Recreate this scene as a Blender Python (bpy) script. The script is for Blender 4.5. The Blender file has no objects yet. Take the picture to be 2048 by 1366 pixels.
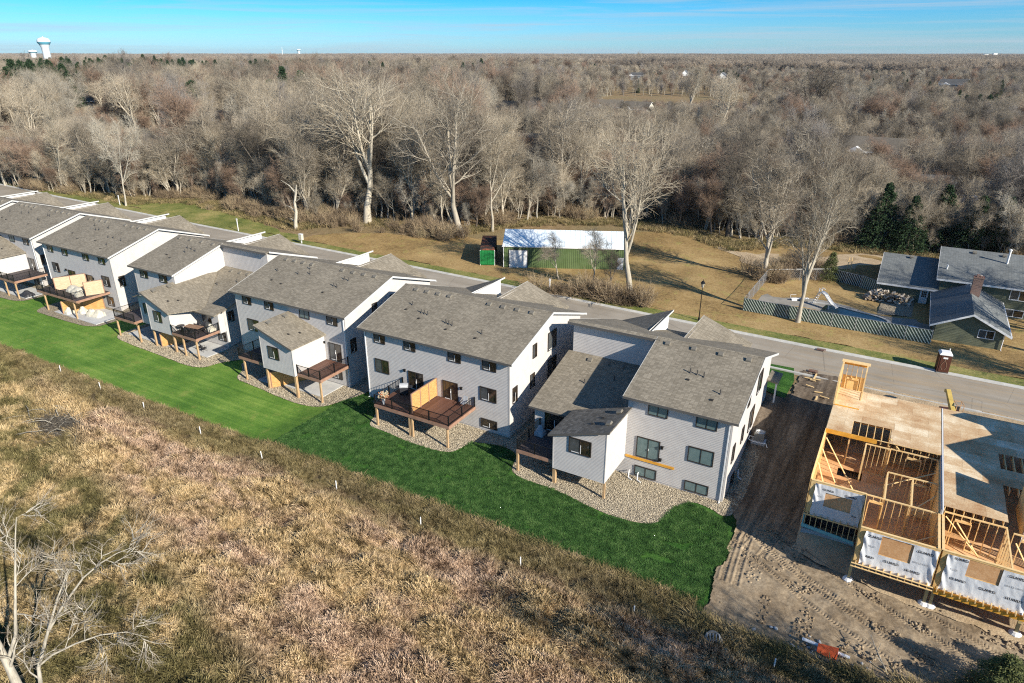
import bpy, math, random
import numpy as np
from mathutils import Vector, Matrix, geometry
R = math.radians
rnd = random.Random(7)
scn = bpy.context.scene
COL = scn.collection

# ------------------------------------------------------------------ camera
CAM_H = 34.0
PITCH = R(22.9)
YAW = R(30.0)
FPX, CPX, CPY = 1365.0, 1024.0, 683.0          # photograph measured at 2048 x 1366
cd = bpy.data.cameras.new("camera")
cam = bpy.data.objects.new("camera", cd)
COL.objects.link(cam)
cd.sensor_width = 36.0
cd.lens = 36.0 * FPX / 2048.0
cd.clip_start = 0.5
cd.clip_end = 30000.0
cam.location = (0, 0, CAM_H)
cam.rotation_euler = (math.pi / 2 - PITCH, 0, YAW)
scn.camera = cam

# ------------------------------------------------------------------ light
SUN_DIR = Vector((0.850, -0.258, 0.460)).normalized()
sun_el = math.asin(SUN_DIR.z)
sun_az = math.atan2(SUN_DIR.x, SUN_DIR.y)
sd = bpy.data.lights.new("sun", 'SUN')
sd.energy = 5.0
sd.angle = R(0.5)
sd.color = (1.0, 0.925, 0.79)
sun = bpy.data.objects.new("sun", sd)
sun.rotation_euler = SUN_DIR.to_track_quat('Z', 'Y').to_euler()
sun.location = (60, -20, 80)
COL.objects.link(sun)

world = bpy.data.worlds.new("World")
scn.world = world
world.use_nodes = True
nt = world.node_tree
nt.nodes.clear()
wo = nt.nodes.new('ShaderNodeOutputWorld')
bg = nt.nodes.new('ShaderNodeBackground')
sky = nt.nodes.new('ShaderNodeTexSky')
sky.sky_type = 'NISHITA'
sky.sun_disc = False
sky.sun_elevation = sun_el
sky.sun_rotation = sun_az
sky.altitude = 300
sky.air_density = 1.0
sky.dust_density = 0.4
sky.ozone_density = 3.0
bg.inputs['Strength'].default_value = 0.051
tc = nt.nodes.new('ShaderNodeTexCoord')
sep = nt.nodes.new('ShaderNodeSeparateXYZ')
nt.links.new(tc.outputs['Generated'], sep.inputs[0])
# the sky deepens quickly from the pale horizon upwards, and stays deep above
mr = nt.nodes.new('ShaderNodeMapRange')
mr.inputs['From Min'].default_value = 0.0
mr.inputs['From Max'].default_value = 0.075
mr.clamp = True
nt.links.new(sep.outputs['Z'], mr.inputs['Value'])
rp = nt.nodes.new('ShaderNodeValToRGB')
rp.color_ramp.elements[0].color = (0.80, 1.36, 2.05, 1)
rp.color_ramp.elements[1].color = (0.04, 0.92, 1.55, 1)
e_ = rp.color_ramp.elements.new(0.35); e_.color = (0.56, 1.24, 2.0, 1)
e_ = rp.color_ramp.elements.new(0.72); e_.color = (0.30, 1.12, 1.95, 1)
nt.links.new(mr.outputs[0], rp.inputs[0])
mulc = nt.nodes.new('ShaderNodeMix'); mulc.data_type = 'RGBA'; mulc.blend_type = 'MULTIPLY'
mulc.inputs[0].default_value = 1.0
nt.links.new(sky.outputs[0], mulc.inputs[6])
nt.links.new(rp.outputs[0], mulc.inputs[7])
# thin streaks of cirrus
mp = nt.nodes.new('ShaderNodeMapping')
mp.inputs['Rotation'].default_value = (0, R(0.6), 0)
mp.inputs['Scale'].default_value = (2.2, 2.2, 70.0)
nt.links.new(tc.outputs['Generated'], mp.inputs['Vector'])
nz = nt.nodes.new('ShaderNodeTexNoise')
nz.inputs['Scale'].default_value = 1.6
nz.inputs['Detail'].default_value = 7
nz.inputs['Roughness'].default_value = 0.6
nz.inputs['Distortion'].default_value = 0.5
nt.links.new(mp.outputs[0], nz.inputs['Vector'])
cr = nt.nodes.new('ShaderNodeValToRGB')
cr.color_ramp.elements[0].position = 0.46
cr.color_ramp.elements[0].color = (0, 0, 0, 1)
cr.color_ramp.elements[1].position = 0.80
cr.color_ramp.elements[1].color = (0.8, 0.8, 0.8, 1)
nt.links.new(nz.outputs[0], cr.inputs[0])
cm = nt.nodes.new('ShaderNodeMix'); cm.data_type = 'RGBA'
nt.links.new(cr.outputs[0], cm.inputs[0])
nt.links.new(mulc.outputs[2], cm.inputs[6])
cm.inputs[7].default_value = (6.2, 7.2, 8.4, 1)
nt.links.new(cm.outputs[2], bg.inputs['Color'])
nt.links.new(bg.outputs[0], wo.inputs['Surface'])

scn.view_settings.view_transform = 'Standard'
scn.view_settings.look = 'None'
scn.view_settings.gamma = 1.0
scn.view_settings.exposure = 0.78
scn.view_settings.use_curve_mapping = False
cy = scn.cycles
cy.max_bounces = 5
cy.diffuse_bounces = 3
cy.sample_clamp_indirect = 3.0
cy.glossy_bounces = 2
cy.transmission_bounces = 2
cy.transparent_max_bounces = 8
cy.use_denoising = False
cy.filter_width = 1.15

# ------------------------------------------------------------------ terrain function
def sm(a, b, x):
    t = np.clip((np.asarray(x, float) - a) / (b - a), 0, 1)
    return t * t * (3 - 2 * t)
def vnoise(x, y, s, seed=0):
    x = np.asarray(x, float) / s + seed * 17.3; y = np.asarray(y, float) / s - seed * 9.1
    xi = np.floor(x); yi = np.floor(y); fx = x - xi; fy = y - yi
    fx = fx * fx * (3 - 2 * fx); fy = fy * fy * (3 - 2 * fy)
    def h(i, j):
        v = np.sin(i * 127.1 + j * 311.7 + seed * 74.7) * 43758.5453
        return v - np.floor(v)
    return (h(xi, yi) * (1 - fx) + h(xi + 1, yi) * fx) * (1 - fy) + (h(xi, yi + 1) * (1 - fx) + h(xi + 1, yi + 1) * fx) * fy
def gz(X, Y):
    X = np.asarray(X, float); Y = np.asarray(Y, float)
    yard = -0.6 * sm(-46.5, -51, X)
    up = 2.7 - yard
    ramp = sm(50.5, 62.5, Y)
    z = yard + up * ramp
    # dry field below the lawn, gently uneven
    f = 1 - sm(31, 36.5, Y)
    z = z + f * ((vnoise(X, Y, 9, 1) - 0.5) * 0.7 + (vnoise(X, Y, 3.5, 2) - 0.5) * 0.3 - 0.3)
    # woods beyond the street
    w = sm(84, 96, Y)
    z = z + w * ((vnoise(X, Y, 22, 3) - 0.5) * 1.2)
    z = z + 0.5 * sm(88, 150, Y) + 7.5 * sm(150, 420, -X) * sm(100, 230, Y) + 3.0 * sm(-40, 60, X) * sm(150, 330, Y)
    d = np.hypot(X, Y)
    far = sm(500, 1600, d)
    z = z * (1 - far) + far * (0 + 6 * vnoise(X, Y, 900, 5) + 3 * vnoise(X, Y, 330, 6) + 4 * sm(2500, 6000, d) * vnoise(X, Y, 1500, 7))
    return z
def gh(x, y):
    return float(gz(x, y))
_f = Vector((-math.sin(YAW) * math.cos(PITCH), math.cos(YAW) * math.cos(PITCH), -math.sin(PITCH)))
_r = Vector((math.cos(YAW), math.sin(YAW), 0))
_u = _r.cross(_f)
def gp(px, py):
    """where a point measured in the photograph meets the ground"""
    d = _f * FPX + _r * (px - CPX) - _u * (py - CPY)
    z = 0.0
    for _ in range(12):
        t = (z - CAM_H) / d.z
        x, y = d.x * t, d.y * t
        z = gh(x, y)
    return (x, y)

# ------------------------------------------------------------------ object helpers
def tag(o, label=None, cat=None, group=None, kind=None):
    if label: o['label'] = label
    if cat: o['category'] = cat
    if group: o['group'] = group
    if kind: o['kind'] = kind
    return o
def empty(name, loc, label, cat, group=None, rz=0.0):
    o = bpy.data.objects.new(name, None)
    o.empty_display_size = 0.3
    o.location = loc
    o.rotation_euler = (0, 0, rz)
    COL.objects.link(o)
    return tag(o, label, cat, group)
def inst(name, mesh, parent=None, loc=(0, 0, 0), rot=(0, 0, 0), sc=None):
    o = bpy.data.objects.new(name, mesh)
    COL.objects.link(o)
    if parent is not None: o.parent = parent
    o.location = loc
    o.rotation_euler = rot
    if sc is not None: o.scale = sc
    return o
class MB:
    def __init__(s):
        s.v = []; s.f = []; s.m = []; s.smooth = False
    def add(s, vs, fs, mi=0):
        b = len(s.v)
        s.v.extend(tuple(p) for p in vs)
        for f in fs:
            s.f.append(tuple(b + i for i in f)); s.m.append(mi)
        return s
    def box(s, x0, y0, z0, x1, y1, z1, mi=0):
        if x0 > x1: x0, x1 = x1, x0
        if y0 > y1: y0, y1 = y1, y0
        if z0 > z1: z0, z1 = z1, z0
        return s.add([(x0, y0, z0), (x1, y0, z0), (x1, y1, z0), (x0, y1, z0), (x0, y0, z1), (x1, y0, z1), (x1, y1, z1), (x0, y1, z1)],
                     [(3, 2, 1, 0), (4, 5, 6, 7), (0, 1, 5, 4), (1, 2, 6, 5), (2, 3, 7, 6), (3, 0, 4, 7)], mi)
    def beam(s, p, q, w, h, mi=0):
        p = Vector(p); q = Vector(q); d = (q - p).normalized()
        up = Vector((0, 0, 1)) if abs(d.z) < 0.95 else Vector((0, 1, 0))
        a = d.cross(up).normalized() * (w / 2); b = a.cross(d).normalized() * (h / 2)
        vs = []
        for c in (p, q):
            vs += [c - a - b, c + a - b, c + a + b, c - a + b]
        return s.add(vs, [(3, 2, 1, 0), (4, 5, 6, 7), (0, 1, 5, 4), (1, 2, 6, 5), (2, 3, 7, 6), (3, 0, 4, 7)], mi)
    def tube(s, p, q, r0, r1=None, n=8, cap=True, mi=0):
        if r1 is None: r1 = r0
        p = Vector(p); q = Vector(q); d = (q - p).normalized()
        up = Vector((0, 0, 1)) if abs(d.z) < 0.95 else Vector((1, 0, 0))
        a = d.cross(up).normalized(); b = a.cross(d).normalized()
        vs = []
        for c, r in ((p, r0), (q, r1)):
            for i in range(n):
                t = 2 * math.pi * i / n
                vs.append(c + a * (math.cos(t) * r) + b * (math.sin(t) * r))
        fs = [(i, (i + 1) % n, n + (i + 1) % n, n + i) for i in range(n)]
        fs = [tuple(reversed(f)) for f in fs]
        if cap: fs += [tuple(range(n)), tuple(reversed(range(n, 2 * n)))]
        return s.add(vs, fs, mi)
    def path(s, pts, r, n=6, mi=0):
        for a, b in zip(pts[:-1], pts[1:]): s.tube(a, b, r, r, n, True, mi)
        return s
    def lathe(s, prof, c=(0, 0, 0), n=16, mi=0):
        vs = []; fs = []
        for r, z in prof:
            for i in range(n):
                t = 2 * math.pi * i / n
                vs.append((c[0] + r * math.cos(t), c[1] + r * math.sin(t), c[2] + z))
        for k in range(len(prof) - 1):
            for i in range(n):
                j = (i + 1) % n
                fs.append((k * n + i, k * n + j, (k + 1) * n + j, (k + 1) * n + i))
        return s.add(vs, fs, mi)
    def prism(s, pts, d, mi=0):
        """polygon pts extruded by vector d"""
        n = len(pts); d = Vector(d)
        P = [Vector(p) for p in pts]
        nrm = Vector((0, 0, 0))
        for i in range(n): nrm += P[i].cross(P[(i + 1) % n])
        if nrm.dot(d) > 0: P.reverse()
        vs = P + [p + d for p in P]
        fs = [tuple(range(n)), tuple(reversed(range(n, 2 * n)))]
        fs += [(i, n + i, n + (i + 1) % n, (i + 1) % n) for i in range(n)]
        return s.add(vs, fs, mi)
    def slab(s, top, th, mi=0):
        return s.prism(top, (0, 0, -th), mi)
    def mesh(s, name, mats, smooth=None):
        me = bpy.data.meshes.new(name)
        me.from_pydata(s.v, [], s.f)
        if not isinstance(mats, (list, tuple)): mats = [mats]
        for m in mats: me.materials.append(m)
        if len(mats) > 1: me.polygons.foreach_set('material_index', s.m)
        if smooth or (smooth is None and s.smooth): me.polygons.foreach_set('use_smooth', [True] * len(me.polygons))
        me.update()
        return me
    def build(s, name, mats, parent=None, loc=(0, 0, 0), rot=(0, 0, 0), smooth=None):
        return inst(name, s.mesh(name, mats, smooth), parent, loc, rot)
def fast_mesh(name, V, T, mats, mat_idx=None, smooth=False):
    V = np.asarray(V, np.float32); T = np.asarray(T, np.int32)
    me = bpy.data.meshes.new(name)
    me.vertices.add(len(V)); me.vertices.foreach_set('co', V.ravel())
    k = T.shape[1]
    me.loops.add(T.size); me.loops.foreach_set('vertex_index', T.ravel())
    me.polygons.add(len(T)); me.polygons.foreach_set('loop_start', np.arange(0, T.size, k, dtype=np.int32))
    if not isinstance(mats, (list, tuple)): mats = [mats]
    for m in mats: me.materials.append(m)
    if mat_idx is not None: me.polygons.foreach_set('material_index', np.asarray(mat_idx, np.int32))
    if smooth: me.polygons.foreach_set('use_smooth', np.ones(len(T), bool))
    me.update(calc_edges=True)
    return me
def lap(mb, ax, pl, out, poly, c=0.155, t=0.019, z_start=None):
    """lap siding: rows of boards on a convex wall polygon [(u,z)...]; ax 'y': wall along x at y=pl; ax 'x': wall along y at x=pl"""
    zs = [p[1] for p in poly]; z0 = min(zs); z1 = max(zs)
    def span(z):
        xs = []
        n = len(poly)
        for i in range(n):
            (ua, za), (ub, zb) = poly[i], poly[(i + 1) % n]
            if abs(za - zb) < 1e-9:
                if abs(za - z) < 1e-6: xs += [ua, ub]
            elif min(za, zb) - 1e-9 <= z <= max(za, zb) + 1e-9:
                xs.append(ua + (ub - ua) * (z - za) / (zb - za))
        return (min(xs), max(xs)) if xs else None
    cuts = sorted(set([z0, z1] + [z for z in zs] + [z0 + c * i for i in range(int((z1 - z0) / c) + 2) if z0 + c * i < z1]))
    def P(u, d, z):
        return (u, pl + out * d, z) if ax == 'y' else (pl + out * d, u, z)
    for a, b in zip(cuts[:-1], cuts[1:]):
        if b - a < 1e-4: continue
        sa, sb = span(a + 1e-6), span(b - 1e-6)
        if not sa or not sb: continue
        k = math.floor((a - z0) / c + 1e-6)
        fa = (a - z0) / c - k; fb = fa + (b - a) / c
        da = t * (1 - fa) + 0.002; db = t * (1 - fb) + 0.002
        q = [P(sa[0], da, a), P(sa[1], da, a), P(sb[1], db, b), P(sb[0], db, b)]
        flip = (ax == 'y') == (out > 0)
        mb.add(q, [(3, 2, 1, 0)] if flip else [(0, 1, 2, 3)])
        if fa < 1e-3:
            q = [P(sa[0], 0, a), P(sa[1], 0, a), P(sa[1], da, a), P(sa[0], da, a)]
            mb.add(q, [(3, 2, 1, 0)] if flip else [(0, 1, 2, 3)])
    return mb

# ------------------------------------------------------------------ materials
MATS = {}
def mat(name, base=(0.5, 0.5, 0.5), rough=0.7, metal=0.0, spec=0.3):
    m = bpy.data.materials.new(name)
    m.use_nodes = True
    n = m.node_tree.nodes
    b = n['Principled BSDF']
    b.inputs['Base Color'].default_value = (*base, 1)
    b.inputs['Roughness'].default_value = rough
    b.inputs['Metallic'].default_value = metal
    b.inputs['Specular IOR Level'].default_value = spec
    MATS[name] = m
    return m
class NT:
    def __init__(s, m):
        s.m = m; s.t = m.node_tree; s.b = s.t.nodes['Principled BSDF']
    def n(s, typ, **kw):
        o = s.t.nodes.new('ShaderNode' + typ)
        for k, v in kw.items(): setattr(o, k, v)
        return o
    def l(s, a, b): s.t.links.new(a, b)
    def coord(s, obj=True, sc=(1, 1, 1), rot=(0, 0, 0)):
        t = s.n('TexCoord') if obj else s.n('NewGeometry')
        mp = s.n('Mapping'); mp.inputs['Scale'].default_value = sc; mp.inputs['Rotation'].default_value = rot
        s.l(t.outputs['Object' if obj else 'Position'], mp.inputs['Vector'])
        return mp.outputs[0]
    def noise(s, vec, scale, detail=4, rough=0.55, dist=0.0):
        o = s.n('TexNoise'); o.inputs['Scale'].default_value = scale; o.inputs['Detail'].default_value = detail
        o.inputs['Roughness'].default_value = rough; o.inputs['Distortion'].default_value = dist
        if vec is not None: s.l(vec, o.inputs['Vector'])
        return o.outputs[0]
    def vor(s, vec, scale, feat='F1', out=0):
        o = s.n('TexVoronoi'); o.feature = feat; o.inputs['Scale'].default_value = scale
        s.l(vec, o.inputs['Vector'])
        return o.outputs[out]
    def ramp(s, fac, stops, interp='LINEAR'):
        o = s.n('ValToRGB'); o.color_ramp.interpolation = interp
        els = o.color_ramp.elements
        while len(els) < len(stops): els.new(0.5)
        for e, (p, c) in zip(els, stops):
            e.position = p; e.color = (*c, 1) if len(c) == 3 else c
        s.l(fac, o.inputs[0])
        return o.outputs[0]
    def mix(s, fac, a, b, mode='MIX'):
        o = s.n('Mix'); o.data_type = 'RGBA'; o.blend_type = mode
        for sock, v in ((0, fac), (6, a), (7, b)):
            if isinstance(v, (int, float)): o.inputs[sock].default_value = v
            elif isinstance(v, tuple): o.inputs[sock].default_value = (*v, 1) if len(v) == 3 else v
            else: s.l(v, o.inputs[sock])
        return o.outputs[2]
    def math(s, op, a, b=None):
        o = s.n('Math'); o.operation = op
        for i, v in enumerate((a, b)):
            if v is None: continue
            if isinstance(v, (int, float)): o.inputs[i].default_value = v
            else: s.l(v, o.inputs[i])
        return o.outputs[0]
    def col(s, v): s.l(v, s.b.inputs['Base Color'])
    def bump(s, h, strength=0.5, dist=0.02):
        o = s.n('Bump'); o.inputs['Strength'].default_value = strength; o.inputs['Distance'].default_value = dist
        s.l(h, o.inputs['Height']); s.l(o.outputs[0], s.b.inputs['Normal'])
    def attr(s, name):
        o = s.n('Attribute'); o.attribute_name = name
        return o
def g3(v): return (v, v, v)
def speckle(name, c1, c2, scale=3.0, rough=0.8, bump=0.0, bscale=None, bdist=0.02, obj=True, c3=None, spec=0.3, sc=(1, 1, 1), detail=5):
    m = mat(name, c1, rough, 0, spec); t = NT(m)
    v = t.coord(obj, sc)
    f = t.noise(v, scale, detail, 0.6)
    st = [(0.35, c1), (0.65, c2)] if c3 is None else [(0.3, c1), (0.5, c2), (0.7, c3)]
    t.col(t.ramp(f, st))
    if bump: t.bump(t.noise(v, bscale or scale * 4, 5, 0.65), bump, bdist)
    return m
# siding, one warm grey vinyl
M_siding = speckle('grey_lap_siding', (0.46, 0.435, 0.42), (0.51, 0.485, 0.465), 1.2, 0.55, 0.05, 30)
M_trim = mat('white_trim', (0.72, 0.72, 0.72), 0.5)
M_fascia = mat('dark_fascia', (0.10, 0.095, 0.09), 0.5)
M_greyfascia = mat('grey_fascia', (0.50, 0.50, 0.49), 0.5)
M_bronze = mat('dark_bronze_frame', (0.035, 0.028, 0.024), 0.4)
M_glass = mat('window_glass', (0.016, 0.018, 0.020), 0.06, 0, 0.8)
t = NT(M_glass); v = t.coord(True, (1, 1, 1))
oi = t.n('ObjectInfo')
vv = t.n('Mapping'); t.l(v, vv.inputs[0]); cmb = t.n('CombineXYZ'); rr = t.math('MULTIPLY', oi.outputs['Random'], 40.0); t.l(rr, cmb.inputs[0]); t.l(cmb.outputs[0], vv.inputs['Location'])
t.col(t.ramp(t.noise(vv.outputs[0], 1.7, 3), [(0.40, (0.010, 0.010, 0.011)), (0.55, (0.05, 0.035, 0.02)), (0.62, (0.022, 0.02, 0.02)), (0.72, (0.10, 0.09, 0.08))]))
M_screen = speckle('insect_screen_pane', (0.045, 0.05, 0.05), (0.09, 0.095, 0.10), 1.4, 0.25, spec=0.5)
M_blind = speckle('pane_with_pale_blind', (0.10, 0.15, 0.15), (0.16, 0.22, 0.22), 1.2, 0.12, spec=0.6)
M_black = mat('black_metal', (0.012, 0.012, 0.013), 0.4, 0.3)
M_concrete = speckle('foundation_concrete', (0.36, 0.36, 0.37), (0.46, 0.46, 0.46), 1.5, 0.85, 0.2, 25)
M_patio = speckle('patio_concrete', (0.42, 0.42, 0.42), (0.52, 0.52, 0.51), 0.8, 0.85, 0.1, 20)
M_postwood = speckle('treated_post_wood', (0.34, 0.215, 0.11), (0.50, 0.34, 0.19), 3, 0.8, 0.2, 30, sc=(4, 4, 0.6))
M_cedar = speckle('cedar_slats', (0.42, 0.215, 0.07), (0.62, 0.36, 0.14), 2.5, 0.7, 0.2, 30, sc=(1, 1, 6))
M_cedarpale = speckle('pale_cedar_slats', (0.46, 0.33, 0.20), (0.58, 0.45, 0.31), 2.5, 0.7, 0.2, 30, sc=(1, 1, 6))
M_deckrim = speckle('brown_rim_board', (0.26, 0.15, 0.10), (0.34, 0.20, 0.14), 2, 0.6)
M_deck = speckle('brown_deck_boards', (0.10, 0.048, 0.033), (0.17, 0.085, 0.06), 2.2, 0.5, 0.15, 30)
M_deckgrey = speckle('dark_grey_deck_boards', (0.055, 0.045, 0.045), (0.09, 0.07, 0.07), 2.2, 0.6, 0.15, 30)
M_stud = speckle('pine_lumber', (0.62, 0.40, 0.17), (0.78, 0.56, 0.28), 2.0, 0.75, 0.1, 40, c3=(0.70, 0.42, 0.14))
M_orange = speckle('orange_engineered_lumber', (0.58, 0.27, 0.03), (0.72, 0.38, 0.06), 1.6, 0.6)
def osb(name, a, b, c):
    m = mat(name, a, 0.85, 0, 0.2); t = NT(m)
    v = t.coord(False, (1, 1, 1))
    p = t.coord(False, (3.2, 9, 3.2)); q = t.coord(False, (9, 3.2, 9))
    f1 = t.noise(p, 2.2, 4, 0.65, 0.8); f2 = t.noise(q, 2.4, 4, 0.65, 0.8)
    big = t.noise(v, 0.55, 4, 0.6)
    f = t.math('ADD', t.math('MULTIPLY', f1, 0.35), t.math('ADD', t.math('MULTIPLY', f2, 0.25), t.math('MULTIPLY', big, 0.4)))
    oi = t.n('ObjectInfo')
    f = t.math('ADD', f, t.math('MULTIPLY', t.math('SUBTRACT', oi.outputs['Random'], 0.5), 0.10))
    t.col(t.ramp(f, [(0.36, a), (0.5, b), (0.62, c)]))
    t.bump(f1, 0.25, 0.01)
    return m
M_osb = osb('weathered_osb', (0.38, 0.21, 0.10), (0.58, 0.42, 0.25), (0.80, 0.70, 0.52))
M_osbred = osb('reddish_osb_floor', (0.44, 0.22, 0.09), (0.58, 0.33, 0.16), (0.70, 0.45, 0.25))
M_osbgold = osb('golden_osb_wall', (0.58, 0.36, 0.13), (0.70, 0.47, 0.20), (0.78, 0.58, 0.30))
M_wrap = speckle('white_house_wrap', (0.62, 0.63, 0.66), (0.72, 0.73, 0.75), 1.2, 0.4, 0.35, 4.0, 0.05)
M_wraplet = mat('black_print', (0.02, 0.02, 0.025), 0.6)
M_wraplet2 = mat('grey_print', (0.30, 0.31, 0.33), 0.6)
M_teal = mat('teal_insulation_board', (0.24, 0.50, 0.50), 0.5)
def shingle(name, a, b, c, row=0.145, colw=0.30, big=0.08):
    m = mat(name, b, 0.9, 0, 0.15); t = NT(m)
    tcn = t.n('TexCoord')
    br = t.n('TexBrick'); br.offset = 0.43; br.offset_frequency = 1; br.squash = 1
    br.inputs['Scale'].default_value = 1.0
    br.inputs['Color1'].default_value = (*a, 1); br.inputs['Color2'].default_value = (*c, 1)
    br.inputs['Mortar'].default_value = (a[0] * 0.55, a[1] * 0.55, a[2] * 0.55, 1)
    br.inputs['Mortar Size'].default_value = 0.012; br.inputs['Mortar Smooth'].default_value = 0.3
    br.inputs['Bias'].default_value = -0.1
    br.inputs['Brick Width'].default_value = colw; br.inputs['Row Height'].default_value = row
    t.l(tcn.outputs['Object'], br.inputs['Vector'])
    v = tcn.outputs['Object']
    n1 = t.noise(v, 40, 3, 0.7); n2 = t.noise(v, 0.35, 3, 0.5)
    c0 = t.mix(0.35, br.outputs[0], t.ramp(n1, [(0.3, a), (0.7, c)]))
    c0 = t.mix(big * 7, c0, t.ramp(n2, [(0.3, g3(0.72)), (0.7, g3(1.14))]), 'MULTIPLY')
    t.col(c0)
    hgt = t.math('ADD', t.math('MULTIPLY', br.outputs['Fac'], -1.0), t.math('MULTIPLY', n1, 0.3))
    t.bump(hgt, 0.5, 0.012)
    return m
M_roof = shingle('weathered_asphalt_shingles', (0.165, 0.142, 0.108), (0.225, 0.195, 0.152), (0.315, 0.275, 0.215), row=0.17, colw=0.33)
M_roof2 = shingle('grey_ranch_shingles', (0.13, 0.14, 0.14), (0.17, 0.18, 0.18), (0.22, 0.23, 0.23))
M_roofdark = shingle('dark_ribbed_shingles', (0.09, 0.082, 0.07), (0.15, 0.135, 0.12), (0.24, 0.22, 0.19), row=0.30, colw=0.28)
# ground family
M_base = mat('leaf_litter_ground', (0.2, 0.15, 0.08), 0.95, 0, 0.1)
t = NT(M_base); v = t.coord(False)
f1 = t.noise(v, 0.05, 5, 0.6); f2 = t.noise(v, 0.9, 6, 0.7); f3 = t.noise(v, 6.0, 4, 0.7)
c0 = t.ramp(f2, [(0.3, (0.13, 0.085, 0.045)), (0.5, (0.26, 0.17, 0.09)), (0.7, (0.36, 0.26, 0.15))])
c1 = t.ramp(f3, [(0.3, (0.08, 0.065, 0.03)), (0.6, (0.26, 0.21, 0.11)), (0.75, (0.36, 0.28, 0.17))])
c0 = t.mix(t.ramp(f1, [(0.4, g3(0.2)), (0.6, g3(0.8))]), c0, c1)
t.col(c0); t.bump(f3, 0.9, 0.12)
def lawn(name, a, b, c, sc1=0.35, sc2=7.0, stripes=False, bs=0.9, bd=0.05):
    m = mat(name, a, 0.9, 0, 0.15); t = NT(m); v = t.coord(False)
    f1 = t.noise(v, sc1, 4, 0.6); f2 = t.noise(v, sc2, 5, 0.75, 0.4); f3 = t.noise(v, sc2 * 4, 3, 0.7)
    f = t.math('ADD', t.math('MULTIPLY', f1, 0.42), t.math('ADD', t.math('MULTIPLY', f2, 0.38), t.math('MULTIPLY', f3, 0.20)))
    if stripes:
        w = t.coord(False, (0.045, 1.6, 0.2), (0, 0, R(4)))
        f = t.math('ADD', t.math('MULTIPLY', f, 0.72), t.math('MULTIPLY', t.noise(w, 1.0, 4, 0.65), 0.28))
    t.col(t.ramp(f, [(0.38, a), (0.5, b), (0.62, c)]))
    if not stripes and name.startswith('fresh'):
        sb = t.n('TexBrick'); sb.inputs['Scale'].default_value = 1.0; sb.inputs['Brick Width'].default_value = 1.9; sb.inputs['Row Height'].default_value = .62; sb.inputs['Mortar Size'].default_value = .018
        sb.inputs['Color1'].default_value = (.86, .86, .86, 1); sb.inputs['Color2'].default_value = (1.12, 1.10, 1.0, 1); sb.inputs['Mortar'].default_value = (.62, .60, .5, 1); t.l(v, sb.inputs['Vector'])
        cl_ = t.b.inputs['Base Color'].links[0].from_socket; t.col(t.mix(.75, cl_, sb.outputs[0], 'MULTIPLY'))
    else:
        cl_ = t.b.inputs['Base Color'].links[0].from_socket
        t.col(t.mix(t.ramp(t.noise(v, .55, 5, .7), [(.56, g3(0)), (.72, g3(.55))]), cl_, (.26, .27, .07)))
    t.bump(t.math('ADD', f2, t.math('MULTIPLY', f3, 0.6)), bs, bd)
    return m
M_sod = lawn('fresh_dark_green_sod', (0.014, 0.052, 0.009), (0.036, 0.108, 0.018), (0.085, 0.19, 0.036), 0.4, 6.5, bs=1.0, bd=0.09)
M_lawn = lawn('bright_mown_lawn', (0.042, 0.115, 0.016), (0.105, 0.205, 0.030), (0.21, 0.31, 0.060), 0.25, 6.0, True, 0.7, 0.05)
M_dry = lawn('dormant_tan_lawn', (0.13, 0.085, 0.035), (0.30, 0.20, 0.085), (0.42, 0.30, 0.14), 0.12, 2.2)
M_mixgrass = lawn('half_green_verge_grass', (0.06, 0.09, 0.02), (0.17, 0.18, 0.05), (0.34, 0.27, 0.11), 0.25, 2.8)
M_dirt = mat('rutted_dark_dirt', (0.1, 0.07, 0.05), 0.95, 0, 0.1)
t = NT(M_dirt); v = t.coord(False)
f1 = t.noise(v, 0.35, 5, 0.65); f2 = t.noise(v, 5, 6, 0.75)
w = t.coord(False, (1.2, 0.10, 0.3), (0, 0, R(-8)))
f4 = t.noise(w, 1.0, 5, 0.6)
f = t.math('ADD', t.math('MULTIPLY', f1, 0.3), t.math('ADD', t.math('MULTIPLY', f2, 0.3), t.math('MULTIPLY', f4, 0.4)))
t.col(t.ramp(f, [(0.4, (0.13, 0.085, 0.055)), (0.52, (0.22, 0.155, 0.105)), (0.62, (0.34, 0.26, 0.19))]))
t.bump(t.math('ADD', f2, f4), 0.9, 0.10)
M_sand = speckle('tan_sandy_soil', (0.30, 0.22, 0.13), (0.40, 0.30, 0.19), 0.6, 0.95, 0.9, 5, 0.08, obj=False, c3=(0.48, 0.38, 0.25))
M_gravel = mat('river_rock_bed', (0.4, 0.36, 0.3), 0.85, 0, 0.2)
t = NT(M_gravel); v = t.coord(False)
vo = t.n('TexVoronoi'); vo.inputs['Scale'].default_value = 11.0; t.l(v, vo.inputs['Vector'])
t.col(t.mix(t.ramp(vo.outputs['Distance'], [(0.3, g3(0)), (0.75, g3(0.9))]), t.mix(0.5, t.ramp(vo.outputs['Color'], [(0.1, (0.28, 0.23, 0.16)), (0.5, (0.43, 0.365, 0.26)), (0.9, (0.56, 0.48, 0.36))]), (0.42, 0.355, 0.255)), (0.08, 0.065, 0.05)))
t.bump(t.math('MULTIPLY', vo.outputs['Distance'], -1.0), 1.0, 0.06)
M_road = mat('pale_worn_asphalt', (0.25, 0.24, 0.23), 0.9, 0, 0.15)
t = NT(M_road); v = t.coord(False)
f1 = t.noise(v, 0.25, 5, 0.6); f2 = t.noise(v, 14, 4, 0.7)
w = t.coord(False, (0.03, 0.7, 1), (0, 0, R(2)))
f3 = t.noise(w, 1.0, 4, 0.6)
f = t.math('ADD', t.math('MULTIPLY', f1, 0.4), t.math('ADD', t.math('MULTIPLY', f2, 0.2), t.math('MULTIPLY', f3, 0.4)))
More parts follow.
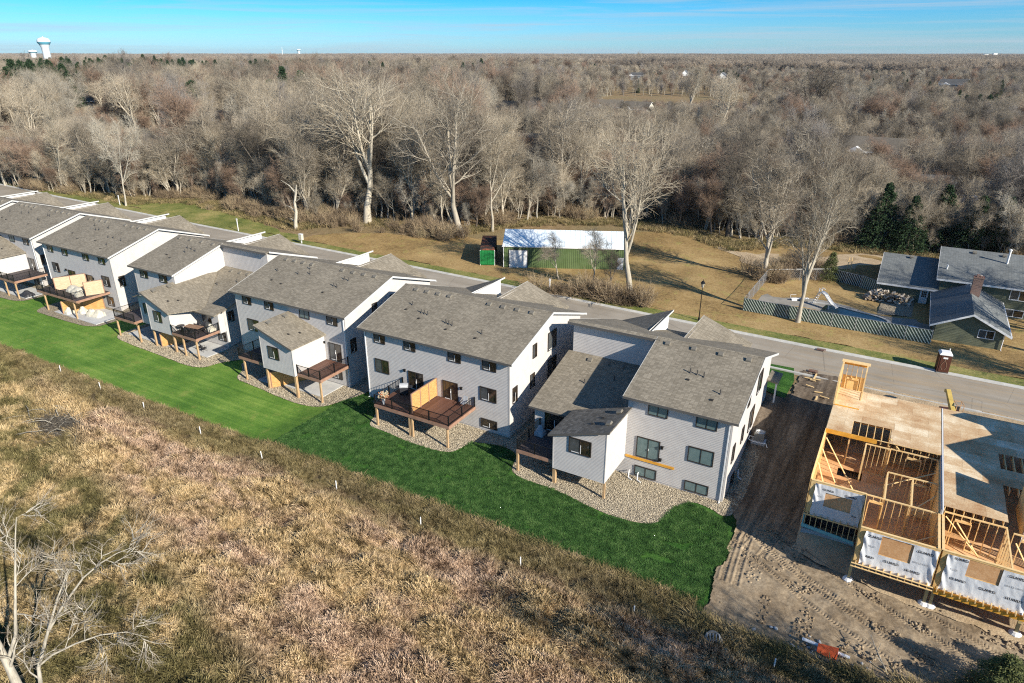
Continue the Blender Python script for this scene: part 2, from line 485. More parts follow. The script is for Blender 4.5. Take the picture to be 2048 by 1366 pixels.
cR = t.ramp(f, [(0.38, (0.24, 0.205, 0.16)), (0.5, (0.30, 0.262, 0.212)), (0.62, (0.36, 0.32, 0.265))])
cr_v = t.n('TexVoronoi'); cr_v.feature = 'DISTANCE_TO_EDGE'; cr_v.inputs['Scale'].default_value = 0.16; dw = t.n('Mapping'); t.l(v, dw.inputs[0]); t.l(t.coord(False, (1, 1, 1)), cr_v.inputs['Vector'])
cR = t.mix(t.ramp(cr_v.outputs['Distance'], [(0.0, g3(0.55)), (0.006, g3(0))]), cR, (0.10, 0.09, 0.08))
sxr = t.n('SeparateXYZ'); t.l(v, sxr.inputs[0])
mudx = t.n('MapRange'); mudx.inputs['From Min'].default_value = -14.0; mudx.inputs['From Max'].default_value = 2.0; t.l(sxr.outputs[0], mudx.inputs['Value'])
cR = t.mix(t.math('MULTIPLY', mudx.outputs[0], t.ramp(t.noise(t.coord(False, (0.10, 1.5, 1)), 1.1, 5, 0.65), [(0.45, g3(0)), (0.62, g3(0.75))])), cR, (0.34, 0.26, 0.17))
t.col(cR)
t.bump(f2, 0.3, 0.01)
M_kerb = speckle('kerb_concrete', (0.40, 0.39, 0.36), (0.52, 0.50, 0.46), 1.2, 0.85)
M_water = mat('dark_pool_water', (0.010, 0.022, 0.022), 0.08, 0, 0.8)
# ------------------------------------------------------------------ ground
def graded(a, b, step, lo, hi, g=1.13):
    core = list(np.arange(a, b + 1e-6, step))
    s = step; x = core[-1]
    while x < hi: s = min(s * g, 400); x += s; core.append(x)
    s = step; x = core[0]; pre = []
    while x > lo: s = min(s * g, 400); x -= s; pre.append(x)
    return np.array(pre[::-1] + core)
gx = graded(-175, 45, 1.0, -9000, 7000); gy = graded(0, 150, 1.0, -400, 11000)
GX, GY = np.meshgrid(gx, gy)
GZ = gz(GX, GY) - 0.06
nx, ny = len(gx), len(gy)
i0 = (np.arange(ny - 1)[:, None] * nx + np.arange(nx - 1)[None]).ravel()
gm = fast_mesh('ground', np.stack([GX.ravel(), GY.ravel(), GZ.ravel()], 1), np.stack([i0, i0 + 1, i0 + 1 + nx, i0 + nx], 1), M_base, smooth=True)
tag(inst('ground', gm), kind='structure')

def smooth_poly(pts, it=2):
    for _ in range(it):
        q = []
        n = len(pts)
        for i in range(n):
            a, b = pts[i], pts[(i + 1) % n]
            q += [(a[0] * .75 + b[0] * .25, a[1] * .75 + b[1] * .25), (a[0] * .25 + b[0] * .75, a[1] * .25 + b[1] * .75)]
        pts = q
    return pts
def densify(pts, d):
    out = []
    n = len(pts)
    for i in range(n):
        a, b = pts[i], pts[(i + 1) % n]
        k = max(1, int(math.hypot(b[0] - a[0], b[1] - a[1]) / d))
        for j in range(k):
            out.append((a[0] + (b[0] - a[0]) * j / k, a[1] + (b[1] - a[1]) * j / k))
    return out
def inside(pts, x, y):
    P = np.array(pts); x = np.asarray(x); y = np.asarray(y); r = np.zeros(x.shape, bool)
    n = len(P)
    for i in range(n):
        x0, y0 = P[i]; x1, y1 = P[(i + 1) % n]
        if y0 == y1: continue
        c = ((y0 > y) != (y1 > y)) & (x < (x1 - x0) * (y - y0) / (y1 - y0) + x0)
        r ^= c
    return r
def sheet(name, pts, m, off, step=1.0, rough=0.0, smooth=0, kind='structure', parent=None, edge=None, hf=None):
    if smooth: pts = smooth_poly(pts, smooth)
    pts = densify(pts, edge or step)
    if rough:
        pts = [(x + rough * (vnoise(x, y, 0.8, 11) - .5) * 2, y + rough * (vnoise(x, y, 0.8, 12) - .5) * 2) for x, y in pts]
    P = np.array(pts)
    xs = np.arange(math.ceil(P[:, 0].min() / step) * step, P[:, 0].max(), step)
    ys = np.arange(math.ceil(P[:, 1].min() / step) * step, P[:, 1].max(), step)
    X, Y = np.meshgrid(xs, ys); X = X.ravel(); Y = Y.ravel()
    k = inside(pts, X, Y)
    co = [Vector((float(a), float(b))) for a, b in pts] + [Vector((float(a), float(b))) for a, b in zip(X[k], Y[k])]
    n = len(pts)
    r = geometry.delaunay_2d_cdt(co, [], [list(range(n))], 1, 1e-5)
    vx = np.array([(v.x, v.y) for v in r[0]])
    z = gz(vx[:, 0], vx[:, 1]) + off
    if hf is not None: z = z + hf(vx[:, 0], vx[:, 1])
    me = bpy.data.meshes.new(name)
    me.from_pydata(np.column_stack([vx, z]).tolist(), [], r[2])
    me.materials.append(m)
    me.polygons.foreach_set('use_smooth', [True] * len(me.polygons))
    # faces up
    me.update()
    if len(me.polygons) and me.polygons[0].normal.z < 0: me.flip_normals()
    o = inst(name, me, parent)
    if kind and parent is None: tag(o, kind=kind)
    return o

YL = lambda x: 36.9 + 0.0 * x     # edge between mown lawn and dry field
# lawns
sheet('lawn', [(-175, 37.2), (-100, 36.6), (-66, 36.1), (-47.5, 36.4), (-47.6, 44.9), (-48.6, 46.0), (-52, 60), (-52, 75), (-175, 76)], M_lawn, 0.0, 1.0, rough=0.15)
sheet('sod_lawn', [(-47.5, 36.4), (-37.5, 36.1), (-28.5, 35.9), (-19.8, 35.9), (-13.6, 35.8), (-6.5, 36.2), (-6.3, 38.2), (-6.4, 40.5), (-6.2, 42.5), (-6.3, 44.6), (-6.5, 46.8), (-7.2, 48.8), (-25, 60), (-44.0, 60), (-46.5, 50), (-48.4, 45.9), (-47.6, 44.9)], M_sod, 0.03, 0.6, rough=0.12)
sheet('front_lawn', [(-8.9, 66.0), (-6.6, 65.0), (-6.45, 69.5), (-7.0, 72.9), (-9.4, 72.8)], M_sod, 0.05, 0.7)
# dark rutted dirt between the last townhouse and the building site, sandy soil around it
def dirt_h(x, y):
    z = (vnoise(x, y, 2.3, 21) - .5) * 0.16 + (vnoise(x, y, 0.5, 22) - .5) * 0.07 + (vnoise(x, y, 0.2, 23) - .5) * 0.02
    return z
def track(x, y, p0, p1, bend, half=0.22, gauge=1.7, lug=0.20, depth=0.10):
    """two lugged tyre or crawler tracks along a gently bent line"""
    dx, dy = p1[0] - p0[0], p1[1] - p0[1]; L = math.hypot(dx, dy); ux, uy = dx / L, dy / L
    s = (x - p0[0]) * ux + (y - p0[1]) * uy
    tt = s / L
    o = -(x - p0[0]) * uy + (y - p0[1]) * ux - bend * 4 * tt * (1 - tt)
    on = (tt > -0.02) & (tt < 1.02)
    z = np.zeros_like(x)
    for g in (-gauge / 2, gauge / 2):
        q = np.abs(o - g)
        m = np.clip((half - q) / 0.06, 0, 1)
        lugs = np.where(np.mod(s + q * 0.5, lug) < lug * 0.5, 0.0, 0.055)
        z += np.where(on, m * (-depth * 0.55 + lugs), 0) + np.where(on, np.exp(-((q - half - 0.08) / 0.07) ** 2) * 0.05, 0)
    return z
TR = [((-4.6, 46.5), (12.5, 38.3), -0.8, .24, 1.9), ((-3.4, 47.5), (14.5, 39.6), -0.6, .26, 1.6), ((-5.6, 45.0), (9.5, 37.3), -1.0, .2, 1.5), ((-3.0, 62.0), (-5.0, 44.0), 0.5, .25, 1.8), ((-5.0, 58.0), (-5.6, 40.0), -0.5, .2, 0.9)]
def site_h(x, y):
    x = np.asarray(x, float); y = np.asarray(y, float)
    z = dirt_h(x, y)
    for p0, p1, b, hf_, g in TR: z = z + track(x, y, p0, p1, b, hf_, g)
    return z
def fine_patch(name, x0, x1, y0, y1, step, pts, m, off, hf):
    xs = np.arange(x0, x1, step); ys = np.arange(y0, y1, step)
    X, Y = np.meshgrid(xs, ys)
    Z = gz(X, Y) + off + hf(X, Y)
    k = inside(pts, X.ravel() + (vnoise(X, Y, .6, 31).ravel() - .5) * .5, Y.ravel() + (vnoise(X, Y, .6, 32).ravel() - .5) * .5)
    n = len(xs); i = (np.arange(len(ys) - 1)[:, None] * n + np.arange(n - 1)[None]).ravel()
    k = k[i] & k[i + 1] & k[i + n] & k[i + n + 1]; i = i[k]
    me = fast_mesh(name, np.stack([X.ravel(), Y.ravel(), Z.ravel()], 1), np.stack([i, i + 1, i + 1 + n, i + n], 1), m, smooth=True)
    return tag(inst(name, me), kind='structure')
M_dirtlight = mat('churned_tan_dirt', (0.3, 0.22, 0.14), 0.95, 0, 0.1)
t = NT(M_dirtlight); v = t.coord(False)
f1 = t.noise(v, 0.3, 5, 0.65); f2 = t.noise(v, 3.5, 6, 0.75)
f = t.math('ADD', t.math('MULTIPLY', f1, 0.5), t.math('MULTIPLY', f2, 0.5))
c0 = t.ramp(f, [(0.38, (0.15, 0.11, 0.07)), (0.5, (0.255, 0.195, 0.13)), (0.62, (0.38, 0.30, 0.205))])
# the lane beside the house is a darker, streaked soil
sx = t.n('SeparateXYZ'); t.l(v, sx.inputs[0])
yy = t.math('ADD', sx.outputs[1], t.math('MULTIPLY', t.math('SUBTRACT', f1, 0.5), 8.0))
lane_mix = t.n('MapRange'); lane_mix.inputs['From Min'].default_value = 45.5; lane_mix.inputs['From Max'].default_value = 49.5; t.l(yy, lane_mix.inputs['Value'])
w = t.coord(False, (1.3, 0.12, 0.3), (0, 0, R(-8)))
c1 = t.ramp(t.math('ADD', t.math('MULTIPLY', t.noise(w, 1.0, 5, 0.6), 0.6), t.math('MULTIPLY', f2, 0.4)), [(0.4, (0.075, 0.055, 0.038)), (0.52, (0.14, 0.108, 0.078)), (0.63, (0.24, 0.19, 0.14))])
t.col(t.mix(lane_mix.outputs[0], c0, c1)); t.bump(f2, 0.7, 0.05)
site_poly = [(-7.6, 36.0), (-6.0, 40), (-6.2, 44.5), (-7.4, 48), (-8.5, 50), (-8.5, 64.8), (-6.4, 65.0), (-6.3, 73.2), (22, 71.2), (22, 35.2), (10, 35.5), (2, 36.3), (-4, 34.6)]
fine_patch('site_dirt', -8.8, 22, 34.4, 49.6, 0.065, [(-8.2, 50), (-7.2, 48.0), (-6.6, 45.5), (-6.45, 41), (-6.55, 38), (-6.3, 36.4), (-8.2, 35.4), (-4, 34.4), (2, 36.3), (10, 35.5), (22, 35.2), (22, 50)], M_dirtlight, 0.10, site_h)
fine_patch('site_dirt_lane', -8.8, -1.2, 49.4, 74, 0.14, [(-8.6, 49), (-8.6, 64.8), (-6.3, 65.0), (-6.2, 73.2), (-1, 72.4), (-1, 49)], M_dirtlight, 0.095, site_h)
sheet('site_front_dirt', [(-1.3, 60), (22, 60), (22, 71.0), (-1.3, 72.2)], M_sand, 0.07, 1.0, hf=dirt_h)
# pale sandy bank under the new building
sheet('sand_bank', [(-2.3, 45.6), (1.4, 44.3), (6.5, 43.6), (12.0, 43.4), (22, 43), (22, 60), (-2.2, 60)], M_sand, 0.16, 0.4, rough=0.2, hf=lambda x, y: dirt_h(x, y) * 1.3 + 0.5 * np.clip((y - 46) / 3, 0, 1))
# river rock beds round the houses
beds = [
 [(-42.8, 46.6), (-41.9, 43.9), (-40.2, 44.0), (-36.7, 43.5), (-33.0, 43.5), (-31.6, 44.2), (-31.4, 46.6), (-28.0, 47.4), (-26.2, 46.6), (-25.6, 43.6), (-21.0, 43.6), (-16.2, 42.6), (-13.2, 42.8), (-11.8, 43.7), (-11.5, 46.2), (-10.6, 47.7), (-9.0, 47.6), (-7.8, 46.9), (-6.9, 47.8), (-6.9, 56), (-7.0, 65), (-26, 66), (-44.5, 60), (-45.9, 49)],
 [(-64.0, 47.3), (-63.0, 45.3), (-60.5, 45.2), (-53.0, 44.4), (-48.8, 45.0), (-48.2, 46.3), (-47.2, 47.6), (-46.6, 50), (-46.4, 60), (-66, 60), (-66.5, 49)],
 [(-87.8, 49.0), (-87.5, 45.9), (-83, 45.4), (-77, 45.2), (-71.0, 44.8), (-68.6, 45.4), (-68.3, 47.2), (-67.2, 48.8), (-66.0, 50), (-66.0, 60), (-88, 60)],
 [(-107.8, 49), (-107.0, 46.0), (-104, 45.9), (-98.4, 46.0), (-93.5, 46.2), (-92.3, 48), (-93, 60), (-108, 60)],
 [(-128, 49), (-124, 46.6), (-118.2, 46.6), (-113.3, 46.8), (-112.3, 49), (-112, 60), (-128, 60)],
]
for b in beds: sheet('river_rock_bed', b, M_gravel, 0.07, 0.8, smooth=2, rough=0.06)
# street, kerbs, verge
def road_pts(o0, o1):
    far = [(60, 78.0), (14, 79.3), (-6, 79.8), (-24, 80.5), (-50, 81.8), (-80, 83.0), (-119, 84.2), (-175, 86.5), (-260, 92)]
    return far
far_line = road_pts(0, 0)
def off_line(line, d):
    return [(x, y + d) for x, y in line]
near_line = off_line(far_line, -8.0)
def strip(name, la, lb, m, off, **k):
    return sheet(name, la + lb[::-1], m, off, 1.5, **k)
strip('street', off_line(far_line, 0.02), off_line(far_line, -7.95), M_road, 0.04)
def kerb(line, name):
    mb = MB()
    L = densify(line + [line[-1]], 2.0)
    L = []
    for a, b in zip(line[:-1], line[1:]):
        k = max(1, int(abs(b[0] - a[0]) / 2))
        for j in range(k): L.append((a[0] + (b[0] - a[0]) * j / k, a[1] + (b[1] - a[1]) * j / k))
    L.append(line[-1])
    vs = []; fs = []
    prof = [(-0.22, 0.052), (-0.20, 0.08), (0.10, 0.085), (0.16, 0.17), (0.34, 0.175), (0.36, -0.1)]
    sgn = 1 if name.endswith('far') else -1
    for x, y in L:
        z = gh(x, y)
        for a, h in prof: vs.append((x, y + a * sgn, z + h))
    n = len(prof)
    for i in range(len(L) - 1):
        for j in range(n - 1): fs.append((i * n + j, i * n + j + 1, (i + 1) * n + j + 1, (i + 1) * n + j))
    mb.add(vs, fs)
    return tag(mb.build('street_kerb', M_kerb), kind='structure')
kerb(far_line, 'far'); kerb(near_line, 'near')
# dry lawn beyond the street
strip('verge_grass', off_line(far_line, 2.6), off_line(far_line, 0.3), M_mixgrass, 0.05)
dry = [(60, 80.5), (14, 81.7), (-24, 82.9), (-50, 84.2), (-80, 85.4), (-95, 86.2), (-94, 90), (-80, 97), (-70, 101), (-62, 103), (-50, 108), (-46, 118), (-36, 124), (-24, 119), (-14, 128), (-6, 130), (6, 131), (18, 129), (60, 128)]
sheet('dry_lawn', dry, M_dry, 0.03, 1.5, rough=0.8, hf=lambda x, y: (vnoise(x, y, 3, 41) - .5) * 0.12)
sheet('mixed_lawn', [(-95, 86.2), (-119, 86.8), (-175, 89.2), (-176, 93), (-150, 91.5), (-137, 97), (-120, 95), (-103, 89), (-96, 88.2)], M_mixgrass, 0.04, 1.5, rough=0.6)
sheet('dirt_path', [(-27, 118), (-18, 108), (-8, 112), (-2, 118), (3, 124), (-2, 127), (-10, 121), (-20, 117)], M_sand, 0.06, 1.5, rough=0.8)
# driveways in front of the houses
for x0, x1 in ((-24.6, -10.6), (-45.5, -31.0), (-66.5, -53.0), (-87, -75.5), (-110, -100.5), (-132, -121.5)):
    sheet('driveway', [(x0, 62), (x1, 62), (x1, 72.5 - 0.036 * (x1 + 10)), (x0, 72.5 - 0.036 * (x0 + 10))], M_patio, 0.10, 1.5)
sheet('front_grass', [(-60, 62), (-9.5, 62), (-9.5, 71.6), (-60, 73.4)], M_lawn, 0.05, 1.5)
# patios at the walk-out level
def patio(x0, x1, y0, y1, z=None):
    z = gh((x0 + x1) / 2, min(y0, y1)) + 0.05 if z is None else z
    mb = MB(); mb.box(x0, y0, z, x1, y1, z + 0.10)
    return tag(mb.build('patio_slab', M_patio), kind='structure')
patio(-103.8, -93.5, 47.2, 51.95)
patio(-86.5, -77.6, 47.4, 50.95)
patio(-76.9, -70.8, 47.6, 50.95)
patio(-60.4, -57.9, 46.4, 50.15)
patio(-57.4, -50.9, 46.9, 50.15)
patio(-127, -113.5, 48.2, 52.45)
# ------------------------------------------------------------------ windows, doors, small parts (shared meshes)
_mc = {}
def cached(key, fn):
    if key not in _mc: _mc[key] = fn()
    return _mc[key]
def window(parent, w, h, loc, face='rear', style=0, name='window', fr=None):
    """slider window, origin at lower left corner as seen from outside; face 'rear' looks to -y, 'right' looks to +x"""
    fr = fr or M_bronze
    def fm():
        mb = MB(); f = 0.075; d = 0.07
        mb.box(0, -d, 0, w, 0, f); mb.box(0, -d, h - f, w, 0, h); mb.box(0, -d, f, f, 0, h - f); mb.box(w - f, -d, f, w, 0, h - f)
        mb.box(w / 2 - 0.03, -d + 0.012, f, w / 2 + 0.03, 0, h - f)
        return mb.mesh('window_frame', fr)
    def pm(m):
        mb = MB(); mb.box(0.075, -0.034, 0.075, w / 2 - 0.03, -0.022, h - 0.075); return mb.mesh('pane', m)
    rz = {'rear': 0, 'right': math.pi / 2, 'left': -math.pi / 2, 'front': math.pi}[face]
    o = inst(name, cached((name, w, h, fr.name), fm), parent, loc, (0, 0, rz))
    a = (M_screen, M_blind, M_glass)[style]
    inst('pane', cached(('p', w, h, a.name), lambda: pm(a)), o)
    b = M_blind if style == 1 else M_glass
    inst('pane', cached(('p', w, h, b.name), lambda: pm(b)), o, (w / 2 - 0.045, 0, 0))
    if style != 1 and rnd.random() < .8:      # white lower track seen behind the glass
        def sm_():
            mb = MB(); mb.box(w / 2 + 0.035, -0.05, 0.08, w / 2 + 0.085, -0.036, h * 0.62); mb.box(w * 0.12, -0.05, 0.08, w / 2 - 0.04, -0.036, 0.14); return mb.mesh('sash', M_trim)
        inst('sash', cached(('s', w, h), sm_), o)
    return o
def patio_door(parent, w, h, loc, face='rear', style=0):
    o = window(parent, w, h, loc, face, style, 'patio_door')
    def hm():
        mb = MB(); mb.box(w / 2 + 0.05, -0.12, h * .42, w / 2 + 0.08, -0.072, h * .52); return mb.mesh('handle', M_trim)
    inst('handle', cached(('h', w, h), hm), o)
    return o
def wall_light_mesh():
    mb = MB(); mb.box(-0.06, -0.05, 0.0, 0.06, 0, 0.28); mb.box(-0.09, -0.20, 0.10, 0.09, -0.05, 0.30); mb.box(-0.12, -0.23, 0.30, 0.12, -0.02, 0.33)
    return mb.mesh('wall_light', M_black)
def vent_mesh():
    mb = MB(); mb.add([(-.24, -.24, 0.02), (.24, -.24, .02), (.24, .24, .02), (-.24, .24, .02), (-.2, -.2, .16), (.2, -.2, .16), (.2, .2, .22), (-.2, .2, .22)], [(4, 5, 6, 7), (0, 1, 5, 4), (1, 2, 6, 5), (2, 3, 7, 6), (3, 0, 4, 7)])
    return mb.mesh('roof_vent', mat('roof_vent_brown', (0.16, 0.145, 0.12), 0.6))
def pipe_mesh():
    mb = MB(); mb.lathe([(0.12, 0.0), (0.07, 0.09), (0.055, 0.10), (0.055, 0.42), (0.035, 0.42), (0.035, 0.3)], n=10)
    return mb.mesh('vent_pipe', mat('vent_pipe_dark', (0.07, 0.065, 0.06), 0.6))
def flap_mesh():
    mb = MB(); mb.add([(-.13, -.12, .02), (.13, -.12, .02), (.13, .15, .02), (-.13, .15, .02), (-.09, -.06, .13), (.09, -.06, .13)], [(0, 1, 5, 4), (1, 2, 5), (3, 0, 4), (2, 3, 4, 5)])
    return mb.mesh('flue_cap', mat('flue_cap_black', (0.03, 0.027, 0.025), 0.6))
ME_light, ME_vent, ME_pipe, ME_flap = wall_light_mesh(), vent_mesh(), pipe_mesh(), flap_mesh()

RS = 0.29                        # rear roof slope
FS = 0.33                        # front slope
def townhouse(X0, Y0, dz, W, label, upper, low, gl, gr, gro, wins, gbase, vf=19.0, right_wins=(), left_roof=0.45):
    """local: u along the street, v from the rear wall to the street, z above the walk-out level"""
    h = empty('townhouse', (X0, Y0, dz), label, 'house', 'grey townhouses in a row')
    ze, vr = 8.05, 7.8                      # rear eave, ridge
    zr = ze + RS * (vr + 0.6)
    def zroof(v): return ze + RS * (v + 0.6) if v < vr else zr - FS * (v - vr)
    a, b = upper
    zb = gbase - dz
    # walls, each side its own mesh; dark corner and base trim ride with them
    mb = MB(); lap(mb, 'y', 0, -1, [(a, zb + 0.25), (b, zb + 0.25), (b, ze + 0.1), (a, ze + 0.1)])
    if low: lap(mb, 'y', 0, -1, [(low[0], zb + 0.25), (low[1] - 0.001, zb + 0.25), (low[1] - 0.001, 4.85), (low[0], 4.85)])
    mb.build('wall', M_siding, h)
    vfr = 15.4
    for side, u, out in (('right', W, 1), ('left', 0.0, -1)):
        mb = MB()
        full = (side == 'right' and b >= W - .01) or (side == 'left' and a <= 0.01)
        if full: poly = [(0, zb + 0.25), (vfr, zb + 0.25), (vfr, zroof(vfr) - 0.25), (vr, zr - 0.22), (0, ze - 0.05)]
        else: poly = [(0, zb + 0.25), (vfr, zb + 0.25), (vfr, zroof(vfr) - 0.25), (vr + .4, zr - 0.25), (vr, 4.85 + RS * (vr) + .1), (0, 4.85)]
        if full: lap(mb, 'x', u, out, poly)
        else:
            lap(mb, 'x', u, out, [(0, zb + .25), (vr, zb + .25), (vr, 4.9 + RS * vr), (0, 4.9)])
            lap(mb, 'x', u, out, [(vr, zb + .25), (vfr, zb + .25), (vfr, zroof(vfr) - .25), (vr, zr - .25)])
        mb.build('wall', M_siding, h)
    mb = MB(); mb.box(0.02, 0.02, zb - 0.3, W - 0.02, vfr, zb + 0.26); mb.build('foundation', M_concrete, h)
    for u in (wins.get('spouts') or ()):
        mb = MB(); mb.box(u - .045, -.11, zb + .2, u + .045, -.037, ze - .1); mb.box(u - .045, -.35, zb + .1, u + .045, -.11, zb + .18); mb.build('downspout', M_trim, h)
    # plain inner core keeps daylight out of the lap joints
    mb = MB(); mb.box(a + .03, 0.012, zb, b - .03, vr, ze - .3)
    if low: mb.box(low[0] + .03, 0.013, zb, low[1] - .03, vr, 4.7)
    mb.box(0.03, vr, zb, W - .03, vfr - .05, zroof(vfr) - .35); mb.build('inner_wall', M_siding, h)
    # corner trims
    for u in (0, W):
        mb = MB(); s = -1 if u == 0 else 1
        top = ze + .05 if (a <= u <= b) else 4.8
        mb.box(u - 0.10 if s > 0 else u - 0.03, -0.035, zb + .25, u + 0.035 if s > 0 else u + 0.10, -0.02, top)
        mb.box(u + s * 0.02, -0.03, zb + .25, u + s * 0.035, 0.10, top)
        mb.build('corner_trim', M_siding, h)
    # main roof, rear slope only over the two-storey units
    mb = MB(); e = 0.5
    ea, eb = a - (e if a <= 0.01 else 0.35), b + (e if b >= W - .01 else 0.35)
    mb.slab([(ea, -0.5, ze + .03), (eb, -0.5, ze + .03), (eb, vr, zr), (ea, vr, zr)], 0.16)
    roof = mb.build('roof', M_roof, h)
    mb = MB(); vfe = 16.0
    mb.slab([(-e, vr + .002, zr), (W + e, vr + .002, zr), (W + e, vfe, zroof(vfe)), (-e, vfe, zroof(vfe))], 0.16)
    gL, gR = -0.3, gro
    mb.slab([(gL, vfe + .002, zroof(vfe)), (gR, vfe + .002, zroof(vfe)), (gR, vf + .6, zroof(vf + .6)), (gL, vf + .6, zroof(vf + .6))], 0.16)
    mb.build('roof', M_roof, h)
    # ridge cap
    mb = MB(); mb.prism([(ea, vr - .14, zr - .025), (ea, vr, zr + .03), (ea, vr + .14, zr - .03)], (eb - ea, 0, 0)); mb.build('ridge_cap', M_roof, roof)
    # fascia boards
    mb = MB(); mb.box(ea, -0.53, ze - .15, eb, -0.503, ze + .05); mb.build('fascia', M_fascia, h)
    for u in ((ea - .03), (eb + .003)):
        mb = MB(); mb.prism([(u, -0.50, ze - .17), (u, vr, zr - .20), (u, vr, zr + .02), (u, -0.50, ze + .05)], (.027, 0, 0)); mb.build('fascia', M_greyfascia, h)
    for u in (-e - .03, W + e + .003):
        mb = MB(); mb.prism([(u, vr, zr - .20), (u, vfe, zroof(vfe) - .2), (u, vfe, zroof(vfe) + .01), (u, vr, zr + .02)], (.027, 0, 0)); mb.build('fascia', M_greyfascia, h)
    mb = MB(); mb.box(-e, vfe + .02, zroof(vfe) - .28, W + e, vfe + .06, zroof(vfe) - .05); mb.build('fascia', M_trim, h)
    # garage block and its two single-pitch roofs with high inner edges
    zh = 8.8
    mb = MB()
    lap(mb, 'x', gro - .3, 1, [(vfr, zb + 2.7), (vf, zb + 2.7), (vf, zroof(vf) - .2), (vfr, zroof(vfr) - .2)])
    lap(mb, 'x', 0.0, -1, [(vfr, zb + 2.7), (vf, zb + 2.7), (vf, zroof(vf) - .2), (vfr, zroof(vfr) - .2)])
    mb.box(0.02, vfr, zb + 2.7, gro - .32, vf - .02, zroof(vf) - .5)
    mb.build('garage_wall', M_siding, h)
    for inner, outer in ((gl, -0.5), (gr, gro + 0.4)):
        zl = zh - 0.40 * abs(outer - inner)
        s = 1 if outer > inner else -1
        v0 = 11.6
        mb = MB()
        top = [(inner - s * .3, v0, zh + .12), (inner - s * .3, vf + .6, zh + .12), (outer, vf + .6, zl), (outer, v0, zl)]
        mb.slab(top, 0.15); mb.build('garage_roof', M_roof, h)
        mb = MB()
        lap(mb, 'x', inner, -s, [(v0 + .2, zroof(v0 + .2) - .2), (vf, zroof(vf) - .2), (vf, zh - .03), (v0 + .2, zh - .03)])
        mb.box(inner + s * .015, v0 + .2, zroof(vf) - .3, inner + s * .08, vf - .02, zh - .08)
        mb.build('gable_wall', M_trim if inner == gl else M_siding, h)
        mb = MB(); mb.box(inner - s * .33, v0, zh - .06, inner - s * .303, vf + .62, zh + .14); mb.build('fascia', M_greyfascia, h)
        mb = MB()
        mb.prism([(inner, vf - .02, zroof(vf) - .6), (outer - s * .5, vf - .02, zroof(vf) - .6), (outer - s * .5, vf - .02, zl - .0), (inner, vf - .02, zh - .1)], (0, .1, 0)); mb.build('gable_wall', M_siding, h)
    # low roof of the single-storey unit and the tall wall behind it
    if low:
        la, lb = low; zl0 = 4.75
        zlr = zl0 + RS * (vr + .7)
        la_ = la - (.45 if la <= .01 else 0); lb_ = lb + (.45 if lb >= W - .01 else 0)
        mb = MB(); mb.slab([(la_, -0.5, zl0 + .06), (lb_, -0.5, zl0 + .06), (lb_, vr, zlr), (la_, vr, zlr)], 0.15)
        lr = mb.build('low_roof', M_roof, h)
        mb = MB(); mb.box(la_, -0.53, zl0 - .12, lb_, -0.503, zl0 + .06); mb.build('fascia', M_fascia, h)
        mb = MB(); lap(mb, 'y', vr, -1, [(la, zlr - .1), (lb, zlr - .1), (lb, zr - .05), (la, zr - .05)]); mb.build('wall', M_siding, h)
        mb = MB(); mb.slab([(la_, vr - .5, zr - .12), (lb_, vr - .5, zr - .12), (lb_, vr, zr), (la_, vr, zr)], 0.14); mb.build('roof', M_roof, h)
        mb = MB(); mb.box(la_, vr - .53, zr - .34, lb_, vr - .502, zr - .10); mb.build('fascia', M_fascia, h)
        su = (lb if la <= .01 else la); so = -1 if la <= .01 else 1
        mb = MB(); x = a if la <= .01 else b
        lap(mb, 'x', x, -1 if la <= .01 else 1, [(0, 4.9), (vr, zlr + .0), (vr, zr - .22), (0, ze - .05)]); mb.build('wall', M_siding, h)
        for q in (.25, .45, .62):
            inst('roof_vent', ME_vent, lr, (la + (lb - la) * q, vr - .8, zl0 + RS * (vr - .1) - .03), (math.atan(RS), 0, 0))
        inst('vent_pipe', ME_pipe, lr, (la + (lb - la) * .35, 3.9, zl0 + RS * 4.6))
        inst('vent_pipe', ME_pipe, lr, (la + (lb - la) * .62, 5.2, zl0 + RS * 5.9))
    # rear slope furniture
    n = 8 if b - a > 12 else 4
    for i in range(n):
        f = (i + .5) / n if n == 4 else (.11, .19, .27, .35, .62, .71, .80, .89)[i]
        inst('roof_vent', ME_vent, roof, (ea + (eb - ea) * f, vr - .75, zroof(vr - .75) - .02), (math.atan(RS), 0, 0))
    for f, vv in wins['pipes']:
        inst('vent_pipe', ME_pipe, roof, (a + (b - a) * f, vv, zroof(vv)))
    for f, vv in wins['flaps']:
        inst('flue_cap', ME_flap, roof, (a + (b - a) * f, vv, zroof(vv)), (math.atan(RS), 0, 0))
    for u0, z0, w, hh, st in wins['rear']: window(h, w, hh, (u0, -0.02, z0), 'rear', st)
    for u0, z0, w, hh, st in wins['doors']: patio_door(h, w, hh, (u0, -0.02, z0), 'rear', st)
    for v0, z0, w, hh in wins.get('right', ()): window(h, w, hh, (W + .02, v0, z0), 'right', rnd.choice((0, 2)))
    for u0, z0 in wins.get('lights', ()): inst('wall_light', ME_light, h, (u0, -0.02, z0))
    return h

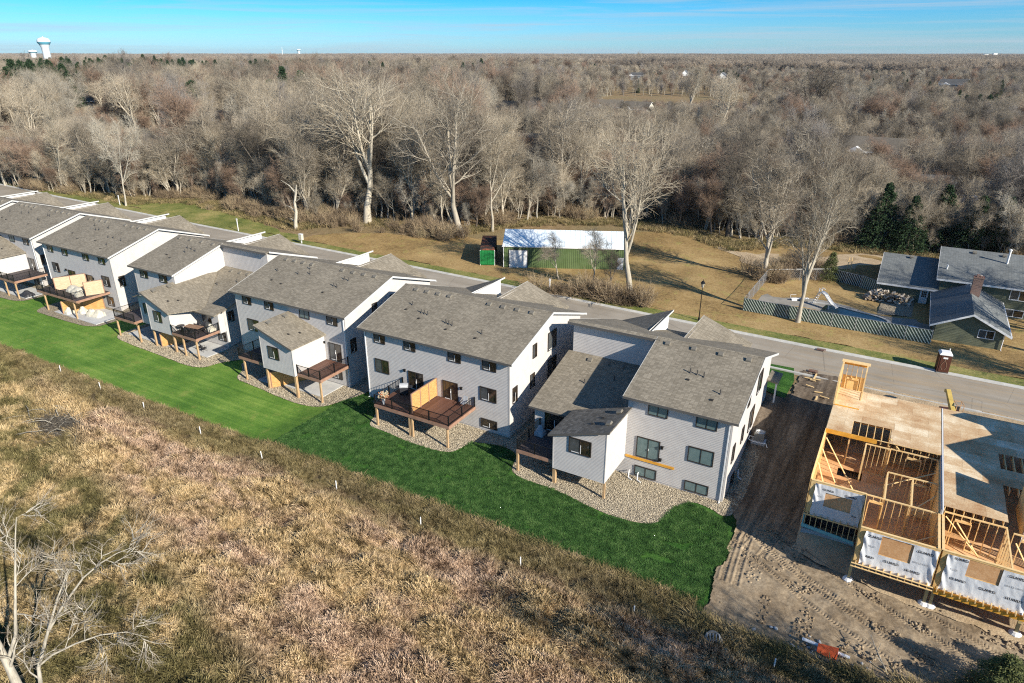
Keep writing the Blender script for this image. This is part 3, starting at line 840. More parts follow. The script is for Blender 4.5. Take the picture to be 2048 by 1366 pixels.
def wing(h, ua, ub, v0, zbot, zhl, zhr, dark=False, win=(0.9, 1.1, 1.95, 1.5), posts=(), v1=0.0, side='right', soffit=True, kind='sunroom', zpost=0):
    """room on posts projecting behind the house, single-pitch roof from zhl (left) to zhr (right)"""
    mb = MB()
    lap(mb, 'y', v0, -1, [(ua, zbot), (ub, zbot), (ub, zhr), (ua, zhl)], 0.13); mb.build('wall', M_siding, h)
    mb = MB(); lap(mb, 'x', ub, 1, [(v0, zbot), (v1, zbot), (v1, zhr), (v0, zhr)], 0.13); mb.build('wall', M_siding, h)
    mb = MB(); lap(mb, 'x', ua, -1, [(v0, zbot), (v1, zbot), (v1, zhl), (v0, zhl)], 0.13); mb.build('wall', M_siding, h)
    mb = MB(); mb.box(ua + .02, v0 + .012, zbot - .02, ub - .02, v1 - .03, min(zhl, zhr) - .1); mb.build('floor_box', M_siding, h)
    for u in (ua, ub):
        mb = MB(); mb.box(u - .03, v0 - .035, zbot, u + .06 if u == ua else u + .035, v0 + .05, (zhl if u == ua else zhr)); mb.build('corner_trim', M_siding, h)
    e = 0.35; sl = (zhr - zhl) / (ub - ua)
    mb = MB()
    mb.slab([(ua - e, v0 - e, zhl - sl * e + .16), (ub + e, v0 - e, zhr + sl * e + .16), (ub + e, v1, zhr + sl * e + .16), (ua - e, v1, zhl - sl * e + .16)], 0.15)
    rf = mb.build('wing_roof', M_roofdark if dark else M_roof, h)
    mb = MB(); mb.prism([(ua - e, v0 - e - .03, zhl - sl * e - .03), (ub + e, v0 - e - .03, zhr + sl * e - .03), (ub + e, v0 - e - .03, zhr + sl * e + .17), (ua - e, v0 - e - .03, zhl - sl * e + .17)], (0, .027, 0)); mb.build('fascia', M_fascia, h)
    window(h, win[2], win[3], (ua + win[0], v0 - .02, zbot + win[1]), 'rear', 0)
    for f, vv in ((.62, .3), (.72, .55)):
        u = ua + (ub - ua) * f
        (inst('flue_cap', ME_flap, rf, (u, v0 + (v1 - v0) * vv, zhl + sl * (u - ua) + .16), (0, -math.atan(sl), 0)))
    hi = ub if zhr > zhl else ua
    for k in (.25, .75): inst('roof_vent', ME_vent, rf, (hi + (-.3 if hi == ub else .35), v0 + (v1 - v0) * k, max(zhl, zhr) + .13), (0, -math.atan(sl), 0))
    return rf

W_E = dict(pipes=[(.165, 4.6), (.27, 3.7), (.295, 3.65), (.32, 3.6), (.475, 3.0), (.50, 2.9), (.525, 2.85), (.735, 2.6)], flaps=[(.155, 3.7), (.29, 2.8), (.51, 2.1), (.72, 1.8)],
    rear=[(1.28, 6.68, 1.45, 1.18, 0), (5.14, 6.68, 1.45, 1.18, 0), (10.5, 6.68, 1.5, 1.18, 0), (14.4, 6.68, 1.55, 1.18, 0), (1.2, 3.37, 1.8, 1.5, 0), (14.1, 3.44, 1.85, 1.42, 0), (14.15, 0.5, 1.85, 0.95, 2)],
    doors=[(5.5, 2.42, 1.85, 2.03, 2), (9.75, 2.42, 1.8, 2.03, 2)], right=[(4.4, 6.65, 0.85, 1.45), (7.6, 6.2, 1.9, 2.0), (7.7, 3.1, 1.9, 2.1), (3.95, 3.6, 0.9, 1.5), (0.5, 3.5, 0.9, 1.65)], lights=[(5.1, 4.2), (12.0, 3.9)])
W_F = dict(pipes=[(.45, 4.0), (.52, 3.95), (.59, 3.85), (.80, 2.3)], flaps=[(.46, 3.1), (.75, 1.4)],
    rear=[(10.55, 6.75, 1.68, 1.1, 1), (14.55, 6.75, 1.7, 1.1, 1), (14.2, 3.45, 2.1, 1.4, 1), (9.8, 0.6, 1.95, 1.0, 1), (14.2, 0.6, 2.0, 0.95, 1)],
    doors=[(9.8, 2.52, 2.05, 1.95, 1), (1.0, 2.52, 1.9, 2.0, 2)], right=[(1.2, 3.4, 0.9, 1.6), (4.4, 3.6, 0.9, 1.5), (7.3, 3.2, 1.9, 2.1), (5.4, 6.6, .85, 1.5), (9.2, 6.1, 1.9, 2.0), (2.3, .5, 1.2, 1.0)], lights=[(12.05, 3.8), (12.0, 2.6)])
W_D = dict(W_E); W_D.update(rear=[(1.28, 6.68, 1.45, 1.18, 0), (5.0, 6.68, 1.45, 1.18, 0), (10.6, 6.68, 1.5, 1.18, 1), (14.7, 6.68, 1.55, 1.18, 0), (1.6, 3.37, 1.9, 1.5, 0), (14.7, 0.2, 1.5, 1.2, 0)], doors=[(14.6, 2.42, 1.8, 2.1, 0)], lights=[(14.0, 4.2)],
    pipes=[(.14, 4.7), (.33, 4.9), (.37, 6.2), (.42, 5.3), (.72, 5.6), (.76, 5.5), (.70, 4.1), (.735, 4.0)], flaps=[(.19, 2.9), (.30, 2.6), (.68, 2.7)])
for w_d, sp_ in ((W_E, (0.12,)), (W_F, (17.2,)), (W_D, (17.15,))): w_d['spouts'] = sp_
W_C = dict(pipes=[(.55, 5.3), (.66, 5.2), (.62, 4.4), (.78, 5.0)], flaps=[(.35, 3.2), (.5, 2.7)],
    rear=[(1.35, 6.63, 1.6, 1.1, 0), (5.4, 6.63, 1.6, 1.1, 0), (15.5, 0.5, 1.5, 1.2, 0)], doors=[(12.9, 2.6, 1.9, 2.05, 0)], lights=[], right=[])
W_B = dict(W_E); W_B.update(rear=[(1.28, 6.68, 1.45, 1.18, 0), (5.14, 6.68, 1.45, 1.18, 0), (10.5, 6.68, 1.5, 1.18, 0), (14.4, 6.68, 1.55, 1.18, 0), (1.5, 3.6, 1.7, 1.5, 0), (14.2, 3.4, 1.8, 1.5, 0), (14.3, 0.4, 1.6, 1.4, 0)],
    doors=[(5.5, 2.42, 1.85, 2.03, 2), (10.0, 2.42, 1.8, 2.03, 2)], pipes=[(.30, 5.6), (.40, 4.7), (.43, 4.9), (.5, 5.7), (.68, 3.6), (.745, 3.7), (.80, 2.0), (.87, 3.5)], flaps=[(.2, 3.0), (.37, 2.0), (.6, 2.4), (.8, 1.0)],
    right=[(0.6, 3.4, .9, 1.6), (8.0, 6.3, 1.5, 1.6)])
hF = townhouse(-25.7, 48.8, -0.33, 17.4, 'end townhouse of the row, beside the dirt lane, with a small dark-roofed wing on posts', (8.8, 17.4), (0, 8.8), 6.0, 9.9, 14.4, W_F, 0.0)
hE = townhouse(-45.85, 48.9, -0.02, 17.35, 'three-storey grey townhouse with the wide brown deck and cedar privacy screen', (0, 17.35), None, 5.0, 8.8, 13.6, W_E, 0.0)
hD = townhouse(-67.05, 50.2, 0.0, 17.3, 'three-storey grey townhouse with a light-roofed wing between two small decks', (0, 17.3), None, 4.3, 8.1, 13.2, W_D, -0.6)
hC = townhouse(-88.1, 51.0, -0.22, 17.2, 'townhouse whose low half has a large valley roof and a corner deck with patio table', (0, 8.5), (8.5, 17.2), 3.1, 6.9, 12.0, W_C, -0.6)
hB = townhouse(-112.4, 52.0, -0.32, 17.2, 'three-storey grey townhouse with covered furniture on its deck and patio', (0, 17.2), None, 2.6, 6.2, 11.1, W_B, -0.6)
hA = townhouse(-133.7, 52.5, -0.38, 17.35, 'grey townhouse cut off by the left edge, its wing roof running out of view', (0, 17.35), None, 2.4, 6.1, 11.2, W_D, -0.6)
hZ = townhouse(-155.2, 52.8, -0.5, 17.35, 'farthest townhouse at the left edge, only its roofs showing', (0, 17.35), None, 2.5, 6.5, 11.4, W_E, -0.6)
# wings
wing(hF, 4.1, 8.8, -4.5, 1.95, 5.25, 6.75, dark=True, win=(1.45, 2.1, 2.0, 1.42))
wing(hD, 9.2, 13.95, -4.75, 2.05, 6.85, 5.35, win=(1.15, 1.45, 1.6, 1.45))
def wingC(h):
    # L-shaped low wing with a valley: left pitch falls to the right, porch roof with a notch over the deck
    wing(h, 8.4, 12.6, -4.3, 2.0, 6.7, 5.0, win=(1.2, 1.35, 1.5, 1.45))
    mb = MB(); lap(mb, 'y', -3.5, -1, [(5.5, 2.1), (8.35, 2.1), (8.35, 6.4), (5.5, 5.7)], 0.13); mb.box(5.52, -3.49, 2.1, 8.35, -.05, 5.5); mb.build('wall', M_siding, h)
    mb = MB(); mb.slab([(5.1, -3.9, 5.7), (8.0, -3.9, 6.7), (8.0, 0, 6.7), (5.1, 0, 5.7)], .14); mb.build('wing_roof', M_roof, h)
    window(h, 1.5, 1.45, (6.4, -3.52, 3.5), 'rear', 0)
    # roof plane that carries the pitch back to the tall wall, meeting the low roof in a valley
    mb = MB(); mb.prism([(8.05, -4.65, 6.98), (12.95, -4.65, 5.02), (14.6, -0.72, 4.78), (8.9, 6.2, 6.9), (8.05, 3.0, 6.98)], (0, 0, -.12)); mb.build('wing_roof', M_roof, h)
    # closet bay right of the deck
    mb = MB(); lap(mb, 'y', -.9, -1, [(15.9, 2.0), (17.2, 2.0), (17.2, 4.75), (15.9, 4.75)], .13); lap(mb, 'x', 17.2, 1, [(-.9, 2.0), (0, 2.0), (0, 4.75), (-.9, 4.75)], .13); mb.box(15.9, -.88, 2.0, 17.18, -.03, 4.7); mb.build('wall', M_siding, h)
    mb = MB(); mb.slab([(13.2, -1.7, 4.6), (17.55, -1.7, 4.6), (17.55, -.6, 4.86), (13.2, -.6, 4.86)], .13); mb.build('wing_roof', M_roof, h)
    window(h, .9, 1.4, (17.22, .5, 3.0), 'right', 2)
wingC(hC)
wing(hA, 6.8, 14.2, -4.75, 2.4, 7.4, 5.3, win=(1.15, 1.45, 1.6, 1.45))
# ------------------------------------------------------------------ decks
def board_run(d, name, m, x0, x1, y0, y1, z, n_max=26, th=.04):
    """deck boards one by one, laid along x"""
    n = min(n_max, int((y1 - y0) / .16)); w = (y1 - y0) / n
    def bm():
        mb = MB(); mb.box(0, 0.005, -th, x1 - x0, w - .008, 0); return mb.mesh('deck_board', m)
    me = bm()
    for i in range(n): inst('deck_board', me, d, (x0, y0 + i * w, z))
def railing(d, pts, z, h=0.98):
    """black metal railing through the points, posts separate, balusters joined"""
    for i, (a, b) in enumerate(zip(pts[:-1], pts[1:])):
        a = Vector((*a, z)); b = Vector((*b, z)); L = (b - a).length; k = max(1, round(L / 1.9))
        mb = MB()
        mb.beam(a + Vector((0, 0, h)), b + Vector((0, 0, h)), .055, .045); mb.beam(a + Vector((0, 0, .1)), b + Vector((0, 0, .1)), .04, .035)
        r = mb.build('railing', M_black, d)
        mb = MB(); n = int(L / .115)
        for j in range(1, n):
            p = a + (b - a) * (j / n); mb.beam(p + Vector((0, 0, .1)), p + Vector((0, 0, h)), .018, .018)
        o = mb.build('baluster', M_black, r); o['kind'] = 'stuff'
        for j in range(k + 1):
            if i and j == 0: continue
            p = a + (b - a) * (j / k)
            mb = MB(); mb.box(p.x - .045, p.y - .045, z - .02, p.x + .045, p.y + .045, z + h + .06); mb.build('railing_post', M_black, d)
def deck(x0, x1, y0, y1, z, label, posts, rails, bm=None, zg=None, rim=True):
    d = empty('raised_deck', (0, 0, 0), label, 'deck', 'raised decks behind the townhouses')
    board_run(d, 'deck_board', bm or M_deck, x0 + .03, x1 - .03, y0 + .03, y1, z)
    mb = MB(); mb.box(x0, y0, z - .34, x1, y0 + .05, z - .02); mb.build('rim_board', M_deckrim, d)
    mb = MB(); mb.box(x1 - .05, y0 + .052, z - .34, x1, y1, z - .02); mb.build('rim_board', M_deckrim, d)
    mb = MB(); mb.box(x0, y0 + .052, z - .34, x0 + .05, y1, z - .02); mb.build('rim_board', M_deckrim, d)
    for k in range(int((x1 - x0) / .6)):
        u = x0 + .3 + k * .6
        mb = MB(); mb.box(u, y0 + .06, z - .30, u + .04, y1, z - .045); mb.build('joist', M_stud, d)
    for px, py in posts:
        g = gh(px, py)
        mb = MB(); mb.box(px - .09, py - .09, g, px + .09, py + .09, z - .345); mb.build('post', M_postwood, d)
    if len(posts) > 1 or True:
        mb = MB(); mb.box(x0 + .1, y0 + .30, z - .50, x1 - .1, y0 + .40, z - .342); mb.build('beam', M_postwood, d)
    railing(d, rails, z)
    return d
def screen_panels(name, pts, z0, z1, m, label, parent=None):
    """board privacy screen: every slat its own piece, dark posts between panels"""
    s = empty(name, (0, 0, 0), label, 'privacy screen')
    for (a, b) in zip(pts[:-1], pts[1:]):
        a = Vector((*a, 0)); b = Vector((*b, 0)); n = max(6, int((z1 - z0) / .145)); hh = (z1 - z0) / n
        d = (b - a).normalized() * .05
        for i in range(n):
            mb = MB(); zz = z0 + (i + .5) * hh
            mb.beam(a + d + Vector((0, 0, zz)), b - d + Vector((0, 0, zz)), .035 + .01 * (i % 2), hh - .012); mb.build('slat', m, s)
    for a in pts:
        mb = MB(); mb.box(a[0] - .05, a[1] - .05, z0 - .1, a[0] + .05, a[1] + .05, z1 + .03); mb.build('screen_post', M_deckrim, s)
    mb = MB(); mb.beam((*pts[0], z1 + .05), (*pts[-1], z1 + .05), .11, .04); mb.build('cap_rail', M_deckrim, s)
    return s
ZE = 2.48
dE = deck(-41.15, -32.3, 44.35, 48.86, ZE, 'wide brown deck with black railing split by a cedar privacy screen', [(-41.0, 44.5), (-36.95, 44.5), (-36.65, 44.5), (-32.6, 44.5)], [(-41.1, 48.8), (-41.1, 44.42), (-36.8, 44.42), (-32.36, 44.42), (-32.36, 48.8)])
screen_panels('privacy_screen', [(-36.8, 44.75), (-36.8, 46.1), (-36.8, 47.45), (-36.8, 48.8)], ZE + .08, ZE + 1.95, M_cedar, 'orange cedar privacy screen across the middle of the wide brown deck')
ZF = 2.28
deck(-25.2, -21.7, 44.4, 48.75, ZF, 'dark narrow deck on the left of the dark-roofed wing, holding one covered chair', [(-25.1, 44.5)], [(-25.15, 48.7), (-25.15, 44.46), (-21.7, 44.46)], M_deckgrey)
ZD = 2.35
deck(-62.3, -57.95, 45.75, 50.1, ZD, 'shaded deck on the left of the light-roofed wing, with grass stalks at its rim', [(-61.6, 45.9)], [(-62.25, 50.0), (-62.25, 45.8), (-57.95, 45.8)], M_deckgrey)
deck(-53.0, -49.65, 45.75, 50.1, ZD, 'empty brown corner deck beside the sunlit white side of the light-roofed wing', [(-49.9, 45.9)], [(-53.0, 45.8), (-49.7, 45.8), (-49.7, 50.05)], M_deck)
ZC = 2.25
deck(-87.0, -82.7, 46.4, 50.9, ZC, 'dark deck on the left of the valley-roofed wing', [(-86.9, 46.6)], [(-86.95, 50.8), (-86.95, 46.45), (-82.7, 46.45)], M_deckgrey)
deck(-75.4, -70.9, 46.6, 50.0, ZC, 'furnished corner deck with long brown table on the valley-roofed house', [(-71.1, 46.75), (-73.6, 46.75)], [(-75.4, 46.65), (-70.95, 46.65), (-70.95, 50.0)], M_deckgrey)
ZB = 2.35
deck(-107.0, -96.9, 47.1, 51.9, ZB, 'long deck with pale wooden screens and covered furniture', [(-105.4, 47.25), (-98.0, 47.25)], [(-106.95, 51.8), (-106.95, 47.15), (-97.9, 47.15), (-97.9, 49.0)], M_deckgrey)
screen_panels('privacy_screen', [(-103.9, 48.2), (-103.0, 50.0), (-102.2, 51.8)], ZB + .08, ZB + 1.9, M_cedarpale, 'pale wooden screen across the long deck behind the covered table')
screen_panels('privacy_screen', [(-98.0, 49.1), (-96.95, 51.2)], ZB + .0, ZB + 1.95, M_cedarpale, 'whitish wooden screen at the right end of the long deck')
deck(-119.5, -114.2, 47.6, 52.4, 2.25, 'deck at the left edge over a grey patio with a covered round thing', [(-117.4, 47.75), (-114.4, 47.75)], [(-119.4, 47.65), (-114.25, 47.65), (-114.25, 52.3)], M_deckgrey)
# posts under the wings, wood enclosures under the decks
def post_thing(x, y, z1, label, w=.2, grp='posts under the projecting wings'):
    g = gh(x, y); mb = MB(); mb.box(x - w / 2, y - w / 2, g - .1, x + w / 2, y + w / 2, z1); mb.box(x - w / 2 - .02, y - w / 2 - .02, z1 - .04, x + w / 2 + .02, y + w / 2 + .02, z1 + .0)
    return tag(mb.build('wing_post', M_postwood), label, 'post', grp)
post_thing(-21.5, 44.5, 1.6, 'thick wooden post under the left corner of the dark-roofed wing', .28)
post_thing(-16.95, 44.5, 1.6, 'wooden post under the right corner of the dark-roofed wing', .18)
post_thing(-57.6, 45.65, 2.03, 'wooden post under the left corner of the light-roofed wing, beside an orange screen', .22)
post_thing(-53.15, 45.6, 2.03, 'wooden post under the right corner of the light-roofed wing, at the small brown deck', .26)
post_thing(-82.4, 46.6, 1.8, 'wooden post between the dark deck and the valley-roofed wing', .2)
post_thing(-79.6, 46.9, 1.8, 'wooden post under the left corner of the valley-roofed wing', .2)
post_thing(-75.6, 46.9, 1.8, 'wooden post under the right corner of the valley-roofed wing, left of the table deck', .22)
screen_panels('privacy_screen', [(-57.45, 45.8), (-56.0, 48.0), (-55.2, 50.1)], -.5, 1.35, M_cedar, 'orange board screen under the light-roofed wing')
screen_panels('privacy_screen', [(-78.7, 47.0), (-77.3, 49.0)], -.5, 1.3, M_cedar, 'orange board screen under the valley-roofed wing')
screen_panels('privacy_screen', [(-101.6, 47.3), (-100.6, 49.6), (-98.6, 51.6)], -.5, 1.35, M_cedar, 'orange board screen on the patio under the long deck')
# ledger board left on the end house
mb = MB(); mb.box(8.9, -.09, 2.18, 13.2, -.022, 2.40); tag(mb.build('ledger_board', M_orange, hF), 'bare yellow ledger board below the patio door')

# ------------------------------------------------------------------ things on decks
M_cover = speckle('cream_furniture_cover', (0.46, 0.43, 0.35), (0.58, 0.54, 0.45), 2.5, 0.85, 0.7, 4, .08)
M_greycover = speckle('grey_fabric', (0.30, 0.31, 0.33), (0.42, 0.43, 0.45), 3, 0.8)
M_darkplastic = mat('dark_plastic', (0.03, 0.03, 0.035), 0.5)
M_tabletop = speckle('brown_table_slats', (0.22, 0.13, 0.08), (0.32, 0.20, 0.13), 3, 0.6)
def ring(c, r, z, n=14): return [(c[0] + r[0] * math.cos(2 * math.pi * i / n), c[1] + r[1] * math.sin(2 * math.pi * i / n), z) for i in range(n)]
def lumpy(name, cx, cy, z, sx, sy, sz, m, label, cat, seed=0, rz=0, humps=((0, 0, 1),), group=None):
    """soft cover draped over furniture"""
    n = 22; V = []; F = []
    rr_ = random.Random(seed)
    for j in range(n + 1):
        for i in range(n + 1):
            u = i / n * 2 - 1; v_ = j / n * 2 - 1
            q = max(abs(u), abs(v_)) ** 6
            hgt = 0
            for hx, hy, hh in humps: hgt = max(hgt, hh * math.exp(-((u - hx) ** 2 + (v_ - hy) ** 2) * 2.2))
            hgt = min(1, hgt * 1.25) * (1 - q * .0)
            zz = sz * (0.35 + 0.65 * hgt) + .03 * math.sin(u * 9 + seed) * math.cos(v_ * 8)
            edge = max(abs(u), abs(v_)) > .99
            V.append((u * sx / 2 * (1 + .03 * math.sin(v_ * 11 + seed)), v_ * sy / 2 * (1 + .03 * math.sin(u * 10)), 0.0 if edge else zz))
    for j in range(n):
        for i in range(n):
            a = j * (n + 1) + i; F.append((a, a + 1, a + n + 2, a + n + 1))
    me = fast_mesh(name, V, F, m, smooth=True)
    o = inst(name, me, None, (cx, cy, z), (0, 0, rz)); return tag(o, label, cat, group)
def chair(x, y, z, rz, m, label, group=None):
    c = empty('patio_chair', (x, y, z), label, 'chair', group, rz)
    mb = MB(); mb.box(-.26, -.26, .40, .26, .26, .46); mb.build('seat', m, c)
    mb = MB(); mb.prism([(-.26, .24, .46), (.26, .24, .46), (.26, .42, 1.02), (-.26, .42, 1.02)], (0, -.04, .01)); mb.build('backrest', m, c)
    for sx in (-.24, .24):
        for sy in (-.24, .24):
            mb = MB(); mb.tube((sx, sy, 0), (sx, sy, .4), .018, n=6); mb.build('leg', M_black, c)
        mb = MB(); mb.path([(sx, -.24, .4), (sx, -.24, .64), (sx, .28, .64)], .018); mb.build('armrest', M_black, c)
    return c
def grill(x, y, z, rz, label):
    c = empty('gas_grill', (x, y, z), label, 'grill', None, rz)
    mb = MB(); mb.box(-.4, -.28, .1, .4, .28, .82); mb.build('cabinet', M_darkplastic, c)
    mb = MB()
    pr = [(-.3, .0), (-.3, .16), (-.2, .30), (0, .36), (.2, .32), (.3, .2), (.3, 0)]
    mb.prism([(-.42, p[0], .82 + p[1]) for p in pr], (.84, 0, 0)); mb.build('lid', M_greycover, c)
    for s in (-1, 1):
        mb = MB(); mb.box(s * .42, -.26, .80, s * .85, .26, .85); mb.build('side_shelf', M_darkplastic, c)
        mb = MB(); mb.tube((s * .3, -.3, .1), (s * .3, -.24, .1), .1, n=12); mb.build('wheel', M_black, c)
    mb = MB(); mb.tube((-.3, -.34, .98), (.3, -.34, .98), .02, n=6); mb.build('handle', M_trim, c)
    return c
grill(-39.9, 47.5, ZE, R(35), 'dark grey gas grill on the left half of the wide brown deck')
chair(-37.9, 46.6, ZE, R(200), M_greycover, 'pale grey patio chair facing the grill on the wide brown deck')
chair(-37.4, 48.0, ZE, R(120), M_greycover, 'grey chair by the left patio door, behind the cedar screen')
chair(-33.2, 48.2, ZE, R(0), M_greycover, 'dark grey folding chair in the right corner of the wide brown deck')
# planter with dried flowers at the railing
pl = empty('planter', (-40.3, 44.8, ZE), 'white planter with dried orange flowers at the railing of the wide brown deck', 'planter')
mb = MB(); mb.lathe([(.12, 0), (.16, .5), (.2, .62), (.17, .62), (.15, .5)], n=14); mb.build('pot', M_trim, pl)
mb = MB()
for i in range(140):
    a = rnd.uniform(0, 6.28); r = rnd.uniform(.05, .55); zz = rnd.uniform(.7, 1.25)
    mb.beam((0, 0, .6), (r * math.cos(a), r * math.sin(a), zz), .012, .012)
    p = Vector((r * math.cos(a), r * math.sin(a), zz)); s = rnd.uniform(.03, .07)
    mb.add([p + Vector((s, 0, 0)), p + Vector((0, s, s)), p + Vector((-s, 0, s * .3)), p + Vector((0, -s, -s))], [(0, 1, 2, 3)], rnd.choice((0, 0, 1)))
mb.build('dried_flowers', [speckle('dried_stems', (.45, .36, .22), (.6, .5, .34), 5), mat('orange_blossom', (.55, .16, .05), .8)], pl)
lumpy('covered_chair', -24.55, 47.6, ZF, .85, .85, .95, M_greycover, 'white covered chair on the dark narrow deck beside the dark-roofed wing', 'chair', 3)
# deck C furniture
def table(x, y, z, sx, sy, h, m, label, rz=0):
    c = empty('patio_table', (x, y, z), label, 'table', None, rz)
    n = 7
    for i in range(n):
        mb = MB(); w = sy / n; mb.box(-sx / 2, -sy / 2 + i * w + .008, h - .04, sx / 2, -sy / 2 + (i + 1) * w - .008, h); mb.build('table_slat', m, c)
    mb = MB(); mb.box(-sx / 2 + .05, -sy / 2 + .05, h - .10, sx / 2 - .05, sy / 2 - .05, h - .045); mb.build('apron', M_black, c)
    for a in (-1, 1):
        for b in (-1, 1):
            mb = MB(); mb.tube((a * (sx / 2 - .1), b * (sy / 2 - .1), 0), (a * (sx / 2 - .1), b * (sy / 2 - .1), h - .05), .03, n=6); mb.build('leg', M_black, c)
    return c
table(-73.1, 48.1, ZC, 2.3, 1.0, .74, M_tabletop, 'long brown patio table on the corner deck of the valley-roofed house', R(8))
for i, (x, y, rz) in enumerate(((-73.7, 47.3, 180), (-72.6, 47.3, 180), (-73.7, 48.95, 0), (-72.6, 48.95, 0))):
    chair(x, y, ZC, R(rz), M_darkplastic, 'dark patio chair at the long brown table, %s' % ('front left', 'front right', 'rear left', 'rear right')[i], 'dark chairs round the brown table')
rt = empty('round_table', (-74.75, 47.5, ZC), 'small round glass table in the left corner of the table deck', 'table')
mb = MB(); mb.lathe([(0, .70), (.48, .70), (.48, .73), (0, .73)], n=18); mb.build('table_top', M_darkplastic, rt)
mb = MB(); mb.lathe([(.25, 0), (.25, .03), (.04, .05), (.04, .70)], n=10); mb.build('pedestal', M_black, rt)
lumpy('covered_armchair', -71.7, 49.4, ZC, .95, .9, .85, M_cover, 'white covered armchair at the right rail of the table deck', 'armchair', 5)
# deck B / patio B
lumpy('covered_table', -100.6, 49.4, ZB, 3.6, 1.7, .85, M_cover, 'long cream covered table on the deck between the pale screens', 'table', 1, R(-4), ((-.5, 0, 1), (.3, 0, 1)))
lumpy('covered_chair', -98.6, 48.5, ZB, .95, .95, .95, M_cover, 'cream covered chair in front of the whitish screen on the long deck', 'chair', 2)
lumpy('covered_chair', -99.0, 50.9, ZB, .95, .95, .95, M_cover, 'cream covered chair against the house wall on the long deck', 'chair', 8)
lumpy('covered_chair', -103.7, 51.2, ZB, .8, .8, 1.1, M_greycover, 'pale folded chair at the left end of the long deck', 'chair', 6)
zp = gh(-98, 47.2) + .15
lumpy('covered_sofa', -96.8, 49.2, zp, 2.3, 1.4, .9, M_cover, 'cream covered sofa out on the pale patio', 'sofa', 4, R(10), ((-.6, 0, 1), (.5, .1, .8)))
lumpy('covered_armchair', -99.6, 49.0, zp, 1.1, 1.1, .95, M_cover, 'cream covered armchair on the patio, left of the covered sofa', 'armchair', 7)
lumpy('covered_armchair', -101.2, 47.9, zp, 1.1, 1.1, .9, M_cover, 'cream covered armchair under the edge of the long deck', 'armchair', 9)
# patio A
lumpy('covered_grill', -114.6, 49.0, gh(-114, 48.3) + .15, 1.9, 1.5, .8, M_darkplastic, 'dark covered round firepit on the grey patio at the left', 'firepit', 11)
mb = MB()
for i in range(7):
    x = rnd.gauss(0, .5); y = rnd.gauss(0, .3); s = rnd.uniform(.10, .2)
    mb.add([(x - s, y - s, .0), (x + s, y - s, 0), (x + s, y + s, 0), (x - s, y + s, 0), (x, y, .12 + s + max(0, .5 - abs(x)) * .6)], [(0, 1, 4), (1, 2, 4), (2, 3, 4), (3, 0, 4)])
tag(mb.build('rubble_pile', speckle('reddish_stone', (.35, .20, .15), (.5, .34, .27), 4), None, (-113.6, 51.0, gh(-114, 48.3) + .15)), 'pile of reddish stones on the patio at the left', 'stone pile')
# chairs on patio C
for i, x in enumerate((-73.4, -72.6)): chair(x, 48.6, gh(-73, 47.7) + .15, R(170), M_darkplastic, ('left', 'right')[i] + ' dark chair on the patio under the table deck', 'chairs under the table deck')

# air conditioners, pipes on the end house
def ac(x, y, z, label):
    c = empty('air_conditioner', (x, y, z), label, 'air conditioner')
    mb = MB(); mb.box(-.6, -.6, -.6, .6, .6, .06); mb.build('pad', M_concrete, c)
    mb = MB(); mb.box(-.42, -.42, .06, .42, .42, .82); mb.build('housing', mat('ac_housing', (.20, .19, .17), .6), c)
    mb = MB(); mb.lathe([(.30, .82), (.34, .86), (.36, .82)], n=16); mb.lathe([(.18, .83), (.20, .86), (.22, .83)], n=12)
    for k in range(8):
        a = k * math.pi / 4; mb.beam((0, 0, .845), (.33 * math.cos(a), .33 * math.sin(a), .845), .012, .012)
    mb.build('fan_guard', M_trim, c)
    mb = MB(); mb.path([(-.42, -.7, .1), (.1, -.75, .1), (.7, -.6, .1), (.9, -.9, -.1)], .035); mb.path([(-.42, -.2, .3), (-.8, -.3, .35), (-.8, -.7, .2), (-.3, -.8, .1)], .03); mb.build('hose', M_trim, c)
    return c
ac(-7.35, 57.4, gh(-7.4, 57.4) + .15, 'grey air conditioner with white hoses beside the sunlit wall of the end townhouse')
for i, (x, y, l) in enumerate(((-16.2, 48.2, 'left of two white elbow pipes under the ledger board'), (-15.4, 48.2, 'right of two white elbow pipes under the ledger board'), (-7.95, 52.6, 'white elbow pipe at the foot of the sunlit wall of the end townhouse'))):
    mb = MB(); g = gh(x, y) + .08
    mb.path([(x - .1, y + .5, g + .55), (x - .1, y + .3, g + .55), (x, y, g + .1), (x + .35, y - .15, g + .08)], .05, 8)
    tag(mb.build('drain_pipe', M_trim), l, 'pipe')
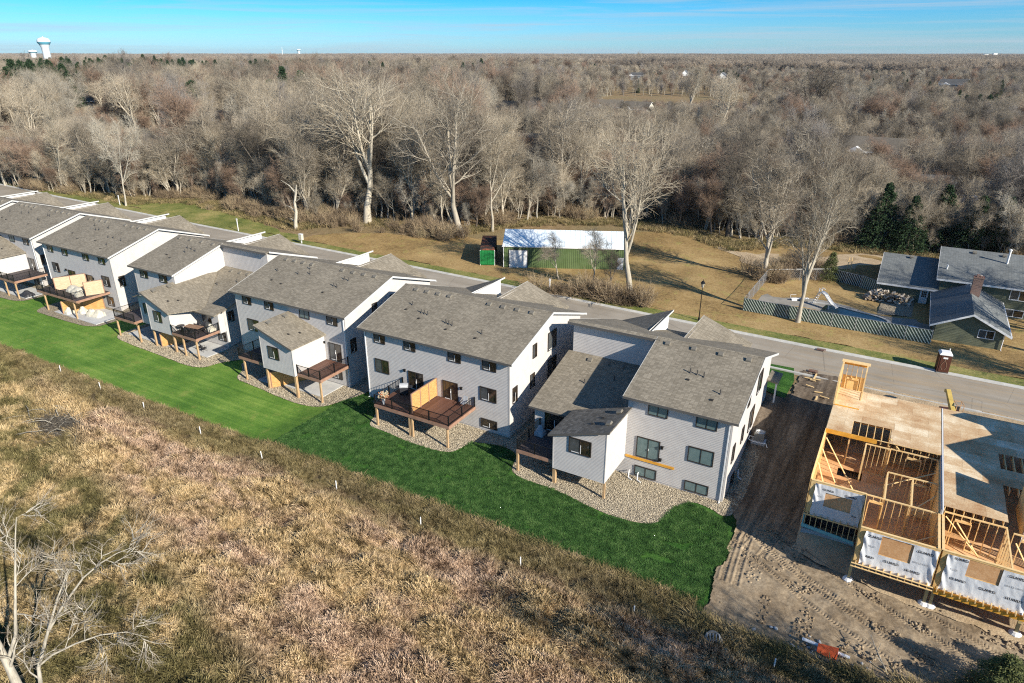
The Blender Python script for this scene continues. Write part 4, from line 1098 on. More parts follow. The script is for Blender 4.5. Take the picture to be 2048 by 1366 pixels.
# stones along the end house, in the shaded rock bed
# ------------------------------------------------------------------ building site
G = empty('house_under_construction', (0, 0, 0), 'unfinished wooden house of bare studs, sheathing and white house wrap at the right edge', 'house')
_sc = {}
def gpart(name, mb, m, p=None): return mb.build(name, m, p or G)
def box(name, m, x0, y0, z0, x1, y1, z1, p=None):
    k = (name, m.name, round(x1 - x0, 3), round(y1 - y0, 3), round(z1 - z0, 3))
    def f():
        mb = MB(); mb.box(0, 0, 0, x1 - x0, y1 - y0, z1 - z0); return mb.mesh(name, m)
    return inst(name, cached(k, f), p or G, (x0, y0, z0))
def bar(name, m, p, q, w=.09, h=.04):
    mb = MB(); mb.beam(p, q, w, h); return gpart(name, mb, m)
def sheets(m, x0, x1, y0, y1, z, holes=(), sx=2.44, sy=1.22, th=.022, name='osb_sheet'):
    """subfloor sheets in staggered rows; holes are (x0,x1,y0,y1)"""
    y = y0; r = 0
    while y < y1 - .01:
        ye = min(y + sy, y1); x = x0 - (sx / 2 if r % 2 else 0)
        while x < x1 - .01:
            a, b = max(x, x0), min(x + sx, x1)
            segs = [(a, b)]
            for hx0, hx1, hy0, hy1 in holes:
                if hy0 < (y + ye) / 2 < hy1:
                    ns = []
                    for s0, s1 in segs:
                        if hx1 <= s0 or hx0 >= s1: ns.append((s0, s1)); continue
                        if hx0 > s0: ns.append((s0, hx0))
                        if hx1 < s1: ns.append((hx1, s1))
                    segs = ns
            for s0, s1 in segs:
                if s1 - s0 > .05: box(name, m, s0 + .004, y + .004, z - th + rnd.uniform(0, .004), s1 - .004, ye - .004, z)
            x += sx
        y += sy; r += 1
ZL, ZW, ZU = 2.5, 5.12, 5.52       # lower deck, top of walls, upper deck
# upper platform
hole1 = (-0.25, 2.6, 55.9, 58.4)
sheets(M_osb, -2.1, 6.22, 55.5, 64.2, ZU, [hole1])
hole2 = (9.95, 12.6, 55.7, 58.5); hole3 = (9.95, 13.5, 47.5, 52.4)
sheets(M_osb, 6.28, 15.5, 48.2, 64.2, ZU, [hole2, (9.95, 15.6, 47.0, 52.5)])
# lower floors
sheets(M_osbred, -2.1, 6.2, 47.6, 64.0, ZL, [(-0.6, 1.2, 53.2, 54.6)])
sheets(M_osbred, 1.65, 6.15, 43.5, 47.6, ZL)
sheets(M_osbred, 6.28, 15.5, 43.5, 64.0, ZL)
# joists of the upper platform showing at its edge and in the openings
for i in range(15):
    x = -1.95 + i * .56
    box('joist', M_stud, x, 55.55, ZW + .0, x + .05, 64.1, ZU - .025)
for i in range(7):
    x = 6.35 + i * .56; box('joist', M_stud, x, 48.25, ZW, x + .05, 64.1, ZU - .025)
for i in range(9):
    x = 10.3 + i * .56; box('joist', M_stud, x, 52.5, ZW, x + .05, 64.1, ZU - .025)
box('rim_joist', M_orange, -2.1, 55.46, ZW, 1.7, 55.52, ZU - .024)
box('rim_joist', M_stud, 1.7, 55.47, ZU - .06, 6.2, 55.54, ZU - .024)
box('rim_joist', M_stud, -2.14, 64.12, ZW, 15.5, 64.18, ZU - .024)
box('rim_joist', M_stud, -2.14, 47.6, ZW - .02, -2.10, 64.1, ZU - .024)
def stud_wall(p0, p1, z0=ZL, z1=ZW, gap=.41, door=None, th=.10, m=None, top2=True):
    """bare stud wall: plates and every stud; door=(s0,s1,head) leaves a framed opening"""
    m = m or M_stud
    ax = 'x' if abs(p1[0] - p0[0]) > abs(p1[1] - p0[1]) else 'y'
    L = (p1[0] - p0[0]) if ax == 'x' else (p1[1] - p0[1]); L = abs(L); x0, y0 = min(p0[0], p1[0]), min(p0[1], p1[1])
    def b(n, s0, s1, za, zb, mm=m, t=th):
        if ax == 'x': box(n, mm, x0 + s0, y0, za, x0 + s1, y0 + t, zb)
        else: box(n, mm, x0, y0 + s0, za, x0 + t, y0 + s1, zb)
    b('top_plate', 0, L, z1 - .08, z1); 
    if door: b('bottom_plate', 0, door[0], z0, z0 + .04); b('bottom_plate', door[1], L, z0, z0 + .04)
    else: b('bottom_plate', 0, L, z0, z0 + .04)
    n = int(L / gap)
    for i in range(n + 1):
        s = min(i * L / n, L - .04) if n else 0
        if door and door[0] - .04 < s < door[1]:
            b('stud', s, s + .04, door[2] + .18, z1 - .08); continue
        b('stud', s, s + .04, z0 + .04, z1 - .08)
    if door:
        b('header', door[0], door[1], door[2], door[2] + .18, m)
        for s in (door[0] - .05, door[1]): b('jack_stud', s, s + .05, z0 + .04, door[2] + .0)
# tall framed front bay standing on the platform
def tower():
    x0, x1, y0, y1, z0, z1 = -2.1, -0.05, 60.2, 64.2, ZU, ZU + 2.9
    stud_wall((x0, y1 - .12), (x1, y1 - .12), z0, z1 - .15, .4, (.5, 1.5, z0 + 1.0))
    stud_wall((x0, y0), (x0, y1), z0, z1 - .15, .4)
    stud_wall((x1 - .1, y0 + 2.0), (x1 - .1, y1), z0, z1 - .15, .5)
    box('sheathing', M_osbgold, x0 + .15, y1 - .02, z0, x1 - .02, y1, z0 + 1.35)
    box('sheathing', M_osbgold, x0 - .03, y0, z0, x0 - .005, y1, z1 - .15)
    box('header', M_orange, x0, y1 - .28, z1 - .42, x1, y1 - .13, z1 - .15)
    box('top_plate', M_stud, x0 - .12, y1 - .5, z1 - .15, x1 + .15, y1 + .06, z1 - .08)
    box('floor_plate', M_orange, x0, y0, z0 + .002, x1, y0 + .14, z0 + .05)
tower()
# outer walls of the lower storey
box('sheathing', M_osbgold, -2.14, 47.6, ZL - .3, -2.11, 60.2, ZW)
box('sheathing', M_osbgold, -2.14, 47.62, .6, -2.111, 64.1, ZL - .31)
stud_wall((-2.1, 47.7), (-2.1, 60.2), gap=.6)
for y in (49.0, 52.0): pass
box('party_wall', M_osbgold, 6.02, 43.6, ZL, 6.05, 55.4, ZW)
stud_wall((6.06, 47.7), (6.06, 55.4), gap=.6)
for i in range(5): box('stud', M_stud, 5.93, 44.0 + i * .75, ZL, 6.01, 44.04 + i * .75, ZW - .1)
box('party_wall_cap', M_trim, 6.18, 47.6, ZW, 6.26, 64.1, ZU + .03)
box('party_wall_cap', M_wraplet2, 6.10, 47.6, ZW, 6.17, 55.45, ZU - .01)
box('top_plate', M_stud, 6.0, 43.5, ZW, 6.15, 47.6, ZW + .05)
box('top_plate', M_stud, 6.22, 43.5, ZW, 6.38, 47.6, ZW + .05)
# rear wall of the main room, partitions
stud_wall((1.6, 47.65), (6.05, 47.65), door=(.25, 1.1, ZL + 2.05))
stud_wall((.95, 55.2), (2.75, 55.2), gap=.36)
stud_wall((.95, 53.3), (.95, 55.2), gap=.5)
stud_wall((2.75, 51.55), (6.0, 51.55), gap=.42, door=(1.7, 2.6, ZL + 2.05))
stud_wall((2.70, 47.75), (2.70, 51.5), gap=.5)
stud_wall((4.36, 47.75), (4.36, 51.5), gap=.5)
stud_wall((2.75, 55.3), (6.0, 55.3), gap=.4, door=(1.2, 2.2, ZL + 2.05))
stud_wall((-2.0, 58.6), (6.0, 58.6), gap=.55)
stud_wall((2.6, 55.6), (2.6, 58.5), gap=.5)
stud_wall((-.3, 55.6), (-.3, 58.5), gap=.5)
for p, q in (((-1.9, 54.6, ZW), (.9, 51.6, ZL + .05)), ((-1.95, 52.7, ZW - .05), (.1, 50.2, ZL + .05)), ((-1.95, 50.4, ZW - .05), (-.6, 48.4, ZL + .3)), ((2.8, 51.0, ZL + 1.8), (5.9, 53.5, ZW - .2)),
             ((4.5, 48.6, ZL + 1.6), (5.95, 50.4, ZW - .3)), ((2.2, 43.9, ZL + .3), (5.95, 46.0, ZW - .8)), ((3.9, 47.0, ZL + .2), (3.6, 44.4, ZW - .6)), ((2.6, 56.1, ZU + .04), (3.3, 55.3, ZW + .1)), ((2.0, 47.2, ZL + .1), (5.0, 45.0, ZL + .4))):
    bar('brace', M_stud, p, q)
for i in range(12): box('stair_tread', M_stud, 4.75, 49.6 + i * .13, ZL + 1.2 - i * .16, 5.75, 49.68 + i * .13, ZL + 1.24 - i * .16)
# rear wall left: sheathing, wrap with window opening
def wrap_wall(x0, x1, y, z0, z1, w, lets, over=.0, name='house_wrap'):
    """osb wall with printed house wrap around a sheathed window opening w=(x0,x1,z0,z1)"""
    box('sheathing', M_osbred, w[0] - .02, y + .02, w[2] - .02, w[1] + .02, y + .05, w[3] + .02)
    for a, b, c_, d_ in ((x0, w[0], z0, z1), (w[1], x1, z0, z1), (w[0], w[1], z0, w[2]), (w[0], w[1], w[3], z1)):
        box('sheathing', M_osbgold, a, y, c_, b, y + .03, d_)
    box('top_plate', M_stud, x0, y - .02, z1, x1, y + .14, z1 + .045)
    # crumpled wrap grid with hole
    nx_, nz_ = 64, 36; V = []; F = []
    X0, X1, Z0, Z1 = x0 + .32, x1 - .05 + over, z0 - .05, z1 - .12
    for j in range(nz_ + 1):
        for i in range(nx_ + 1):
            u = X0 + (X1 - X0) * i / nx_; z_ = Z0 + (Z1 - Z0) * j / nz_
            e0 = min(u - X0, X1 - u); w_ = .02 + .05 * max(0, 1 - e0 / .45) * (1 + math.sin(z_ * 5 + u * 14 + x0)) + .004 * math.sin(u * 5 + z_ * 3) + .02 * float(vnoise(u * 6 + z_, z_ * 2, 1, 5))
            V.append((u + .03 * math.sin(z_ * 5 + x0) * (1 if i in (0, nx_) else 0), y - w_, z_ + .04 * math.sin(u * 3 + x0) * (j == 0)))
    for j in range(nz_):
        for i in range(nx_):
            u = X0 + (X1 - X0) * (i + .5) / nx_; z_ = Z0 + (Z1 - Z0) * (j + .5) / nz_
            if w[0] < u < w[1] and w[2] < z_ < w[3]: continue
            a = j * (nx_ + 1) + i; F.append((a, a + 1, a + nx_ + 2, a + nx_ + 1))
    o = inst(name, fast_mesh(name, V, F, M_wrap, smooth=True), G)
    for txt, u, z_, s, mm, rot in lets:
        cu = cached(('t', txt, s, mm.name), lambda: mkfont(txt, s, mm))
        l = inst('lettering', cu, o, (u, y - .052, z_), (math.pi / 2, R(rot), 0))
    return o
def mkfont(txt, s, m):
    c = bpy.data.curves.new('lettering', 'FONT'); c.body = txt; c.size = s; c.materials.append(m); c.resolution_u = 2; c.offset = s * .022 if m is M_wraplet else 0
    ob = bpy.data.objects.new('lettering', c); COL.objects.link(ob); bpy.context.view_layer.update()
    me = bpy.data.meshes.new_from_object(ob.evaluated_get(bpy.context.evaluated_depsgraph_get())); bpy.data.objects.remove(ob); me.name = 'lettering'
    if not me.materials: me.materials.append(m)
    return me
GB = 'GUARD'; BE = 'BALD EAGLE'
wrap_wall(-2.05, 1.6, 47.6, ZL - .25, ZW, (-.98, .85, 3.2, 4.35), [(GB, -1.2, 4.55, .22, M_wraplet, 0), (GB, .3, 4.5, .22, M_wraplet, 0), ('EAGLE', -1.6, 3.9, .16, M_wraplet2, 0), (GB, .95, 3.0, .16, M_wraplet, 0)])
wrap_wall(1.6, 6.2, 43.5, ZL - .3, ZW - .05, (2.93, 4.77, 3.4, 4.86), [(GB, 2.05, 4.55, .26, M_wraplet, 0), (GB, 5.0, 4.45, .26, M_wraplet, 0), (GB, 1.85, 2.9, .26, M_wraplet, 0), (GB, 3.3, 2.95, .26, M_wraplet, 0), (GB, 4.55, 2.78, .26, M_wraplet, 0), (BE, 4.95, 3.6, .2, M_wraplet2, 0), ('BALD', 2.2, 3.8, .2, M_wraplet2, 0),
    ('moisture barrier', 3.3, 2.62, .10, M_wraplet2, 0), ('moisture barrier', 4.6, 2.45, .10, M_wraplet2, 0)][:7])
wrap_wall(6.3, 11.2, 43.5, ZL - .3, ZW + .0, (7.72, 9.55, 3.75, 5.0), [(GB, 6.85, 4.75, .26, M_wraplet, 0), (GB, 9.85, 4.6, .26, M_wraplet, 0), (GB, 7.0, 3.2, .26, M_wraplet, 0), (GB, 8.6, 3.1, .26, M_wraplet, 0), (GB, 10.0, 3.0, .26, M_wraplet, 0), (BE, 9.85, 3.9, .2, M_wraplet2, 0), ('EAGLE', 6.75, 3.9, .2, M_wraplet2, 0)])
# offcuts and scraps lying about the site
for i in range(7):
    x, y = (rnd.uniform(-5.2, -2.6), rnd.uniform(66, 71.5)) if i < 99 else (rnd.uniform(-5, 10), rnd.uniform(38, 43))
    a_ = rnd.uniform(0, 3.14); L_ = rnd.uniform(.5, 1.9); mb = MB(); mb.box(-L_ / 2, -.07, 0, L_ / 2, .07, .05)
    o_ = mb.build('lumber_offcut', M_stud, None, (x, y, gh(x, y) + .2), (0, rnd.uniform(-.08, .08), a_))
    tag(o_, '%s pale lumber offcut lying on the front dirt beside the street' % ('1st', '2nd', '3rd', '4th', '5th', '6th', '7th')[i], 'offcut', None)
# side of the first wing and the basement framing beneath
box('sheathing', M_osbgold, 1.60, 43.55, ZL - .3, 1.63, 47.6, ZW)
box('insulation_board', M_teal, -2.13, 47.55, .95, -2.05, 47.6, 2.2)
mb = MB(); mb.prism([(-2.15, 47.5, 1.0), (1.5, 47.5, .72), (1.5, 47.5, .95), (-2.15, 47.5, 1.28)], (0, .09, 0)); gpart('insulation_board', mb, M_teal)
box('top_plate', M_stud, -2.1, 47.5, 2.1, 1.55, 47.6, 2.2)
for i in range(10): box('stud', M_stud, -2.0 + i * .38, 47.52, .95, -1.96 + i * .38, 47.6, 2.1)
for i in range(8): box('joist_block', M_stud, -1.9 + i * .45, 47.3, 2.2, -1.86 + i * .45, 47.6, 2.42)
box('basement_wall', M_concrete, -2.1, 47.65, -.3, 1.55, 47.85, .8)
box('basement_wall', M_concrete, 1.6, 50.2, -.3, 15.5, 50.4, 2.2)
box('basement_wall', M_concrete, -2.12, 47.7, -.4, -2.0, 64.0, 1.2)
box('basement_shade_sheet', M_darkplastic, -2.0, 48.6, 0, 1.5, 48.7, 2.2)  # dark sheet put in for the shade behind the basement studs
for i in range(11): box('joist', M_stud, 1.75 + i * .42, 43.1, 2.18, 1.80 + i * .42, 47.6, 2.42)
box('rim_joist', M_stud, 1.5, 43.08, 2.12, 6.3, 43.14, 2.18)
box('rim_joist', M_stud, 1.5, 43.02, 2.42, 6.3, 43.1, 2.46)
box('beam', M_orange, 6.4, 43.3, 1.85, 15.5, 43.48, 2.2)
for i in range(16): box('joist_end', M_stud, 6.5 + i * .42, 43.1, 2.2, 6.55 + i * .42, 43.4, 2.42)
for i, x in enumerate((1.6, 6.2, 6.55, 11.3)):
    mb = MB(); g = gh(x, 44.2); mb.box(x - .09, 44.15, g - .05, x + .09, 44.33, 2.12 if i < 2 else 1.85); gpart('post', mb, speckle('greenish_treated_post', (.34, .27, .13), (.46, .38, .20), 3) if i == 0 else MATS['greenish_treated_post'])
    mb = MB(); mb.lathe([(.0, .32), (.22, .30), (.36, .16), (.40, -.05)], (x, 44.24, g), 11); gpart('footing', mb, M_trim)
# second unit: studs of its rear room
stud_wall((6.4, 48.15), (10.0, 48.15), gap=.45, door=(.7, 1.65, ZL + 2.05))
stud_wall((9.9, 43.7), (9.9, 48.1), gap=.6)
stud_wall((10.3, 47.7), (15.4, 47.7), gap=.5, door=(.5, 2.2, ZL + 2.1))
stud_wall((6.4, 52.0), (10, 52.0), gap=.6)
box('sheathing', M_osbgold, 6.28, 43.6, ZL, 6.31, 48.1, ZW)
bar('brace', M_stud, (6.5, 47.9, ZW - .2), (9.3, 46.3, ZL + .3)); bar('brace', M_stud, (7.2, 47.8, ZW - .4), (9.8, 44.5, ZL + .2)); bar('brace', M_stud, (10.5, 47.4, ZW - .5), (12, 45.5, ZL + .2))
for x, y in ((7.0, 46.0), (8.2, 44.6), (9.0, 45.6)): bar('lumber_offcut', M_stud, (x, y, ZL + .03), (x + 1.3, y - .5, ZL + .03), .14, .04)
# upper wrapped wall at the right edge of the picture and the unseen shadow caster beyond it
mb = MB(); mb.box(10.9, 48.9, ZU - 1.2, 11.0, 52.2, ZU + 2.1); gpart('sheathing', mb, M_osbgold)
V = []; F = []
for j in range(20):
    for i in range(24):
        u = i / 23; w_ = j / 19
        V.append((11.0 + 2.6 * u, 48.75 + .06 * math.sin(u * 20 + w_ * 7) + .08 * math.sin(w_ * 9), ZU - 1.6 + 2.6 * w_ + .1 * math.sin(u * 6)))
for j in range(19):
    for i in range(23):
        a = j * 24 + i; F.append((a, a + 1, a + 25, a + 24))
wr = inst('house_wrap', fast_mesh('house_wrap', V, F, M_wrap, smooth=True), G)
inst('lettering', cached(('t', GB, .26, M_wraplet.name), lambda: mkfont(GB, .26, M_wraplet)), wr, (11.3, 48.60, ZU - 1.1), (math.pi / 2, 0, 0))
inst('lettering', cached(('t', 'EAGLE', .2, M_wraplet2.name), lambda: mkfont('EAGLE', .2, M_wraplet2)), wr, (11.3, 48.62, ZU - .2), (math.pi / 2, 0, 0))
# unseen wall added for the next unit, outline shaped to shadow the upper deck
mb = MB(); mb.prism([(16.3, 47.6, 2.5), (16.3, 64.2, 2.5), (16.3, 64.2, 9.0), (16.3, 60.3, 10.7), (16.3, 60.2, 9.4), (16.3, 59.0, 9.1), (16.3, 54.3, 10.9), (16.3, 51.1, 9.45), (16.3, 47.6, 9.45)], (.12, 0, 0)); gpart('unseen_shadow_gable', mb, M_osbgold)
# ------------------------------------------------------------------ beyond the street
def gable_house(name, parent, x0, x1, y0, y1, z0, ze, zr, axis, wallm, roofm, e=.5, trim=None, lapc=.2, hip=False):
    """box with a gabled roof; ridge runs along 'x' or 'y' (local to parent)"""
    trim = trim or M_trim
    pts = {}
    def wl(ax, pl, out, poly):
        mb = MB(); lap(mb, ax, pl, out, poly, lapc); mb.build('wall', wallm, parent)
    if axis == 'y':
        xm = (x0 + x1) / 2
        wl('y', y0, -1, [(x0, z0), (x1, z0), (x1, ze), (xm, zr), (x0, ze)]); wl('y', y1, 1, [(x0, z0), (x1, z0), (x1, ze), (xm, zr), (x0, ze)])
        wl('x', x0, -1, [(y0, z0), (y1, z0), (y1, ze), (y0, ze)]); wl('x', x1, 1, [(y0, z0), (y1, z0), (y1, ze), (y0, ze)])
        s = (zr - ze) / (xm - x0); th = .14
        mb = MB(); mb.slab([(x0 - e, y0 - e, ze - s * e + .14), (xm, y0 - e, zr + .14), (xm, y1 + e, zr + .14), (x0 - e, y1 + e, ze - s * e + .14)], th); a = mb.build('roof', roofm, parent)
        mb = MB(); mb.slab([(xm + .001, y0 - e, zr + .14), (x1 + e, y0 - e, ze - s * e + .14), (x1 + e, y1 + e, ze - s * e + .14), (xm + .001, y1 + e, zr + .14)], th); b = mb.build('roof', roofm, parent)
        for sx, xe in ((-1, x0 - e), (1, x1 + e)):
            mb = MB(); mb.prism([(xm, y0 - e - .03, zr - .08), (xe, y0 - e - .03, ze - s * e - .08), (xe, y0 - e - .03, ze - s * e + .16), (xm, y0 - e - .03, zr + .16)], (0, .028, 0)); mb.build('fascia', trim, parent)
            mb = MB(); mb.box(xe - .03 if sx < 0 else xe + .002, y0 - e, ze - s * e - .1, xe if sx < 0 else xe + .1, y1 + e, ze - s * e + .13); mb.build('gutter', trim, parent)
    else:
        ym = (y0 + y1) / 2
        wl('x', x0, -1, [(y0, z0), (y1, z0), (y1, ze), (ym, zr), (y0, ze)]); wl('x', x1, 1, [(y0, z0), (y1, z0), (y1, ze), (ym, zr), (y0, ze)])
        wl('y', y0, -1, [(x0, z0), (x1, z0), (x1, ze), (x0, ze)]); wl('y', y1, 1, [(x0, z0), (x1, z0), (x1, ze), (x0, ze)])
        s = (zr - ze) / (ym - y0); th = .14
        mb = MB(); mb.slab([(x0 - e, y0 - e, ze - s * e + .14), (x1 + e, y0 - e, ze - s * e + .14), (x1 + e, ym, zr + .14), (x0 - e, ym, zr + .14)], th); a = mb.build('roof', roofm, parent)
        mb = MB(); mb.slab([(x0 - e, ym + .001, zr + .14), (x1 + e, ym + .001, zr + .14), (x1 + e, y1 + e, ze - s * e + .14), (x0 - e, y1 + e, ze - s * e + .14)], th); b = mb.build('roof', roofm, parent)
        mb = MB(); mb.box(x0 - e, y0 - e - .03, ze - s * e - .1, x1 + e, y0 - e - .002, ze - s * e + .13); mb.build('gutter', trim, parent)
        for xe in (x0 - e - .03, x1 + e + .002):
            mb = MB(); mb.prism([(xe, y0 - e, ze - s * e - .08), (xe, ym, zr - .08), (xe, ym, zr + .16), (xe, y0 - e, ze - s * e + .16)], (.028, 0, 0)); mb.build('fascia', trim, parent)
    return a, b
M_olive = speckle('olive_lap_siding', (0.105, 0.115, 0.075), (0.14, 0.15, 0.10), 1.5, .7)
M_brick = mat('red_brick', (.3, .12, .08), .9); t = NT(M_brick); tcn = t.n('TexCoord'); mpn = t.n('Mapping'); mpn.inputs['Rotation'].default_value = (R(90), 0, 0); t.l(tcn.outputs['Object'], mpn.inputs[0])
brn = t.n('TexBrick'); brn.inputs['Scale'].default_value = 1; brn.inputs['Brick Width'].default_value = .22; brn.inputs['Row Height'].default_value = .075; brn.inputs['Mortar Size'].default_value = .01
brn.inputs['Color1'].default_value = (.20, .09, .065, 1); brn.inputs['Color2'].default_value = (.12, .055, .045, 1); brn.inputs['Mortar'].default_value = (.35, .30, .26, 1); t.l(mpn.outputs[0], brn.inputs[0]); t.col(brn.outputs[0])
# --- olive ranch house with pool
gr_ = gh(8, 92)
rh = empty('ranch_house', (9.2, 90.0, gr_ - .1), 'olive green ranch house with brick chimney and white trim beside the fenced pool', 'house')
gable_house('garage', rh, -3.35, 3.35, 0, 14.0, 0, 2.35, 4.0, 'y', M_olive, M_roof2, .65)
a_, b_ = gable_house('middle', rh, -10.0, -1.5, 13.4, 27.0, 0, 2.6, 4.9, 'x', M_olive, M_roof2, .55)
c_, d_ = gable_house('main', rh, -3.2, 12.0, 13.0, 28.0, 0, 4.3, 6.6, 'x', M_olive, M_roof2, .55)
inst('roof_vent', ME_vent, a_, (-7.0, 19.5, 4.95), (math.atan(.33), 0, 0))
for x in (0.2, 3.6, 6.9, 9.6): inst('roof_vent', ME_vent, c_, (x, 19.6, 6.55), (math.atan(.3), 0, 0))
mb = MB(); mb.tube((3.9, 18.0, 5.9), (3.9, 18.0, 7.7), .13, n=10); mb.lathe([(.18, 7.7), (.2, 7.85), (.0, 7.95)], (3.9, 18.0, 0), 10); mb.build('flue_pipe', M_trim, rh)
mb = MB(); mb.tube((-2.9, 15.2, 3.0), (-2.75, 14.9, 5.6), .10, n=8); mb.build('flue_pipe', M_trim, rh)
mb = MB(); mb.box(-.15, 8.0, 2.6, .9, 8.8, 6.1); mb.box(-.2, 7.95, 6.1, .95, 8.85, 6.25); mb.box(.1, 8.15, 6.25, .35, 8.6, 6.5); mb.box(.45, 8.15, 6.25, .7, 8.6, 6.45); mb.build('chimney', M_brick, rh)
window(rh, 1.6, 1.05, (.9, -.02, 1.3), 'rear', 0, fr=M_trim)
window(rh, 1.9, 1.4, (4.5, 12.97, 2.6), 'rear', 0, fr=M_trim); window(rh, 2.2, 1.0, (4.3, 12.97, .4), 'rear', 0, fr=M_trim); window(rh, 1.9, 1.4, (8.0, 12.97, 2.6), 'rear', 0, fr=M_trim)
def panel_door(parent, loc, w=.95, h=2.05, m=None):
    mb = MB(); mb.box(0, -.05, 0, w, 0, h); d = mb.build('door', m or M_trim, parent, loc)
    mb = MB(); mb.box(.18, -.06, h * .52, w - .18, -.052, h - .15); mb.build('pane', M_glass, d)
    mb = MB()
    for k in (1, 2): mb.box(.18, -.072, h * .52 + k * (h * .48 - .15) / 3, w - .18, -.061, h * .52 + k * (h * .48 - .15) / 3 + .03); mb.box(.18 + k * (w - .36) / 3, -.071, h * .52, .18 + k * (w - .36) / 3 + .03, -.0615, h - .15)
    mb.build('glazing_bars', M_trim, d)
    mb = MB(); mb.tube((w - .08, -.06, 1.0), (w - .08, -.12, 1.0), .03, n=8); mb.build('handle', M_black, d)
    return d
panel_door(rh, (-5.2, 13.36, .15))
mb = MB(); mb.path([(3.35, -.6, 2.2), (3.4, -.15, 2.0), (3.4, -.15, .3), (3.55, -.5, .1)], .05, 6); mb.build('downspout', M_trim, rh)
for k in range(6):
    inst('roof_vent', ME_pipe, rh, (-.35 - .02 * k, 3.0 + k * 1.15, 3.65), (0, 0, 0), (.8, .8, .5))
# --- lattice fence
M_slat_d = speckle('dark_green_fence_slats', (.035, .06, .045), (.06, .09, .07), 2, .6)
M_slat_w = speckle('pale_fence_slats', (.42, .48, .42), (.60, .66, .58), 3, .6)
M_galv = mat('galvanised_steel', (.42, .43, .44), .45, .6)
fc = empty('slatted_fence', (0, 0, 0), 'chain-link fence with dark green and pale diagonal slats round the pool', 'fence')
def fence_run(p, q, h=1.75, slats=True, n_parts=True, dark=None):
    p = Vector((*p, 0)); q = Vector((*q, 0)); L = (q - p).length; u = (q - p) / L
    k = max(1, round(L / 2.6)); g0 = gh(p.x, p.y); g1 = gh(q.x, q.y)
    Z = lambda s: g0 + (g1 - g0) * s / L
    for i in range(k + 1):
        a = p + u * (L * i / k); g = Z(L * i / k); mb = MB(); mb.tube((a.x, a.y, g - .1), (a.x, a.y, g + h + .08), .035, n=7); mb.build('fence_post', M_galv, fc)
    mb = MB(); mb.tube((p.x, p.y, g0 + h), (q.x, q.y, g1 + h), .025, n=6); mb.build('top_rail', M_galv, fc)
    nrm = Vector((-u.y, u.x, 0)) * .012
    if slats:
        mb = MB(); mb.add([(p.x, p.y, g0 + .05), (q.x, q.y, g1 + .05), (q.x, q.y, g1 + h - .02), (p.x, p.y, g0 + h - .02)], [(0, 1, 2, 3)])
        mb.add([Vector(v) + nrm for v in mb.v[:4]], [(3, 2, 1, 0)]); mb.build('dark_slats', dark or M_slat_d, fc)
        step = .36; w = .11; n = int((L + h) / step)
        for i in range(n):                          # pale slats lean to the left as they rise
            s0 = i * step + .15; za, zb = .06, h - .04; sa, sb = s0, s0 - (zb - za) * .72
            if sa > L: za += (sa - L) / .72; sa = L
            if sb < 0: zb += sb / .72; sb = 0
            if zb - za < .15 or sa - sb < .05: continue
            P0 = p + u * sa; P1 = p + u * sb; o = -nrm * 1.6
            mb = MB(); mb.add([P0 + o + Vector((0, 0, Z(sa) + za)), P0 + o + u * w + Vector((0, 0, Z(sa) + za)), P1 + o + u * w + Vector((0, 0, Z(sb) + zb)), P1 + o + Vector((0, 0, Z(sb) + zb))], [(0, 1, 2, 3)])
            mb.add([P0 - o + Vector((0, 0, Z(sa) + za)), P0 - o + u * w + Vector((0, 0, Z(sa) + za)), P1 - o + u * w + Vector((0, 0, Z(sb) + zb)), P1 - o + Vector((0, 0, Z(sb) + zb))], [(3, 2, 1, 0)])
            mb.build('slat', M_slat_w, fc)
    else:
        mb = MB(); nn = int(L / .28)
        for i in range(nn + 1):
            s = L * i / nn
            for sg in (-1, 1):
                e = min(L, max(0, s + sg * h)); hh = abs(e - s)
                a = p + u * s; b = p + u * e; mb.beam((a.x, a.y, Z(s) + .05), (b.x, b.y, Z(e) + .05 + hh), .012, .012)
        o = mb.build('wire_mesh', M_galv, fc); o['kind'] = 'stuff'
fence_run((-15.9, 88.3), (5.6, 88.0))
fence_run((-15.9, 88.3), (-15.6, 102.4), slats=False)
fence_run((-3.3, 106.2), (-.6, 104.2), 1.8)
fence_run((-7.4, 107.6), (-3.4, 106.3), 1.7, True, dark=M_darkplastic)
fence_run((-15.6, 102.4), (-7.4, 107.6), slats=False)
# pool with dark water, pale rim and slide
def blob(c, r, n=40, k=0.16, ph=.5): return [(c[0] + r[0] * math.cos(a) * (1 + k * math.cos(2 * a + ph)), c[1] + r[1] * math.sin(a) * (1 + k * math.cos(3 * a))) for a in [2 * math.pi * i / n for i in range(n)]]
M_pooldeck = speckle('pool_deck_concrete', (.20, .185, .16), (.28, .26, .23), .8, .9, obj=False)
sheet('pool_surround', [(-14.8, 96.6), (-13, 95.0), (-9.5, 97.8), (-5, 98), (-.8, 95.8), (3.6, 96.5), (5.6, 97.5), (5.7, 89.0), (2, 89.0), (-10.5, 89.4), (-15, 90.5)], M_pooldeck, .06, 1.0, smooth=1)
pool = empty('swimming_pool', (0, 0, 0), 'kidney-shaped pool with dark water and pale rim behind the slatted fence', 'pool')
zp_ = gh(-5, 93) + .1
pw = blob((-5.3, 93.2), (5.4, 3.0)); mb = MB(); mb.add([(x, y, zp_ + .03) for x, y in pw], [tuple(range(len(pw)))]); mb.build('water', M_water, pool)
mb = MB(); n = len(pw); po = blob((-5.3, 93.2), (5.75, 3.35))
